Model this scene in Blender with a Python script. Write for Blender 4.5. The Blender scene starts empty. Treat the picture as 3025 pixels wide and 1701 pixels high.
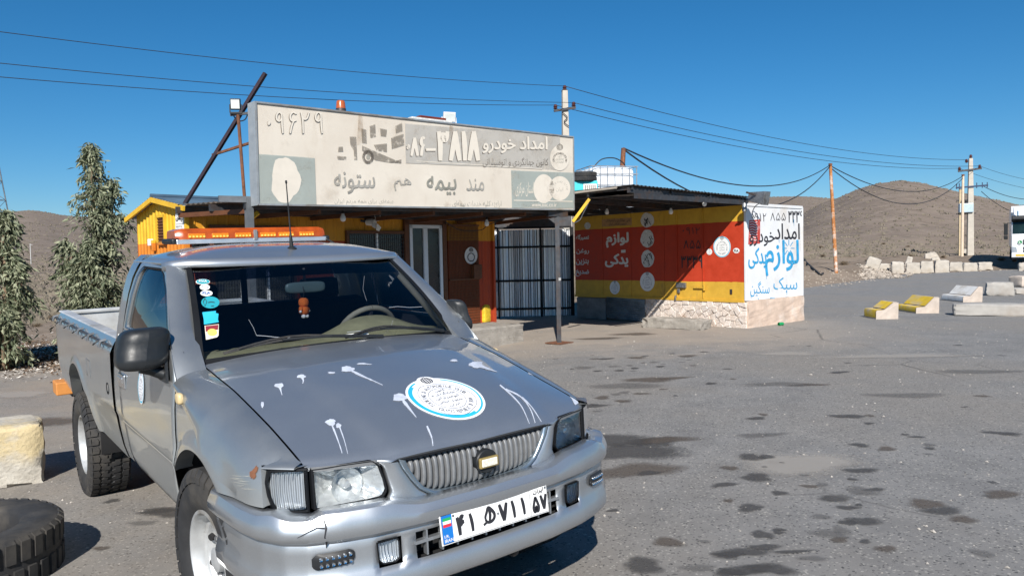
import bpy, math, random
import numpy as np
from mathutils import Vector, Matrix, noise
PI = math.pi
SC = bpy.context.scene
COL = SC.collection
rnd = random.Random(7)

# ------------------------------------------------------------------ camera
IW, IH, FPX = 3025.0, 1701.0, 2200.0
CAMH = 1.589
PITCH, ROLL = math.radians(-2.39), math.radians(-1.16)
_cp, _sp, _cr, _sr = math.cos(PITCH), math.sin(PITCH), math.cos(ROLL), math.sin(ROLL)
RCAM = np.array([[_cr, 0, _sr], [0, 1, 0], [-_sr, 0, _cr]]) @ np.array([[1, 0, 0], [0, _cp, _sp], [0, -_sp, _cp]])
cam_data = bpy.data.cameras.new('camera')
cam_data.sensor_width = 36.0
cam_data.lens = 36.0 * FPX / IW
cam_data.clip_start = 0.05
cam_data.clip_end = 6000
cam = bpy.data.objects.new('camera', cam_data)
COL.objects.link(cam)
rt, fw, up = RCAM[0], RCAM[1], RCAM[2]
cam.matrix_world = Matrix(((rt[0], up[0], -fw[0], 0), (rt[1], up[1], -fw[1], 0), (rt[2], up[2], -fw[2], CAMH), (0, 0, 0, 1)))
SC.camera = cam

# ------------------------------------------------------------------ sky, sun, exposure
SUN_AZ, SUN_EL = 2.0, 36.0        # shadows travel along +Y (away from the camera), slightly to +X
world = bpy.data.worlds.new('World'); SC.world = world; world.use_nodes = True
wn, wl = world.node_tree.nodes, world.node_tree.links
sky = wn.new('ShaderNodeTexSky'); sky.sky_type = 'NISHITA'; sky.sun_disc = False
sky.sun_elevation = math.radians(SUN_EL)
sky.sun_rotation = math.radians(180 + SUN_AZ)
sky.altitude = 0; sky.air_density = 1.0; sky.dust_density = 0.0; sky.ozone_density = 10.0
hsv = wn.new('ShaderNodeHueSaturation'); hsv.inputs['Saturation'].default_value = 1.15; hsv.inputs['Hue'].default_value = 0.492   # the phone's colour rendering
wl.new(sky.outputs[0], hsv.inputs['Color']); wl.new(hsv.outputs[0], wn['Background'].inputs[0]); wn['Background'].inputs[1].default_value = 0.068
sd = bpy.data.lights.new('sun', 'SUN'); sd.energy = 5.0; sd.angle = math.radians(0.53); sd.color = (1.0, 0.955, 0.89)
sun = bpy.data.objects.new('sun', sd); COL.objects.link(sun)
_az, _el = math.radians(SUN_AZ), math.radians(SUN_EL)
SUNV = Vector((math.sin(_az) * math.cos(_el), math.cos(_az) * math.cos(_el), -math.sin(_el)))
sun.rotation_euler = SUNV.to_track_quat('-Z', 'Y').to_euler()
SC.view_settings.view_transform = 'Standard'; SC.view_settings.look = 'None'
SC.view_settings.gamma = 1.0; SC.view_settings.use_curve_mapping = False
SC.view_settings.exposure = 0.45

# ------------------------------------------------------------------ pixel -> direction helpers
def ray(px, py):
    return RCAM.T @ np.array([(px - IW / 2) / FPX, 1, -(py - IH / 2) / FPX])
CPOS = np.array([0, 0, CAMH])
def gz(x, y):                       # pavement height: slight cross fall
    return 0.1 * math.tanh((x + 0.6) * 0.33)
def on_ground(px, py, dz=0.0):
    d = ray(px, py); z = 0.0
    for _ in range(12):
        t = (z + dz - CAMH) / d[2]; p = CPOS + t * d; z = gz(p[0], p[1])
    return (p[0], p[1], z)
def at_depth(px, py, y):
    d = ray(px, py); p = CPOS + d * (y / d[1]); return tuple(p)

# ------------------------------------------------------------------ mesh builder
class MB:
    def __init__(s): s.v = []; s.f = []
    def add(s, vs, fs):
        b = len(s.v); s.v += [tuple(map(float, p)) for p in vs]; s.f += [tuple(i + b for i in q) for q in fs]; return s
    def box(s, c, d, m=None):
        hx, hy, hz = d[0] / 2, d[1] / 2, d[2] / 2
        vs = [Vector((sx * hx, sy * hy, sz * hz)) for sx in (-1, 1) for sy in (-1, 1) for sz in (-1, 1)]
        if m: vs = [m @ p for p in vs]
        vs = [p + Vector(c) for p in vs]
        return s.add(vs, [(0, 1, 3, 2), (4, 6, 7, 5), (0, 4, 5, 1), (2, 3, 7, 6), (0, 2, 6, 4), (1, 5, 7, 3)])
    def bar(s, p, q, w, h, upv=(0, 0, 1)):
        p, q = Vector(p), Vector(q); d = (q - p).normalized(); u = Vector(upv)
        if abs(d.dot(u)) > .98: u = Vector((0, 1, 0))
        a = d.cross(u).normalized(); b = a.cross(d)
        vs = [r + a * (sx * w / 2) + b * (sz * h / 2) for r in (p, q) for sx, sz in ((-1, -1), (1, -1), (1, 1), (-1, 1))]
        return s.add(vs, [(0, 1, 2, 3), (7, 6, 5, 4), (0, 4, 5, 1), (1, 5, 6, 2), (2, 6, 7, 3), (3, 7, 4, 0)])
    def tube(s, pts, r, n=8, caps=True):
        pts = [Vector(p) for p in pts]; vs = []; fs = []; k = len(pts); prev = None
        for i, p in enumerate(pts):
            d = (pts[min(i + 1, k - 1)] - pts[max(i - 1, 0)]).normalized()
            if prev is None:
                a = d.cross(Vector((0, 0, 1)));
                if a.length < .05: a = d.cross(Vector((0, 1, 0)))
            else:
                a = prev - d * prev.dot(d)
            a.normalize(); b = d.cross(a); prev = a
            rr = r[i] if isinstance(r, (list, tuple)) else r
            for j in range(n):
                t = 2 * PI * j / n; vs.append(p + (a * math.cos(t) + b * math.sin(t)) * rr)
        for i in range(k - 1):
            for j in range(n):
                fs.append((i * n + j, i * n + (j + 1) % n, (i + 1) * n + (j + 1) % n, (i + 1) * n + j))
        if caps: fs.append(tuple(reversed(range(n)))); fs.append(tuple((k - 1) * n + j for j in range(n)))
        return s.add(vs, fs)
    def lathe(s, prof, n=32, m=None, closed=False):
        vs = []; fs = []; k = len(prof)
        for r, z in prof:
            for j in range(n):
                t = 2 * PI * j / n; p = Vector((r * math.cos(t), r * math.sin(t), z)); vs.append(m @ p if m else p)
        for i in range(k if closed else k - 1):
            i2 = (i + 1) % k
            for j in range(n):
                fs.append((i * n + j, i * n + (j + 1) % n, i2 * n + (j + 1) % n, i2 * n + j))
        return s.add(vs, fs)
    def prism(s, poly, z0, z1, m=None):
        n = len(poly); vs = [Vector((a, b, z0)) for a, b in poly] + [Vector((a, b, z1)) for a, b in poly]
        if m: vs = [m @ p for p in vs]
        return s.add(vs, [tuple(reversed(range(n))), tuple(range(n, 2 * n))] + [(i, (i + 1) % n, n + (i + 1) % n, n + i) for i in range(n)])
    def grid(s, rows, close=False):
        nr = len(rows); nc = len(rows[0]); vs = [p for r in rows for p in r]; fs = []
        for i in range(nr - 1):
            for j in range(nc if close else nc - 1):
                fs.append((i * nc + j, i * nc + (j + 1) % nc, (i + 1) * nc + (j + 1) % nc, (i + 1) * nc + j))
        return s.add(vs, fs)
    def poly(s, pts): return s.add(pts, [tuple(range(len(pts)))])
    def flip(s): s.f = [tuple(reversed(q)) for q in s.f]; return s
    def mirror(s):
        o = MB(); o.v = [(x, -y, z) for x, y, z in s.v]; o.f = [tuple(reversed(q)) for q in s.f]; return o
    def xf(s, fn): s.v = [tuple(fn(*p)) for p in s.v]; return s
    def mesh(s, name):
        me = bpy.data.meshes.new(name); me.from_pydata(s.v, [], s.f); me.validate(); me.update(); return me

def obj(name, mb, mat=None, parent=None, smooth=False, bevel=0.0, solid=0.0, weld=False, seg=2):
    me = mb.mesh(name) if isinstance(mb, MB) else mb
    if mat is not None and not me.materials: me.materials.append(mat)
    if smooth:
        me.polygons.foreach_set('use_smooth', [True] * len(me.polygons))
        if smooth != 'all': me.set_sharp_from_angle(angle=math.radians(38))
    o = bpy.data.objects.new(name, me); COL.objects.link(o)
    if parent is not None: o.parent = parent
    if weld: md = o.modifiers.new('weld', 'WELD'); md.merge_threshold = 0.0004
    if solid: md = o.modifiers.new('solid', 'SOLIDIFY'); md.thickness = abs(solid); md.offset = -1 if solid > 0 else 1
    if bevel: md = o.modifiers.new('bevel', 'BEVEL'); md.width = bevel; md.segments = seg; md.limit_method = 'ANGLE'; md.angle_limit = math.radians(40)
    return o
def tag(o, label, cat, group=None):
    o['label'] = label; o['category'] = cat
    if group: o['group'] = group
    return o
def struct(o, kind='structure'): o['kind'] = kind; return o
def thing(name, label, cat, loc=(0, 0, 0), rz=0.0, group=None):
    o = bpy.data.objects.new(name, None); COL.objects.link(o); o.empty_display_size = .1
    o.location = loc; o.rotation_euler = (0, 0, rz); return tag(o, label, cat, group)
def fit(tab, k=1):                        # piecewise linear table
    xs = [t[0] for t in tab]; ys = [t[k] for t in tab]
    return lambda x: float(np.interp(x, xs, ys))
def smoothfit(tab, n=200, it=6):
    xs = np.linspace(tab[0][0], tab[-1][0], n); ys = np.interp(xs, [t[0] for t in tab], [t[1] for t in tab])
    for _ in range(it):
        for _ in range(3): ys[1:-1] = (ys[:-2] + 2 * ys[1:-1] + ys[2:]) / 4
    return lambda x: float(np.interp(x, xs, ys))
def lin(a, b, n): return [a + (b - a) * i / (n - 1) for i in range(n)]
def resample(loop, n, closed=True):
    P = [Vector(p) for p in loop]
    if closed: P = P + [P[0]]
    L = [0]
    for a, b in zip(P, P[1:]): L.append(L[-1] + (b - a).length)
    out = []
    for i in range(n):
        t = L[-1] * i / (n if closed else n - 1); k = 0
        while k < len(L) - 2 and L[k + 1] < t: k += 1
        d = L[k + 1] - L[k]; out.append(P[k].lerp(P[k + 1], (t - L[k]) / d if d else 0))
    return out
def cr(pts, n, closed=False):             # Catmull-Rom through points
    P = [Vector(p) for p in pts]; k = len(P); out = []
    segs = k if closed else k - 1
    for i in range(segs):
        p0 = P[(i - 1) % k] if closed or i > 0 else P[0]; p1 = P[i]; p2 = P[(i + 1) % k]
        p3 = P[(i + 2) % k] if closed or i + 2 < k else P[-1]
        for j in range(n):
            t = j / n
            out.append(.5 * ((2 * p1) + (p2 - p0) * t + (2 * p0 - 5 * p1 + 4 * p2 - p3) * t * t + (3 * p1 - p0 - 3 * p2 + p3) * t ** 3))
    if not closed: out.append(P[-1])
    return out

# ------------------------------------------------------------------ materials
def lk(nt, a, b): nt.links.new(a, b)
class NT:
    def __init__(s, name):
        s.m = bpy.data.materials.new(name); s.m.use_nodes = True; s.t = s.m.node_tree; s.n = s.t.nodes
        s.b = s.n['Principled BSDF']; s.out = s.n['Material Output']; s.co = None
    def coord(s, kind='Object'):
        tc = s.n.new('ShaderNodeTexCoord'); return tc.outputs[kind]
    def noise(s, scale, detail=4, rough=.55, vec=None, dist=0.0):
        n = s.n.new('ShaderNodeTexNoise'); n.inputs['Scale'].default_value = scale; n.inputs['Detail'].default_value = detail
        n.inputs['Roughness'].default_value = rough; n.inputs['Distortion'].default_value = dist
        s.t.links.new(vec if vec is not None else s.vec(), n.inputs['Vector']); return n.outputs['Fac']
    def vec(s):
        if s.co is None: s.co = s.coord()
        return s.co
    def voro(s, scale, feature='F1', vec=None, rnd_=1.0, out='Distance'):
        n = s.n.new('ShaderNodeTexVoronoi'); n.feature = feature; n.inputs['Scale'].default_value = scale; n.inputs['Randomness'].default_value = rnd_
        s.t.links.new(vec if vec is not None else s.vec(), n.inputs['Vector']); return n.outputs[out]
    def ramp(s, fac, stops):
        r = s.n.new('ShaderNodeValToRGB'); e = r.color_ramp.elements
        while len(e) < len(stops): e.new(.5)
        for i, (p, c) in enumerate(stops):
            e[i].position = p; c = (c, c, c) if not isinstance(c, (tuple, list)) else c; e[i].color = (c[0], c[1], c[2], 1)
        s.t.links.new(fac, r.inputs[0]); return r.outputs[0]
    def mix(s, fac, a, b, mode='MIX'):
        n = s.n.new('ShaderNodeMix'); n.data_type = 'RGBA'; n.blend_type = mode
        for sock, val in ((n.inputs[0], fac), (n.inputs[6], a), (n.inputs[7], b)):
            if hasattr(val, 'links') or isinstance(val, bpy.types.NodeSocket): s.t.links.new(val, sock)
            elif isinstance(val, (int, float)): sock.default_value = val if sock.type == 'VALUE' else (val, val, val, 1)
            else: sock.default_value = (*val, 1)
        return n.outputs[2]
    def math(s, op, a, b=None, clamp=False):
        n = s.n.new('ShaderNodeMath'); n.operation = op; n.use_clamp = clamp
        for sock, val in zip(n.inputs, (a, b)):
            if val is None: continue
            if isinstance(val, bpy.types.NodeSocket): s.t.links.new(val, sock)
            else: sock.default_value = val
        return n.outputs[0]
    def mapr(s, v, a, b, c=0., d=1.):
        n = s.n.new('ShaderNodeMapRange'); n.clamp = True
        for i, q in enumerate((a, b, c, d)): n.inputs[i + 1].default_value = q
        s.t.links.new(v, n.inputs[0]); return n.outputs[0]
    def mapping(s, scale=(1, 1, 1), vec=None, rot=(0, 0, 0), loc=(0, 0, 0)):
        n = s.n.new('ShaderNodeMapping'); n.inputs['Scale'].default_value = scale; n.inputs['Rotation'].default_value = rot; n.inputs['Location'].default_value = loc
        s.t.links.new(vec if vec is not None else s.vec(), n.inputs[0]); return n.outputs[0]
    def sep(s, vec):
        n = s.n.new('ShaderNodeSeparateXYZ'); s.t.links.new(vec, n.inputs[0]); return n.outputs
    def set(s, name, val):
        i = s.b.inputs[name]
        if isinstance(val, bpy.types.NodeSocket): s.t.links.new(val, i)
        elif isinstance(val, (tuple, list)): i.default_value = (*val, 1) if len(val) == 3 else val
        else: i.default_value = val
        return s
    def bump(s, h, strength=.3, dist=.01):
        n = s.n.new('ShaderNodeBump'); n.inputs['Strength'].default_value = strength; n.inputs['Distance'].default_value = dist
        s.t.links.new(h, n.inputs['Height']); s.t.links.new(n.outputs[0], s.b.inputs['Normal']); return n

def simple(name, col, rough=.6, metal=0.0, var=.12, scale=6.0, bump=0.0, dirt=None, coat=0.0, spec=.5):
    n = NT(name)
    c2 = tuple(max(0, x * (1 - var)) for x in col); c1 = tuple(min(1, x * (1 + var)) for x in col)
    fac = n.noise(scale, 5, .6)
    c = n.ramp(fac, [(.3, c2), (.7, c1)])
    if dirt:
        c = n.mix(n.mapr(n.noise(scale * .35, 6, .65), .5, .72), c, dirt)
    n.set('Base Color', c); n.set('Metallic', metal)
    n.set('Roughness', n.mapr(n.noise(scale * 1.7, 3), .3, .7, max(0, rough - .08), min(1, rough + .08)))
    n.set('Coat Weight', coat); n.set('Specular IOR Level', spec)
    if bump: n.bump(n.noise(scale * 8, 3), bump, .004)
    return n.m
def emissive(name, col, st):
    n = NT(name); n.set('Base Color', col); n.set('Emission Color', col); n.set('Emission Strength', st); return n.m
def glass(name, tint=(.5, .52, .55), ior=1.5, rough=0.02, gloss=1.0):
    n = NT(name); t = n.t
    tr = n.n.new('ShaderNodeBsdfTransparent'); tr.inputs[0].default_value = (*tint, 1)
    gl = n.n.new('ShaderNodeBsdfGlossy'); gl.inputs[0].default_value = (gloss, gloss, gloss, 1); gl.inputs['Roughness'].default_value = rough
    fr = n.n.new('ShaderNodeFresnel'); fr.inputs[0].default_value = ior
    mx = n.n.new('ShaderNodeMixShader'); t.links.new(fr.outputs[0], mx.inputs[0]); t.links.new(tr.outputs[0], mx.inputs[1]); t.links.new(gl.outputs[0], mx.inputs[2])
    t.links.new(mx.outputs[0], n.out.inputs['Surface']); n.n.remove(n.b); return n.m

MAT = {}
def M(k): return MAT[k]
MAT['black_plastic'] = simple('black_plastic', (.016, .018, .02), .5, var=.25, scale=20, spec=.3)
MAT['rubber'] = simple('rubber', (.022, .022, .023), .8, var=.3, scale=9, dirt=(.07, .062, .052), bump=.15)
MAT['dark'] = simple('dark', (.012, .012, .013), .9, var=.2)
MAT['chrome'] = simple('chrome', (.75, .76, .78), .12, 1.0, var=.05)
MAT['steel'] = simple('steel', (.32, .33, .34), .42, .8, var=.25, scale=14, dirt=(.12, .09, .07))
MAT['dark_steel'] = simple('dark_steel', (.06, .062, .068), .5, .5, var=.3, scale=10, dirt=(.1, .06, .04))
MAT['rust'] = simple('rust', (.17, .07, .035), .85, .1, var=.4, scale=12, dirt=(.06, .04, .035), bump=.2)
MAT['white_paint'] = simple('white_paint', (.78, .78, .76), .5, var=.06, scale=3)
MAT['ink'] = simple('ink', (.02, .02, .025), .6, var=.2)
MAT['wire'] = simple('wire', (.02, .022, .028), .6)

# ------------------------------------------------------------------ lettering
_FORM = {}
for ch, b, k in (('ا', 0xFE8D, 2), ('آ', 0xFE81, 2), ('ب', 0xFE8F, 4), ('پ', 0xFB56, 4), ('ت', 0xFE95, 4), ('ج', 0xFE9D, 4), ('چ', 0xFB7A, 4), ('ح', 0xFEA1, 4), ('خ', 0xFEA5, 4),
                 ('د', 0xFEA9, 2), ('ذ', 0xFEAB, 2), ('ر', 0xFEAD, 2), ('ز', 0xFEAF, 2), ('س', 0xFEB1, 4), ('ش', 0xFEB5, 4), ('ص', 0xFEB9, 4), ('ض', 0xFEBD, 4), ('ط', 0xFEC1, 4),
                 ('ع', 0xFEC9, 4), ('غ', 0xFECD, 4), ('ف', 0xFED1, 4), ('ق', 0xFED5, 4), ('ک', 0xFB8E, 4), ('گ', 0xFB92, 4), ('ل', 0xFEDD, 4), ('م', 0xFEE1, 4), ('ن', 0xFEE5, 4),
                 ('و', 0xFEED, 2), ('ه', 0xFEE9, 4), ('ی', 0xFBFC, 4)):
    _FORM[ch] = (b, k)
DIG = '۰۱۲۳۴۵۶۷۸۹0123456789'
def shape(s):
    out = []; n = len(s)
    for i, ch in enumerate(s):
        if ch == '\u200c': continue
        if ch not in _FORM: out.append(ch); continue
        b, k = _FORM[ch]
        pj = i > 0 and s[i - 1] in _FORM and _FORM[s[i - 1]][1] == 4
        nj = k == 4 and i + 1 < n and s[i + 1] in _FORM
        idx = (3 if nj else 1) if pj else (2 if nj else 0)
        out.append(chr(b + idx))
    r = list(reversed(out)); i = 0
    while i < len(r):                         # digit runs keep their order
        if r[i] in DIG:
            j = i
            while j < len(r) and r[j] in DIG: j += 1
            r[i:j] = reversed(r[i:j]); i = j
        else: i += 1
    return ''.join(r)
_TX = {}
STROKE = {'۰': (.55, [[(.38, .5), (.5, .42), (.62, .5), (.5, .58), (.38, .5)], [(.42, .5), (.58, .5)]]), '۱': (.55, [[(.28, 1), (.45, .72), (.56, .35), (.58, 0)]]),
          '۲': (.9, [[(.12, 1), (.26, .6), (.3, 0)], [(.18, .84), (.38, .68), (.64, .72), (.82, 1)]]), '۳': (1.0, [[(.06, 1), (.2, .6), (.22, 0)], [(.12, .86), (.3, .7), (.44, .76), (.5, .96)], [(.49, .84), (.64, .7), (.8, .76), (.92, 1)]]),
          '۴': (.9, [[(.15, 1), (.3, .6), (.34, 0)], [(.9, .94), (.66, .98), (.55, .82), (.66, .68), (.92, .68)], [(.28, .62), (.5, .58), (.68, .66)]]), '۵': (1.0, [[(.5, 1), (.24, .6), (.1, .28), (.24, .04), (.44, .12), (.5, .32), (.56, .12), (.76, .04), (.9, .28), (.76, .6), (.5, 1)]]),
          '۶': (.85, [[(.86, .92), (.6, 1), (.34, .88), (.34, .68), (.56, .58), (.86, .62)], [(.62, .58), (.42, .3), (.32, 0)]]), '۷': (1.0, [[(.06, 1), (.3, .5), (.5, .02)], [(.5, .02), (.7, .5), (.94, 1)]]),
          '۸': (1.0, [[(.06, 0), (.3, .5), (.5, 1)], [(.5, 1), (.7, .5), (.94, 0)]]), '۹': (.85, [[(.72, .74), (.52, .58), (.26, .66), (.24, .86), (.46, 1), (.68, .92), (.72, .74)], [(.72, .84), (.74, .4), (.82, 0)]]),
          'ه': (1.3, [[(.22, .34), (.34, .14), (.62, .10), (.88, .26), (.92, .54), (.72, .84), (.5, 1), (.36, .74), (.24, .52), (.22, .34)], [(.56, .94), (.60, .55), (.52, .14)], [(.34, .16), (.04, .02)]])}
def text2d(s):
    key = s
    if key in _TX: return _TX[key]
    c = bpy.data.curves.new('lettering', 'FONT')
    c.body = shape(s) if any(ch in _FORM for ch in s) else s
    c.size = 1; c.resolution_u = 3
    o = bpy.data.objects.new('lettering_source', c); COL.objects.link(o)
    dg = bpy.context.evaluated_depsgraph_get(); me = bpy.data.meshes.new_from_object(o.evaluated_get(dg))
    vs = [(v.co.x, v.co.y) for v in me.vertices]; fs = [tuple(p.vertices) for p in me.polygons]
    bpy.data.objects.remove(o); bpy.data.curves.remove(c); bpy.data.meshes.remove(me)
    if vs:
        x0 = min(v[0] for v in vs); x1 = max(v[0] for v in vs); y0 = min(v[1] for v in vs); y1 = max(v[1] for v in vs)
    else: x0 = y0 = 0; x1 = y1 = 1
    w = max(1e-6, x1 - x0); h = max(1e-6, y1 - y0)
    _TX[key] = ([((x - x0) / w, (y - y0) / h) for x, y in vs], fs, w / h); return _TX[key]
def letter_mb(s, u0, v0, u1, v1, mapf, bold=0.0, mb=None):
    """lettering filling the rectangle (u0,v0)-(u1,v1), mapped to 3D by mapf(u,v)"""
    mb = mb or MB(); w, h = u1 - u0, v1 - v0; bold = max(0., bold)
    if all(ch in STROKE or ch == ' ' for ch in s):       # brush digits
        a = Vector(mapf(u0 + w * .5, v0 + h * .5)); nrm = (Vector(mapf(u0 + w * .6, v0 + h * .5)) - a).cross(Vector(mapf(u0 + w * .5, v0 + h * .6)) - a); nrm = nrm.normalized() if nrm.length else Vector((0, 0, 1))
        th = abs(h) * (.062 + 1.6 * bold); th = min(th, abs(w) / len(s) * .42); wid = [STROKE[ch][0] if ch in STROKE else .5 for ch in s]; tot = sum(wid); x = 0.; i = 0
        for ch, cw in zip(s, wid):
            if ch in STROKE:
                for pts in STROKE[ch][1]:
                    P = cr([(p, q, 0) for p, q in pts], 4) if len(pts) > 2 else [Vector((p, q, 0)) for p, q in pts]; i += 1
                    ribbon2d([(u0 + w * (x + (.08 + .84 * p.x) * cw) / tot, v0 + h * (.06 + .88 * p.y)) for p in P], [th * (.82 + .3 * math.sin(PI * k / max(1, len(P) - 1))) for k in range(len(P))], lambda a_, b_: Vector(mapf(a_, b_)) + nrm * (i * .00012), mb)
            x += cw
        return mb
    vs, fs, asp = text2d(s)
    if bold <= 0: sh = [(0, 0)]
    else: sh = [(math.cos(t) * bold, math.sin(t) * bold) for t in lin(0, 2 * PI * 7 / 8, 8)] + [(0, 0)]
    a = Vector(mapf(u0 + w * .5, v0 + h * .5)); nrm = (Vector(mapf(u0 + w * .6, v0 + h * .5)) - a).cross(Vector(mapf(u0 + w * .5, v0 + h * .6)) - a)
    nrm = nrm.normalized() if nrm.length > 0 else Vector((0, 0, 1))
    k = 1 / (1 + 2 * bold); kx = abs(h / w) if w else 1
    for i, (dx, dy) in enumerate(sh):
        mb.add([Vector(mapf(u0 + w * (.5 + (x - .5) * (1 - 2 * bold * kx)) + dx * abs(h) * math.copysign(1, w), v0 + h * (.5 + (y - .5) * (1 - 2 * bold)) + dy * h)) + nrm * (i * .00012) for x, y in vs], fs)
    return mb
def ribbon2d(pts, w, mapf, mb=None):
    """flat brush stroke through 2D points"""
    mb = mb or MB(); P = [Vector((p[0], p[1], 0)) for p in pts]; k = len(P); vs = []
    for i, p in enumerate(P):
        d = (P[min(i + 1, k - 1)] - P[max(i - 1, 0)]); d = d.normalized() if d.length > 1e-9 else Vector((1, 0, 0))
        nrm = Vector((-d.y, d.x, 0)); ww = (w[i] if isinstance(w, (list, tuple)) else w) / 2
        vs += [p + nrm * ww, p - nrm * ww]
    mb.add([mapf(v.x, v.y) for v in vs], [(2 * i, 2 * i + 1, 2 * i + 3, 2 * i + 2) for i in range(k - 1)]); return mb
def disc2d(cu, cv, ru, rv, mapf, n=28, mb=None, wob=0.0, seed=0, inner=0.0):
    mb = mb or MB(); R = random.Random(seed); ph = [R.uniform(0, 6.28) for _ in range(4)]
    def rad(t): return 1 + wob * (math.sin(3 * t + ph[0]) + .7 * math.sin(5 * t + ph[1]) + .5 * math.sin(9 * t + ph[2])) / 2
    out = [(cu + ru * rad(2 * PI * i / n) * math.cos(2 * PI * i / n), cv + rv * rad(2 * PI * i / n) * math.sin(2 * PI * i / n)) for i in range(n)]
    if inner:
        inn = [(cu + (a - cu) * inner, cv + (b - cv) * inner) for a, b in out]
        mb.add([mapf(*p) for p in out + inn], [(i, (i + 1) % n, n + (i + 1) % n, n + i) for i in range(n)])
    else:
        rings = [(1, out)] + [(k, [(cu + (a - cu) * k, cv + (b - cv) * k) for a, b in out]) for k in (.66, .33)]
        vs = [mapf(*p) for _, rg in rings for p in rg] + [mapf(cu, cv)]; fs = []
        for r in range(2):
            fs += [(r * n + i, r * n + (i + 1) % n, (r + 1) * n + (i + 1) % n, (r + 1) * n + i) for i in range(n)]
        fs += [(2 * n + i, 2 * n + (i + 1) % n, 3 * n) for i in range(n)]
        mb.add(vs, fs)
    return mb
def emblem_mb(cu, cv, r, mapf, mb=None):
    """the small crescent-and-sword crest on the club seal"""
    mb = mb or MB()
    for sgn in (-1, 1):
        for k, a in ((.45, 1.0), (.85, .95)):
            pts = [(cu + sgn * r * k * math.sin(t), cv + r * a * math.cos(t) - r * .05) for t in lin(.35, 2.75, 9)]
            ribbon2d(pts, [r * .05 + r * .2 * math.sin(PI * i / 8) for i in range(9)], mapf, mb)
    ribbon2d([(cu, cv + r * .8), (cu, cv - r)], r * .22, mapf, mb)
    ribbon2d([(cu - r * .22, cv + r * 1.08), (cu, cv + r * .98), (cu + r * .22, cv + r * 1.08)], r * .1, mapf, mb)
    return mb
def ring_text(s, cu, cv, r, a0, a1, h, mapf, mb=None, inward=False, bold=.01):
    mb = mb or MB(); n = len(s)
    for i, ch in enumerate(s):
        if ch == ' ': continue
        a = a0 + (a1 - a0) * (i + .5) / n
        vs, fs, asp = text2d(ch); w = min(h * asp, abs(a1 - a0) * r / n * .9)
        ca, sa = math.cos(a), math.sin(a)
        def mp(x, y):
            dx = (x - .5) * w; dy = (y - .5) * h
            if inward: ex, ey, nx, ny = -sa, ca, -ca, -sa
            else: ex, ey, nx, ny = sa, -ca, ca, sa
            return mapf(cu + r * ca + ex * dx + nx * dy, cv + r * sa + ey * dx + ny * dy)
        mb.add([mp(x, y) for x, y in vs], fs)
    return mb
# ================================================================== ground, road, hills
_YB = [(-400, 11.5), (-30, 11.6), (-12, 11.9), (-8.3, 12.1), (-7.2, 12.5), (-5.6, 14.0), (-5.0, 19.5), (3.0, 20.0), (6.2, 19.0), (8.0, 22.5), (11.6, 29.8), (16.5, 35.6), (23, 43.7), (29.7, 47.1), (34, 49), (60, 58), (140, 80), (400, 120)]
_ybf = fit(_YB)
def yb(x): return _ybf(x) + .22 * noise.noise(Vector((x * .9, 3.1, 0))) + .1 * noise.noise(Vector((x * 3.1, 7.7, 0)))
def sstep(t): t = max(0., min(1., t)); return t * t * (3 - 2 * t)
def _sky_tab(tab, depth):
    out = []
    for px, py in tab:
        p = at_depth(px, py, depth); out.append((math.atan2(p[0], p[1]), p[2] / math.hypot(p[0], p[1])))
    return out
_far = _sky_tab([(-2500, 735), (-900, 690), (-300, 650), (0, 643), (23, 638), (81, 629), (125, 631), (174, 641), (209, 645), (242, 645), (400, 651), (700, 662), (1100, 645), (1500, 625), (2000, 603), (2275, 594), (2372, 593), (2437, 598), (2600, 610), (3200, 650), (5200, 690)], 620)
_near = _sky_tab([(2150, 760), (2300, 690), (2400, 622), (2440, 603), (2466, 598), (2486, 590), (2532, 570), (2590, 553), (2656, 546), (2714, 550), (2776, 563), (2838, 578), (2921, 595), (2987, 607), (3120, 634), (3400, 675), (3900, 720)], 250)
_ffar, _fnear = smoothfit(_far, 400, 1), smoothfit(_near, 400, 1)
def terrain_z(x, y):
    r = math.hypot(x, y); az = math.atan2(x, y)
    z = gz(x, y) - .035
    d = y - yb(x)
    und = .5 * noise.noise(Vector((x * .11, y * .11, 1))) + .25 * noise.noise(Vector((x * .35, y * .35, 5))) + .1 * noise.noise(Vector((x * 1.1, y * 1.1, 9)))
    k = sstep(d / 5)
    z += k * (.05 + .3 * und * min(1.6, .35 + r / 60))
    if x > 9: z += .5 * sstep((d - .3) / 4) * (1 - .6 * sstep((d - 30) / 30)) * (1 + .45 * noise.noise(Vector((x * .25, y * .25, 2)))) * sstep((x - 9) / 6)
    if x < -4: z += .18 * sstep(d / 1.2) * math.exp(-((d - 1.6) / 1.4) ** 2)
    h = 0.
    if abs(az) < 2.2:
        fA = _ffar(max(_far[0][0], min(_far[-1][0], az))); hc = 620 * fA
        s = sstep((r - 45) / 575) if r < 620 else max(0., 1 - .35 * sstep((r - 620) / 900))
        s = .25 * min(1, max(0, (r - 30) / 590)) + .75 * s if r < 620 else s
        h = hc * s
        if _near[0][0] < az < _near[-1][0]:
            hc = 250 * _fnear(az); s = sstep((r - 70) / 180) if r < 250 else max(0., 1 - .9 * sstep((r - 250) / 260))
            h = max(h, hc * s)
        h += min(1, r / 400) * h * .035 * noise.noise(Vector((x * .013, y * .013, 4)))
        h *= sstep((2.2 - abs(az)) / .6) * sstep((d - 1.5) / 22)
    return z + max(0, h)
_az = [math.radians(a) for a in list(np.arange(-180, -44, 4.0)) + list(np.arange(-44, 44, .36)) + list(np.arange(44, 180.1, 4.0))]
_rs = list(np.geomspace(2.0, 14, 22)) + list(np.geomspace(14.4, 60, 60)) + list(np.geomspace(62, 900, 85)) + [1100, 1500, 2100, 3000]
mb = MB(); rows = []
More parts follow.
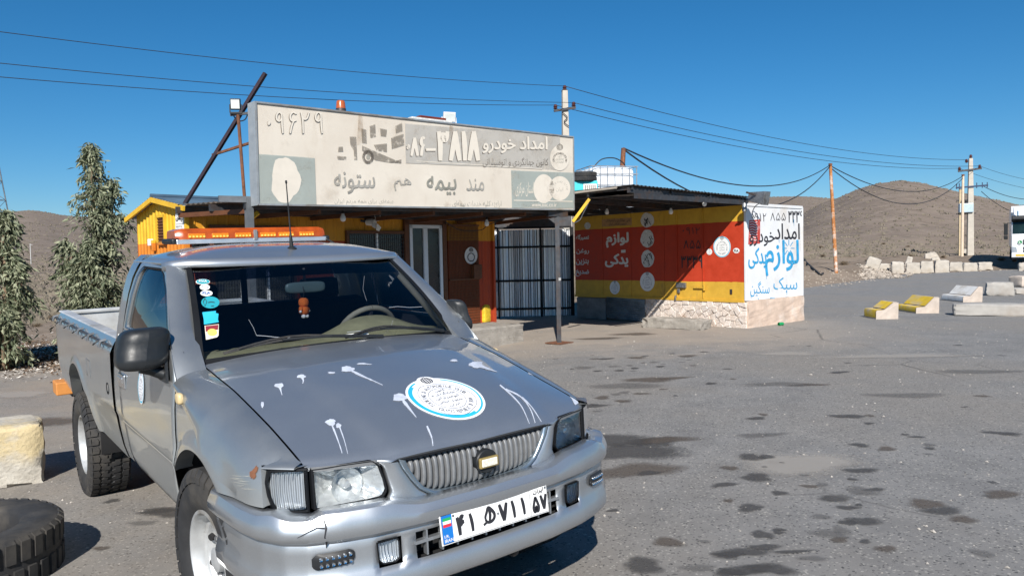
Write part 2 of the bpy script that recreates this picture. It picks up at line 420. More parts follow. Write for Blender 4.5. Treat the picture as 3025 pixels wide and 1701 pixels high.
for r in _rs:
    rows.append([(r * math.sin(a), r * math.cos(a), terrain_z(r * math.sin(a), r * math.cos(a))) for a in _az])
mb.grid(rows).flip(); mb.add([(0, 0, -.06)], []); c = len(mb.v) - 1
mb.f += [(c, i + 1, i) for i in range(len(_az) - 1)]
n = NT('desert_soil')
co = n.coord('Object')
big = n.noise(.035, 5, .6, co); med = n.noise(.55, 6, .65, co); fine = n.noise(9, 5, .7, co)
c1 = n.ramp(med, [(.3, (.24, .19, .145)), (.5, (.32, .26, .205)), (.72, (.40, .33, .265))])
c2 = n.ramp(big, [(.35, (.62, .6, .58)), (.65, (1.0, .98, .95))])
c = n.mix(1.0, c1, c2, 'MULTIPLY')
hz = n.sep(co)[2]
hill = n.ramp(n.noise(.16, 8, .78, co, .6), [(.32, (.155, .122, .098)), (.52, (.225, .180, .145)), (.72, (.285, .232, .188))])
c = n.mix(n.mapr(hz, .9, 3.5), c, hill)
dots = n.voro(.42, 'F1', co); dsz = n.noise(.2, 2, .5, co)
spk = n.math('MULTIPLY', n.mapr(dots, .12, .34, 1, 0), n.mapr(dsz, .42, .55))
c = n.mix(n.math('MULTIPLY', spk, n.mapr(hz, .5, 2.5)), c, (.11, .095, .075))
st = n.voro(5.5, 'F1', co)
c = n.mix(n.math('MULTIPLY', n.mapr(st, .05, .16, 1, 0), n.mapr(n.noise(1.3, 3, .5, co), .5, .6)), c, (.44, .39, .33))
c = n.mix(n.mapr(fine, .25, .75), n.mix(.22, c, (.09, .07, .055)), c)
n.set('Base Color', c); n.set('Roughness', .95); n.set('Specular IOR Level', .15)
n.bump(n.math('ADD', fine, n.math('MULTIPLY', st, .6)), .6, .05)
struct(obj('desert_ground', mb, n.m, smooth='all'))

# ---- asphalt yard and road: strips of constant x between the near edge and the dirt line
xs = list(np.arange(-90, -12, 2.0)) + list(np.arange(-12, 14, .25)) + list(np.arange(14, 70, .8)) + list(np.arange(70, 200, 8.0))
cols = []
for x in xs:
    y1 = yb(x); cols.append([(x, y, gz(x, y)) for y in [-14 + (y1 + 14) * t for t in np.linspace(0, 1, 30) ** .8]])
mb = MB(); mb.grid(cols).flip()
n = NT('asphalt')
co = n.coord('Object'); x_, y_, z_ = n.sep(co)
agg = n.voro(95, 'F1', co, 1.0, 'Color'); agv = n.sep(agg)[0]
grain = n.noise(260, 3, .7, co); mid = n.noise(2.3, 6, .65, co); big = n.noise(.33, 5, .6, co, .4)
c = n.ramp(mid, [(.28, (.188, .183, .177)), (.5, (.242, .236, .228)), (.74, (.292, .284, .273))])
c = n.mix(n.mapr(big, .42, .64), c, (.265, .245, .22))
c = n.mix(n.mapr(agv, .93, .97), c, (.42, .40, .36))
c = n.mix(n.mapr(agv, .1, .0), c, (.05, .05, .05))
c = n.mix(n.mapr(grain, .3, .7, .35, 0), c, (.06, .06, .06))
# pale dust blown along the kiosk, the store and the dirt edge
dust = n.math('ADD', n.mapr(y_, 9.0, 13.0), n.math('MULTIPLY', n.mapr(n.noise(.8, 5, .7, co), .3, .7), .6))
dust = n.math('MULTIPLY', n.mapr(dust, .75, 1.35), n.mapr(x_, 7.2, 4.2))
c = n.mix(n.math('MULTIPLY', dust, .8), c, (.36, .305, .25))
ld = n.math('MULTIPLY', n.mapr(x_, 1.0, -4.5), n.mapr(n.noise(.9, 5, .7, co), .30, .62))
c = n.mix(n.math('MULTIPLY', ld, .55), c, (.32, .27, .21))
crk = n.voro(.42, 'DISTANCE_TO_EDGE', n.mapping((1, 1, 0), n.mix(.12, co, n.noise(1.5, 5, .7, co))))
c = n.mix(n.math('MULTIPLY', n.mapr(crk, .0, .006, 1, 0), n.mapr(n.noise(.25, 2, .5, co), .52, .62, 0, .6)), c, (.045, .042, .04))
n.set('Base Color', c)
n.set('Roughness', n.mapr(mid, .3, .7, .8, .95)); n.set('Specular IOR Level', .25)
n.bump(n.math('ADD', n.math('MULTIPLY', agv, .6), grain), .55, .006)
road = struct(obj('road', mb, n.m, smooth='all'))

# ---- stains: soft-edged sheets lying on the asphalt
def stain_mat(name, col, strength):
    n = NT(name); at = n.n.new('ShaderNodeAttribute'); at.attribute_name = 'fade'
    co = n.coord('Object')
    a = n.math('ADD', at.outputs['Fac'], n.math('ADD', n.math('MULTIPLY', n.math('SUBTRACT', n.noise(6, 6, .75, co), .5), .9), n.math('MULTIPLY', n.math('SUBTRACT', n.noise(30, 5, .7, co), .5), .6)))
    n.set('Base Color', col); n.set('Roughness', .75)
    n.set('Alpha', n.math('MULTIPLY', n.mapr(a, .10, .75), strength)); return n.m
ST = {'oil': stain_mat('oil_stain', (.07, .066, .063), .66), 'brown': stain_mat('brown_stain', (.11, .088, .07), .62), 'faint': stain_mat('faint_stain', (.13, .123, .116), .4), 'pale': stain_mat('pale_dust', (.40, .37, .33), .6)}
def stain(px, py, rw, rd, kind='oil', rot=0.0, lift=.004):
    x, y, z = on_ground(px, py); R = random.Random(int(px * 7 + py)); n_ = 20; ph = [R.uniform(0, 6.3) for _ in range(3)]
    vs = []; fd = []; fs = []
    for k in (1.0, .72, .4):
        for i in range(n_):
            t = 2 * PI * i / n_; q = k * (1 + .16 * math.sin(2 * t + ph[0]) + .12 * math.sin(3 * t + ph[1]) + .08 * math.sin(5 * t + ph[2]))
            a, b = rw * q * math.cos(t), rd * q * math.sin(t)
            xx, yy = x + a * math.cos(rot) - b * math.sin(rot), y + a * math.sin(rot) + b * math.cos(rot)
            vs.append((xx, yy, gz(xx, yy) + lift)); fd.append(1 - k if k < 1 else 0)
    vs.append((x, y, z + lift)); fd.append(1)
    for r in range(2): fs += [(r * n_ + i, r * n_ + (i + 1) % n_, (r + 1) * n_ + (i + 1) % n_, (r + 1) * n_ + i) for i in range(n_)]
    fs += [(2 * n_ + i, 2 * n_ + (i + 1) % n_, 3 * n_) for i in range(n_)]
    m = MB(); m.add(vs, fs); me = m.mesh('stain')
    at = me.attributes.new('fade', 'FLOAT', 'POINT')
    for i, v in enumerate(fd): at.data[i].value = min(1, v * 1.6)
    o = obj('stain', me, ST[kind], road); return o
for a in [(1850, 1335, .5, .32, 'oil'), (1930, 1305, .3, .16, 'oil'), (1800, 1300, .42, .26, 'oil'), (1880, 1390, .4, .2, 'brown'), (1960, 1300, .3, .14, 'brown'), (500, 1515, .17, .12, 'oil'), (470, 1508, .2, .07, 'oil'), (420, 1545, .14, .05, 'faint'), (1915, 1122, .4, .2, 'brown'), (1850, 1140, .5, .25, 'faint'), (1990, 1117, .3, .1, 'brown'), (1870, 987, .6, .25, 'brown'), (1770, 1000, .6, .2, 'brown'), (2300, 1135, .4, .2, 'faint'), (2390, 1137, .25, .1, 'brown'), (2250, 1285, .3, .08, 'faint'), (2545, 1390, .13, .075, 'oil'), (2190, 1632, .16, .075, 'oil'), (2150, 1640, .12, .05, 'oil'), (2255, 1617, .1, .06, 'oil'), (2340, 1630, .12, .03, 'oil'), (2400, 1650, .1, .04, 'faint'), (2680, 1168, .5, .16, 'faint'), (2890, 1098, .6, .2, 'faint'), (2360, 1370, .6, .3, 'pale'), (2650, 1052, 1.2, .25, 'pale'), (2330, 1045, .5, .3, 'pale'), (60, 1165, .55, .3, 'pale'), (2080, 1600, .05, .03, 'faint'), (430, 1180, .6, .25, 'faint'), (80, 1250, .8, .3, 'brown'), (1740, 1200, .3, .1, 'oil'), (1915, 1398, .11, .06, 'oil'), (1810, 1508, .05, .03, 'oil')]:
    stain(*a, lift=.004 + .001 * rnd.random())
spots = [(1750, 1050), (1790, 1060), (1815, 1083), (1860, 1080), (1880, 1057), (1905, 1052), (1932, 1070), (1950, 1083), (1958, 1076), (1985, 1045), (2015, 1070), (2035, 1064), (2048, 1080), (1830, 1095), (1725, 1086), (1765, 1096), (1875, 1088), (1900, 1072), (1870, 1096), (2340, 1023), (2390, 1022), (2100, 1133), (2165, 1120), (2480, 1100), (2505, 1072), (2570, 1228), (2507, 1230), (2568, 1251), (2475, 1229), (2255, 1225), (2235, 1236), (2675, 1284), (2708, 1291), (2540, 1315), (2620, 1326), (2748, 1325), (2745, 1315), (2742, 1342), (2263, 1350), (2288, 1366), (2258, 1380), (2218, 1351), (2157, 1383), (2376, 1404), (2519, 1416), (2140, 1432), (2235, 1410), (2393, 1437), (2429, 1433), (2302, 1456), (2152, 1480), (2547, 1451), (2585, 1446), (2459, 1473), (2480, 1472), (2505, 1500), (2537, 1492), (2505, 1545), (2549, 1540), (2428, 1527), (2785, 1510), (2844, 1535), (2920, 1465), (2960, 1461), (2930, 1425), (2740, 1489), (2300, 1573), (2305, 1565), (2252, 1580), (2450, 1578), (2487, 1568), (2555, 1600), (1900, 1671), (2065, 1679), (2155, 1692), (2210, 1683), (2285, 1683), (2480, 1595), (2615, 1622), (2903, 1636), (2900, 1170), (2850, 1202), (2990, 1285), (2960, 1280), (1780, 1175), (1755, 1195), (1820, 1165), (1845, 1160), (1893, 1163), (1840, 1185), (1995, 1169), (1762, 1215), (2215, 1500), (1975, 1603), (1755, 1060), (2030, 1052), (2560, 1080), (2150, 1090), (2830, 1020), (2960, 1050), (2080, 1040), (1960, 1150), (1700, 1130), (1640, 1060), (1690, 1090), (600, 1560), (330, 1480), (300, 1620), (720, 1690)]
for i, (px, py) in enumerate(spots):
    s = (.03 + .075 * rnd.random() ** 2) * (1.5 if py < 1110 else 1.15)
    stain(px, py, s * rnd.uniform(.9, 1.5), s * rnd.uniform(.7, 1.2), rnd.choice(['oil', 'oil', 'brown', 'faint']), rnd.uniform(-.4, .4), .004 + .002 * rnd.random())
# ================================================================== the silver pickup
TP, TR, TYAW = math.radians(-1.45), math.radians(1.27), math.radians(-51.7)
TMAT = Matrix.Translation((-.599, 3.537, 0.0)) @ Matrix.Rotation(TYAW, 4, 'Z') @ Matrix.Rotation(TP, 4, 'Y') @ Matrix.Rotation(TR, 4, 'X')
truck = thing('pickup_truck', 'dusty silver single cab pickup with amber roof light bar parked before the kiosk', 'pickup truck')
truck.matrix_world = TMAT
TN = np.array(TMAT.to_3x3()); TT = np.array(TMAT.translation)
def rk(x, y, z): return (x, y, z - .05 * x)           # the body sits nose-down on its springs
def tproj(p):
    q = RCAM @ (TN @ np.array(p) + TT - CPOS); return IW / 2 + FPX * q[0] / q[1], IH / 2 - FPX * q[2] / q[1]
def tpix(px, py, X):                                   # pixel -> truck-frame point on the plane X
    d = TN.T @ ray(px, py); c = TN.T @ (CPOS - TT); return c + d * ((X - c[0]) / d[0])
def body(name, mb, mat, parent=None, **k):
    mb.xf(rk); return obj(name, mb, mat, parent or truck, **k)

# ---- paint
def paint(name, base, dirt_low):
    n = NT(name); co = n.coord('Object'); x_, y_, z_ = n.sep(co)
    flake = n.noise(900, 2, .5, co)
    c = n.mix(n.mapr(flake, .35, .65), tuple(b * .86 for b in base), tuple(min(1, b * 1.1) for b in base))
    grime = n.noise(3.2, 7, .68, co); fine = n.noise(42, 5, .7, co)
    low = n.mapr(z_, 1.0, .45)
    g = n.math('MULTIPLY', n.math('ADD', n.mapr(grime, .45, .85, 0, .35), n.math('MULTIPLY', low, dirt_low)), n.mapr(fine, .2, .8, .75, 1), True)
    g = n.math('MULTIPLY', g, .62 * min(1, dirt_low))
    c = n.mix(g, c, (.215, .205, .175))
    scr = n.noise(30, 4, .6, n.mapping((.4, 1, 9), co))
    c = n.mix(n.mapr(scr, .72, .76, 0, .5), c, (.55, .56, .57))
    n.set('Base Color', c); n.set('Metallic', n.mapr(g, 0, .7, .84, .3))
    n.set('Roughness', n.math('ADD', n.mapr(g, 0, .7, .40, .62), n.mapr(n.noise(7, 3, .5, co), .3, .7, -.015, .015)))
    n.set('Coat Weight', n.mapr(g, 0, .6, .9, .1)); n.set('Coat Roughness', .05)
    return n.m
MAT['silver'] = paint('silver_paint', (.50, .525, .55), .2)
MAT['silver_side'] = paint('dusty_silver_paint', (.44, .46, .465), .9)
MAT['primer'] = simple('bare_primer', (.42, .41, .36), .7, var=.2, scale=12)
MAT['grey_plastic'] = simple('grey_trim', (.20, .205, .21), .5, .3, var=.15, scale=25)
MAT['tan'] = simple('tan_plastic', (.34, .31, .23), .75, var=.15, scale=9)
MAT['olive'] = simple('olive_dash_cover', (.42, .385, .21), .85, var=.12, scale=14)
MAT['interior'] = simple('interior_cloth', (.035, .037, .045), .9, var=.2)
MAT['wind_glass'] = glass('windscreen_glass', (.5, .54, .6), 1.5)
MAT['side_glass'] = glass('tinted_side_glass', (.10, .11, .12), 2.1)
MAT['lamp_glass'] = glass('lamp_glass', (.93, .95, .96), 1.45)
MAT['amber'] = simple('amber_lens', (.36, .062, .006), .25, var=.3, scale=14, coat=.4)
MAT['amber_core'] = simple('amber_reflector', (.70, .185, .008), .35, var=.35, scale=70)
MAT['reflector'] = simple('lamp_reflector', (.82, .84, .86), .16, 1.0, var=.04)
MAT['frit'] = simple('black_gasket', (.008, .009, .011), .7, var=.2, spec=.15)

# ---- side surface tables (design frame, before the nose-down rake)
_ZS = [.38, .42, .5, .6, .683, .69, .75, .85, .95, 1.05, 1.12, 1.2, 1.3, 1.4, 1.5, 1.58, 1.63, 1.66]
_YS = [.775, .795, .818, .833, .842, .850, .853, .854, .85, .84, .83, .816, .798, .776, .745, .705, .65, .56]
def yside(z): return float(np.interp(z, _ZS, _YS))
def ycab(x, z):
    t = sstep((z - 1.15) / .4) * sstep((x + 1.35) / .6); return yside(z) - .045 * t
def ybed(x, z):
    y = float(np.interp(z, [.38, .42, .5, .6, .683, .69, .75, .95, 1.045, 1.07, 1.10, 1.128], [.775, .795, .818, .835, .845, .852, .856, .858, .856, .846, .832, .815]))
    return y - .05 * sstep((-3.93 - x) / .15) ** 2
YM = smoothfit([(-.6, .848), (.2, .848), (.4, .842), (.5, .826), (.54, .812), (.58, .79), (.62, .755), (.68, .70)], 100, 1)
HE_Y = smoothfit([(-.6, .705), (-.46, .70), (-.02, .686), (.36, .678), (.66, .68), (.8, .68)], 100, 2)
HE_Z = smoothfit([(-.6, 1.15), (-.46, 1.13), (-.02, 1.062), (.2, 1.015), (.36, .978), (.54, .935), (.66, .903), (.8, .85)], 100, 2)
FA, RA = (0.0, .38, .462), (-3.0, .395, .435)           # wheel arches: X, Z, radius
def arch_low(x, base, a):
    d = a[2] ** 2 - (x - a[0]) ** 2; return max(base, a[1] + math.sqrt(d)) if d > 0 else base
def flare(x, z, a, w=.085, amt=.024):
    d = math.hypot(x - a[0], z - a[1]) - a[2]; return amt * (1 - sstep(d / w)) if z > a[1] - .2 else 0.

# ---- front plan curves (|Y| -> X)
LP = smoothfit([(0, .79), (.36, .778), (.45, .757), (.55, .725), (.62, .70), (.7, .658), (.76, .61), (.805, .54), (.84, .4), (.85, .3)], 200, 1)
BP = smoothfit([(0, .87), (.3, .862), (.5, .833), (.62, .797), (.72, .75), (.79, .688), (.84, .592), (.87, .43), (.875, .2)], 200, 1)

# ---- hood
HC = smoothfit([(-.5, 1.175), (-.36, 1.168), (0, 1.128), (.3, 1.066), (.5, 1.008), (.64, .955), (.73, .915), (.79, .889), (.85, .87)], 100, 1)
def hood_pt(u, v):
    xr = -.375 - .085 * v * v; y_f = .68 * v; xf = LP(abs(y_f)) - .004
    x = xr + (xf - xr) * u; ye = HE_Y(x) - .004; y = ye * v
    av = abs(v); ze, zc = HE_Z(x), HC(x)
    z = ze + (zc - ze) * (1 - av ** 2.5)
    a = .345 + .10 * (.78 - x); z += .010 * (1 - sstep((abs(y) - a) / .07)) * sstep((x + .3) / .5) * sstep((.83 - x) / .12)
    z -= .008 * sstep((u - .965) / .035)
    return Vector(rk(x, y, z))
mb = MB(); us = [0] + [1 - (1 - t) ** 1.4 for t in lin(.03, .97, 30)] + [.985, 1]; vs_ = lin(-1, 1, 41)
rows = [[hood_pt(u, v) for v in vs_] for u in us]
rows.append([hood_pt(1, v) + Vector((-.006, 0, -.014)) for v in vs_]); rows.append([hood_pt(1, v) + Vector((-.05, 0, -.016)) for v in vs_])
mb.grid(rows); hood = obj('hood', mb, M('silver'), truck, smooth=True)

class PxSurf:
    """inverse of a parametric panel: draw on it where the photograph shows the marks"""
    def __init__(s, fn, nu=40, nv=40, off=.002, u0=0, u1=1, v0=-1, v1=1):
        s.fn = fn; s.off = off; s.g = [(u, v) for u in lin(u0, u1, nu) for v in lin(v0, v1, nv)]
        s.p = np.array([tproj(fn(u, v)) for u, v in s.g])
    def __call__(s, px, py):
        i = int(np.argmin((s.p[:, 0] - px) ** 2 + (s.p[:, 1] - py) ** 2)); u, v = s.g[i]
        for _ in range(6):
            q = np.array(tproj(s.fn(u, v))); e = np.array((px, py)) - q
            h = 1e-3; ju = (np.array(tproj(s.fn(u + h, v))) - q) / h; jv = (np.array(tproj(s.fn(u, v + h))) - q) / h
            try: d = np.linalg.solve(np.column_stack([ju, jv]), e)
            except Exception: break
            u = max(0., min(1., u + float(np.clip(d[0], -.15, .15)))); v = max(-1., min(1., v + float(np.clip(d[1], -.15, .15))))
        p = s.fn(u, v); h = 1e-3
        nrm = (s.fn(u + h, v) - p).cross(s.fn(u, v + h) - p).normalized()
        if nrm.z < 0: nrm = -nrm
        return p + nrm * s.off

# ---- fenders
def fender():
    mb = MB(); cols = []
    xs = lin(-.352, -.464, 2)[:1] + lin(-.352, .5665, 58) + [.5675, .59, .61, .63, .664]
    for e in (-.4619, -.4621, .4619, .4621):
        if -.352 < e < .598: xs.append(e)
    xs = sorted(set(xs))
    for x in xs:
        zt, yt, ym = HE_Z(x), HE_Y(x) + .004, YM(x)
        zl = arch_low(x, 0.40 if x < 0 else .752 if x < .567 else min(.893, zt - .006), FA)
        col = []; dr = .06 + .14 * sstep((x + .36) / .55); zr = zt - dr
        for i in range(11):
            t = i / 10 * PI / 2; col.append((yt + (ym - yt) * math.sin(t), zt - dr * (1 - math.cos(t))))
        if zr < zl:
            col = [(y, max(z, zl + .002 * (10 - i))) for i, (y, z) in enumerate(col)]; zr = zl
        for i in range(1, 13):
            z = zr + (zl - zr) * i / 12; yy = min(ym, ym + yside(z) - .854); col.append((yy, z))
        cols.append([(x, -(y + flare(x, z, FA)), z) for y, z in col])
        # return lip into the wheel house
        y, z = col[-1]; cols[-1] += [(x, -(y + flare(x, z, FA) - .012), z + .004), (x, -(y - .05), z + .006)]
    mb.grid(cols).flip(); return mb
fb = fender(); body('fender', MB().add(fb.v, fb.f).mirror(), M('silver_side'), smooth=True); body('fender', fb, M('silver_side'), smooth=True)

# ---- doors (skin, window frame, glass)
DX0, DX1 = -.358, -1.512
W_IN = [(-.535, 1.222), (-.785, 1.388), (-.99, 1.525), (-1.06, 1.55), (-1.36, 1.556), (-1.402, 1.53), (-1.458, 1.222)]
W_OUT = [(-.475, 1.205), (-.75, 1.405), (-.975, 1.568), (-1.05, 1.604), (-1.40, 1.612), (-1.455, 1.585), (-1.512, 1.205)]
def door_parts():
    sk = MB(); cols = []
    for x in lin(DX0, DX1, 24):
        zlo = .435 if x > -1.4 else .435 + .05 * ((-1.4 - x) / .11) ** 2
        zhi = float(np.interp(-x, [.358, .485], [1.085, 1.204])); cols.append([(x, -(yside(z) + flare(x, z, FA)), z) for z in lin(zlo, zhi, 30)])
    sk.grid(cols)
    n_ = 90; o = resample([(a, b, 0) for a, b in W_OUT], n_); i_ = resample([(a, b, 0) for a, b in W_IN], n_)
    fr = MB(); rows = []
    for t in (0, .33, .66, 1):
        rows.append([(a.lerp(b, t).x, -ycab(a.lerp(b, t).x, a.lerp(b, t).y) + (.006 if t == 1 else 0), a.lerp(b, t).y) for a, b in zip(o, i_)])
    rows.append([(p[0], p[1] + .02, p[2]) for p in rows[-1]])
    fr.grid(rows, True)
    gs = MB(); inn = resample([(a, b, 0) for a, b in W_OUT], n_); inn = [a.lerp(b, .97) for a, b in zip(inn, i_)]
    c = sum((p for p in inn), Vector()) / n_; rings = []
    for k in (1, .75, .5, .25): rings.append([(lambda q: (q.x, -ycab(q.x, q.y) + .016, q.y))(c.lerp(p, k)) for p in inn])
    gs.grid(rings, True); gs.add([(c.x, -ycab(c.x, c.y) + .016, c.y)], []); k = len(gs.v) - 1
    gs.f += [(3 * n_ + j, 3 * n_ + (j + 1) % n_, k) for j in range(n_)]
    sl = MB(); sl.grid([[(p[0], p[1] - .002, p[2]) for p in [(a.x, -ycab(a.x, a.y), a.y) for a in (q.lerp(r, k) for q, r in zip(o, i_))]] for k in (.86, 1.0)], True)
    return sk, fr, gs, sl
for side in (1, -1):
    parts = door_parts()
    if side < 0: parts = [m.mirror() for m in parts]
    d = body('door', parts[0], M('silver_side'), smooth=True, solid=.004)
    body('window_frame', parts[1], M('silver_side'), d, smooth=True)
    body('window_glass', parts[2], M('side_glass'), d, smooth=True)
    body('window_seal', parts[3], M('frit'), d)
    hx, hz = -1.425, .928
    m = MB(); m.box((hx, 0, hz), (.15, .012, .078)); m2 = MB(); m2.box((hx - .01, 0, hz + .006), (.115, .02, .036))
    for q in (m, m2): q.xf(lambda x, y, z: (x, -side * (.8535 + (y + .003)), z))
    body('door_handle', m, M('chrome'), d, bevel=.006); body('handle_flap', m2, M('reflector'), d, bevel=.006)
    # moulded crease strip along the door
    m = MB(); cols = [[(x, -side * (yside(z) + o_), z) for z, o_ in ((.683, .001), (.688, .004), (.694, .001))] for x in lin(DX0 - .01, DX1 + .01, 12)]
    m.grid(cols); body('door_crease', m, M('silver'), d, smooth=True)

# ---- A pillars
PI_ = [(-.352, .70, 1.108), (-.56, .676, 1.255), (-.76, .636, 1.42), (-.935, .602, 1.552)]
PO_ = [(-.356, .832, 1.07), (-.49, .812, 1.205), (-.76, .75, 1.41), (-.985, .69, 1.574)]
def pillar():
    a, b = cr(PI_, 8), cr(PO_, 8); rows = []
    for t in (0, .25, .5, .75, 1):
        rows.append([p.lerp(q, t) + Vector((.012, .006, .004)) * math.sin(PI * t) for p, q in zip(a, b)])
    rows = [[(p[0], -p[1], p[2]) for p in r] for r in rows]
    rows.insert(0, [(p[0] - .03, p[1] + .01, p[2] - .01) for p in rows[0]])
    return MB().grid(rows)
for s_ in (1, -1):
    m = pillar(); m = m if s_ > 0 else m.mirror(); body('windscreen_pillar', m, M('silver_side'), smooth=True)

# ---- roof
RZ = smoothfit([(-1.72, 1.55), (-1.69, 1.605), (-1.6, 1.645), (-1.4, 1.658), (-1.15, 1.65), (-1.0, 1.625), (-.92, 1.597), (-.85, 1.574)], 120, 1)
def roof_pt(u, v):
    xf = -.862 - .07 * v * v - .09 * abs(v) ** 8; x = xf + (-1.70 - xf) * u
    av = abs(v); y = .70 * v; zt = RZ(x) + .006 * (1 - v * v)
    z = zt - (max(zt, 1.6) - 1.575) * av ** 4
    if av > .85: z = min(z, 1.62)
    return Vector(rk(x, y, z))
mb = MB(); mb.grid([[roof_pt(0, v) + Vector((.016, 0, -.034)) for v in lin(-1, 1, 33)], [roof_pt(0, v) + Vector((.010, 0, -.012)) for v in lin(-1, 1, 33)]] + [[roof_pt(u, v) for v in lin(-1, 1, 33)] for u in [0, .01, .03, .06, .1, .15, .2, .3, .4, .5, .6, .7, .8, .86, .91, .95, .98, 1]])
obj('roof', mb.flip(), M('silver'), truck, smooth='all', solid=.012)

# ---- cab corners, rear wall and rear window
def cab_corner():
    cols = []
    for i, x in enumerate([-1.518, -1.56, -1.62, -1.66, -1.69, -1.704, -1.712, -1.712]):
        ins = [0, 0, 0, 0, .003, .012, .03, .14][i]
        cols.append([(x, -(max(.3, yside(z) - ins)), z) for z in lin(.44, 1.62, 40)])
    return MB().grid(cols)
m = cab_corner(); body('cab_corner', MB().add(m.v, m.f).mirror(), M('silver_side'), smooth='all'); body('cab_corner', m, M('silver_side'), smooth='all')
oz = [(-.70, .5), (.70, .5), (.70, 1.3), (.66, 1.52), (.56, 1.62), (-.56, 1.62), (-.66, 1.52), (-.70, 1.3)]
iz = [(-.60, 1.2), (.60, 1.2), (.60, 1.3), (.57, 1.47), (.53, 1.52), (-.53, 1.52), (-.57, 1.47), (-.60, 1.3)]
o = resample([(a, b, 0) for a, b in oz], 64); i2 = resample([(a, b, 0) for a, b in iz], 64)
k0 = min(range(64), key=lambda k: (i2[k] - Vector((-.6, 1.2, 0))).length)
m = MB(); m.grid([[(-1.692, p.x, p.y) for p in o], [(-1.692, p.x, p.y) for p in i2]], True); cw = body('cab_rear_wall', m, M('silver_side'), solid=.01)
m = MB(); m.poly([(-1.685, p.x, p.y) for p in i2]); body('rear_window', m, glass('rear_glass', (.62, .64, .66)), cw)
m = MB(); m.box((-1.683, -.06, 1.36), (.02, .035, .32)); m.box((-1.683, 0, 1.205), (.02, 1.2, .03)); body('rear_window_bar', m, M('frit'), cw)

# ---- windscreen
def ws_pt(u, v):                                       # u: 0 bottom .. 1 top, v: -1 right .. 1 left
    b = Vector((-.335 - .092 * v * v, .712 * v, 1.152 - .026 * v * v)); t = Vector((-.862 - .066 * v * v, .602 * v, 1.572 - .016 * v * v))
    p = b.lerp(t, u) + Vector((.018, 0, .016)) * math.sin(PI * u); return Vector(rk(*p))
m = MB(); m.grid([[ws_pt(u, v) for v in lin(-1, 1, 25)] for u in lin(0, 1, 15)])
ws = obj('windscreen', m, M('wind_glass'), truck, smooth='all')
WSN = Vector((.62, 0, .78))
def wso(u, v, d=.004): return ws_pt(u, v) + WSN * d
m = MB()
m.grid([[wso(u, v) for u in lin(0, 1, 14)] for v in (-1.01, -.967)]); m.grid([[wso(u, v) for u in lin(0, 1, 14)] for v in (.967, 1.01)])
m.grid([[wso(u, v) for v in lin(-1, 1, 25)] for u in (-.02, .03)]); m.grid([[wso(u, v) for v in lin(-1, 1, 25)] for u in (.982, 1.012)])
obj('windscreen_gasket', m, M('frit'), ws)
m = MB(); m.grid([[wso(u, v, -.004) for v in lin(-.95, .95, 25)] for u in (.80, .982)])
obj('sun_strip', m, glass('sun_strip_film', (.06, .075, .13), 1.5), ws)
m = MB(); m.grid([[rk(x - .09 * v * v, .70 * v, z - .026 * v * v) for v in lin(-1, 1, 21)] for x, z in ((-.33, 1.156), (-.345, 1.143), (-.385, 1.15), (-.41, 1.14))])
obj('cowl', m, M('black_plastic'), truck, smooth=True)
# wipers: arm, blade
for piv, tip, y0_, y1_ in ((.20, -.62, .1, .1), (.62, -.02, .1, .1)):
    mw = MB(); v0, v1 = piv / .71, tip / .71
    mw.tube([wso(.012, v0, .02), wso(.05, v0 * .65 + v1 * .35, .035), wso(.075, v0 * .35 + v1 * .65, .03)], [.011, .008, .006], 6)
    w = obj('wiper', mw, M('black_plastic'), truck)
    mw = MB(); mw.tube([wso(.045 + .05 * math.sin(PI * t), v0 + (v1 - v0) * (.18 + .8 * t) , .014) for t in lin(0, 1, 9)], .007, 5)
    mw.tube([wso(.055 + .05 * math.sin(PI * t), v0 + (v1 - v0) * (.3 + .6 * t), .024) for t in lin(0, 1, 7)], .005, 5)
    obj('wiper_blade', mw, M('rubber'), w)
# ---- front end: plan-mapped patches
def loop_patch(loop, plan, off, bulge=0.0, n=56, rings=6, closed_center=True, sgn=1):
    P = resample([(a, b, 0) for a, b in loop], n); c = sum(P, Vector()) / n; rows = []
    for k in lin(1, 1 / rings, rings):
        rows.append([(lambda q: (plan(abs(q.x)) + off + bulge * (1 - k * k), sgn * q.x, q.y))(c.lerp(p, k)) for p in P])
    m = MB(); m.grid(rows, True)
    if closed_center:
        m.add([(plan(abs(c.x)) + off + bulge, sgn * c.x, c.y)], []); t = len(m.v) - 1
        m.f += [((rings - 1) * n + j, (rings - 1) * n + (j + 1) % n, t) for j in range(n)]
    return m
def scale_loop(loop, k, dy=0, dz=0):
    cx = sum(a for a, b in loop) / len(loop); cz = sum(b for a, b in loop) / len(loop)
    return [(cx + (a - cx) * k + dy, cz + (b - cz) * k + dz) for a, b in loop]
def loop_ring(lo, li, plan, offs, n=72, sgn=1):
    a = resample([(p, q, 0) for p, q in lo], n); b = resample([(p, q, 0) for p, q in li], n); rows = []
    for t, off in offs:
        rows.append([(lambda q: (plan(abs(q.x)) + off, sgn * q.x, q.y))(p.lerp(r, t)) for p, r in zip(a, b)])
    return MB().grid(rows, True)
def rounded(loop, n=8): return [(p.x, p.y) for p in cr([(a, b, 0) for a, b in loop], n, True)]
HL = [(-.660, .886), (-.56, .892), (-.457, .893), (-.432, .872), (-.416, .818), (-.409, .777), (-.424, .755), (-.475, .750), (-.543, .747), (-.657, .740)]
CL = [(-.669, .892), (-.72, .892), (-.775, .889), (-.786, .84), (-.780, .79), (-.764, .735), (-.71, .731), (-.669, .732)]
rfl = NT('faceted_reflector'); rfl.set('Metallic', .6); rfl.set('Roughness', .3); rfl.set('Base Color', rfl.ramp(rfl.noise(14, 4), [(.3, (.55, .56, .56)), (.7, (.9, .91, .9))]))
rfl.bump(rfl.voro(34), .22, .02); MAT['facet'] = rfl.m
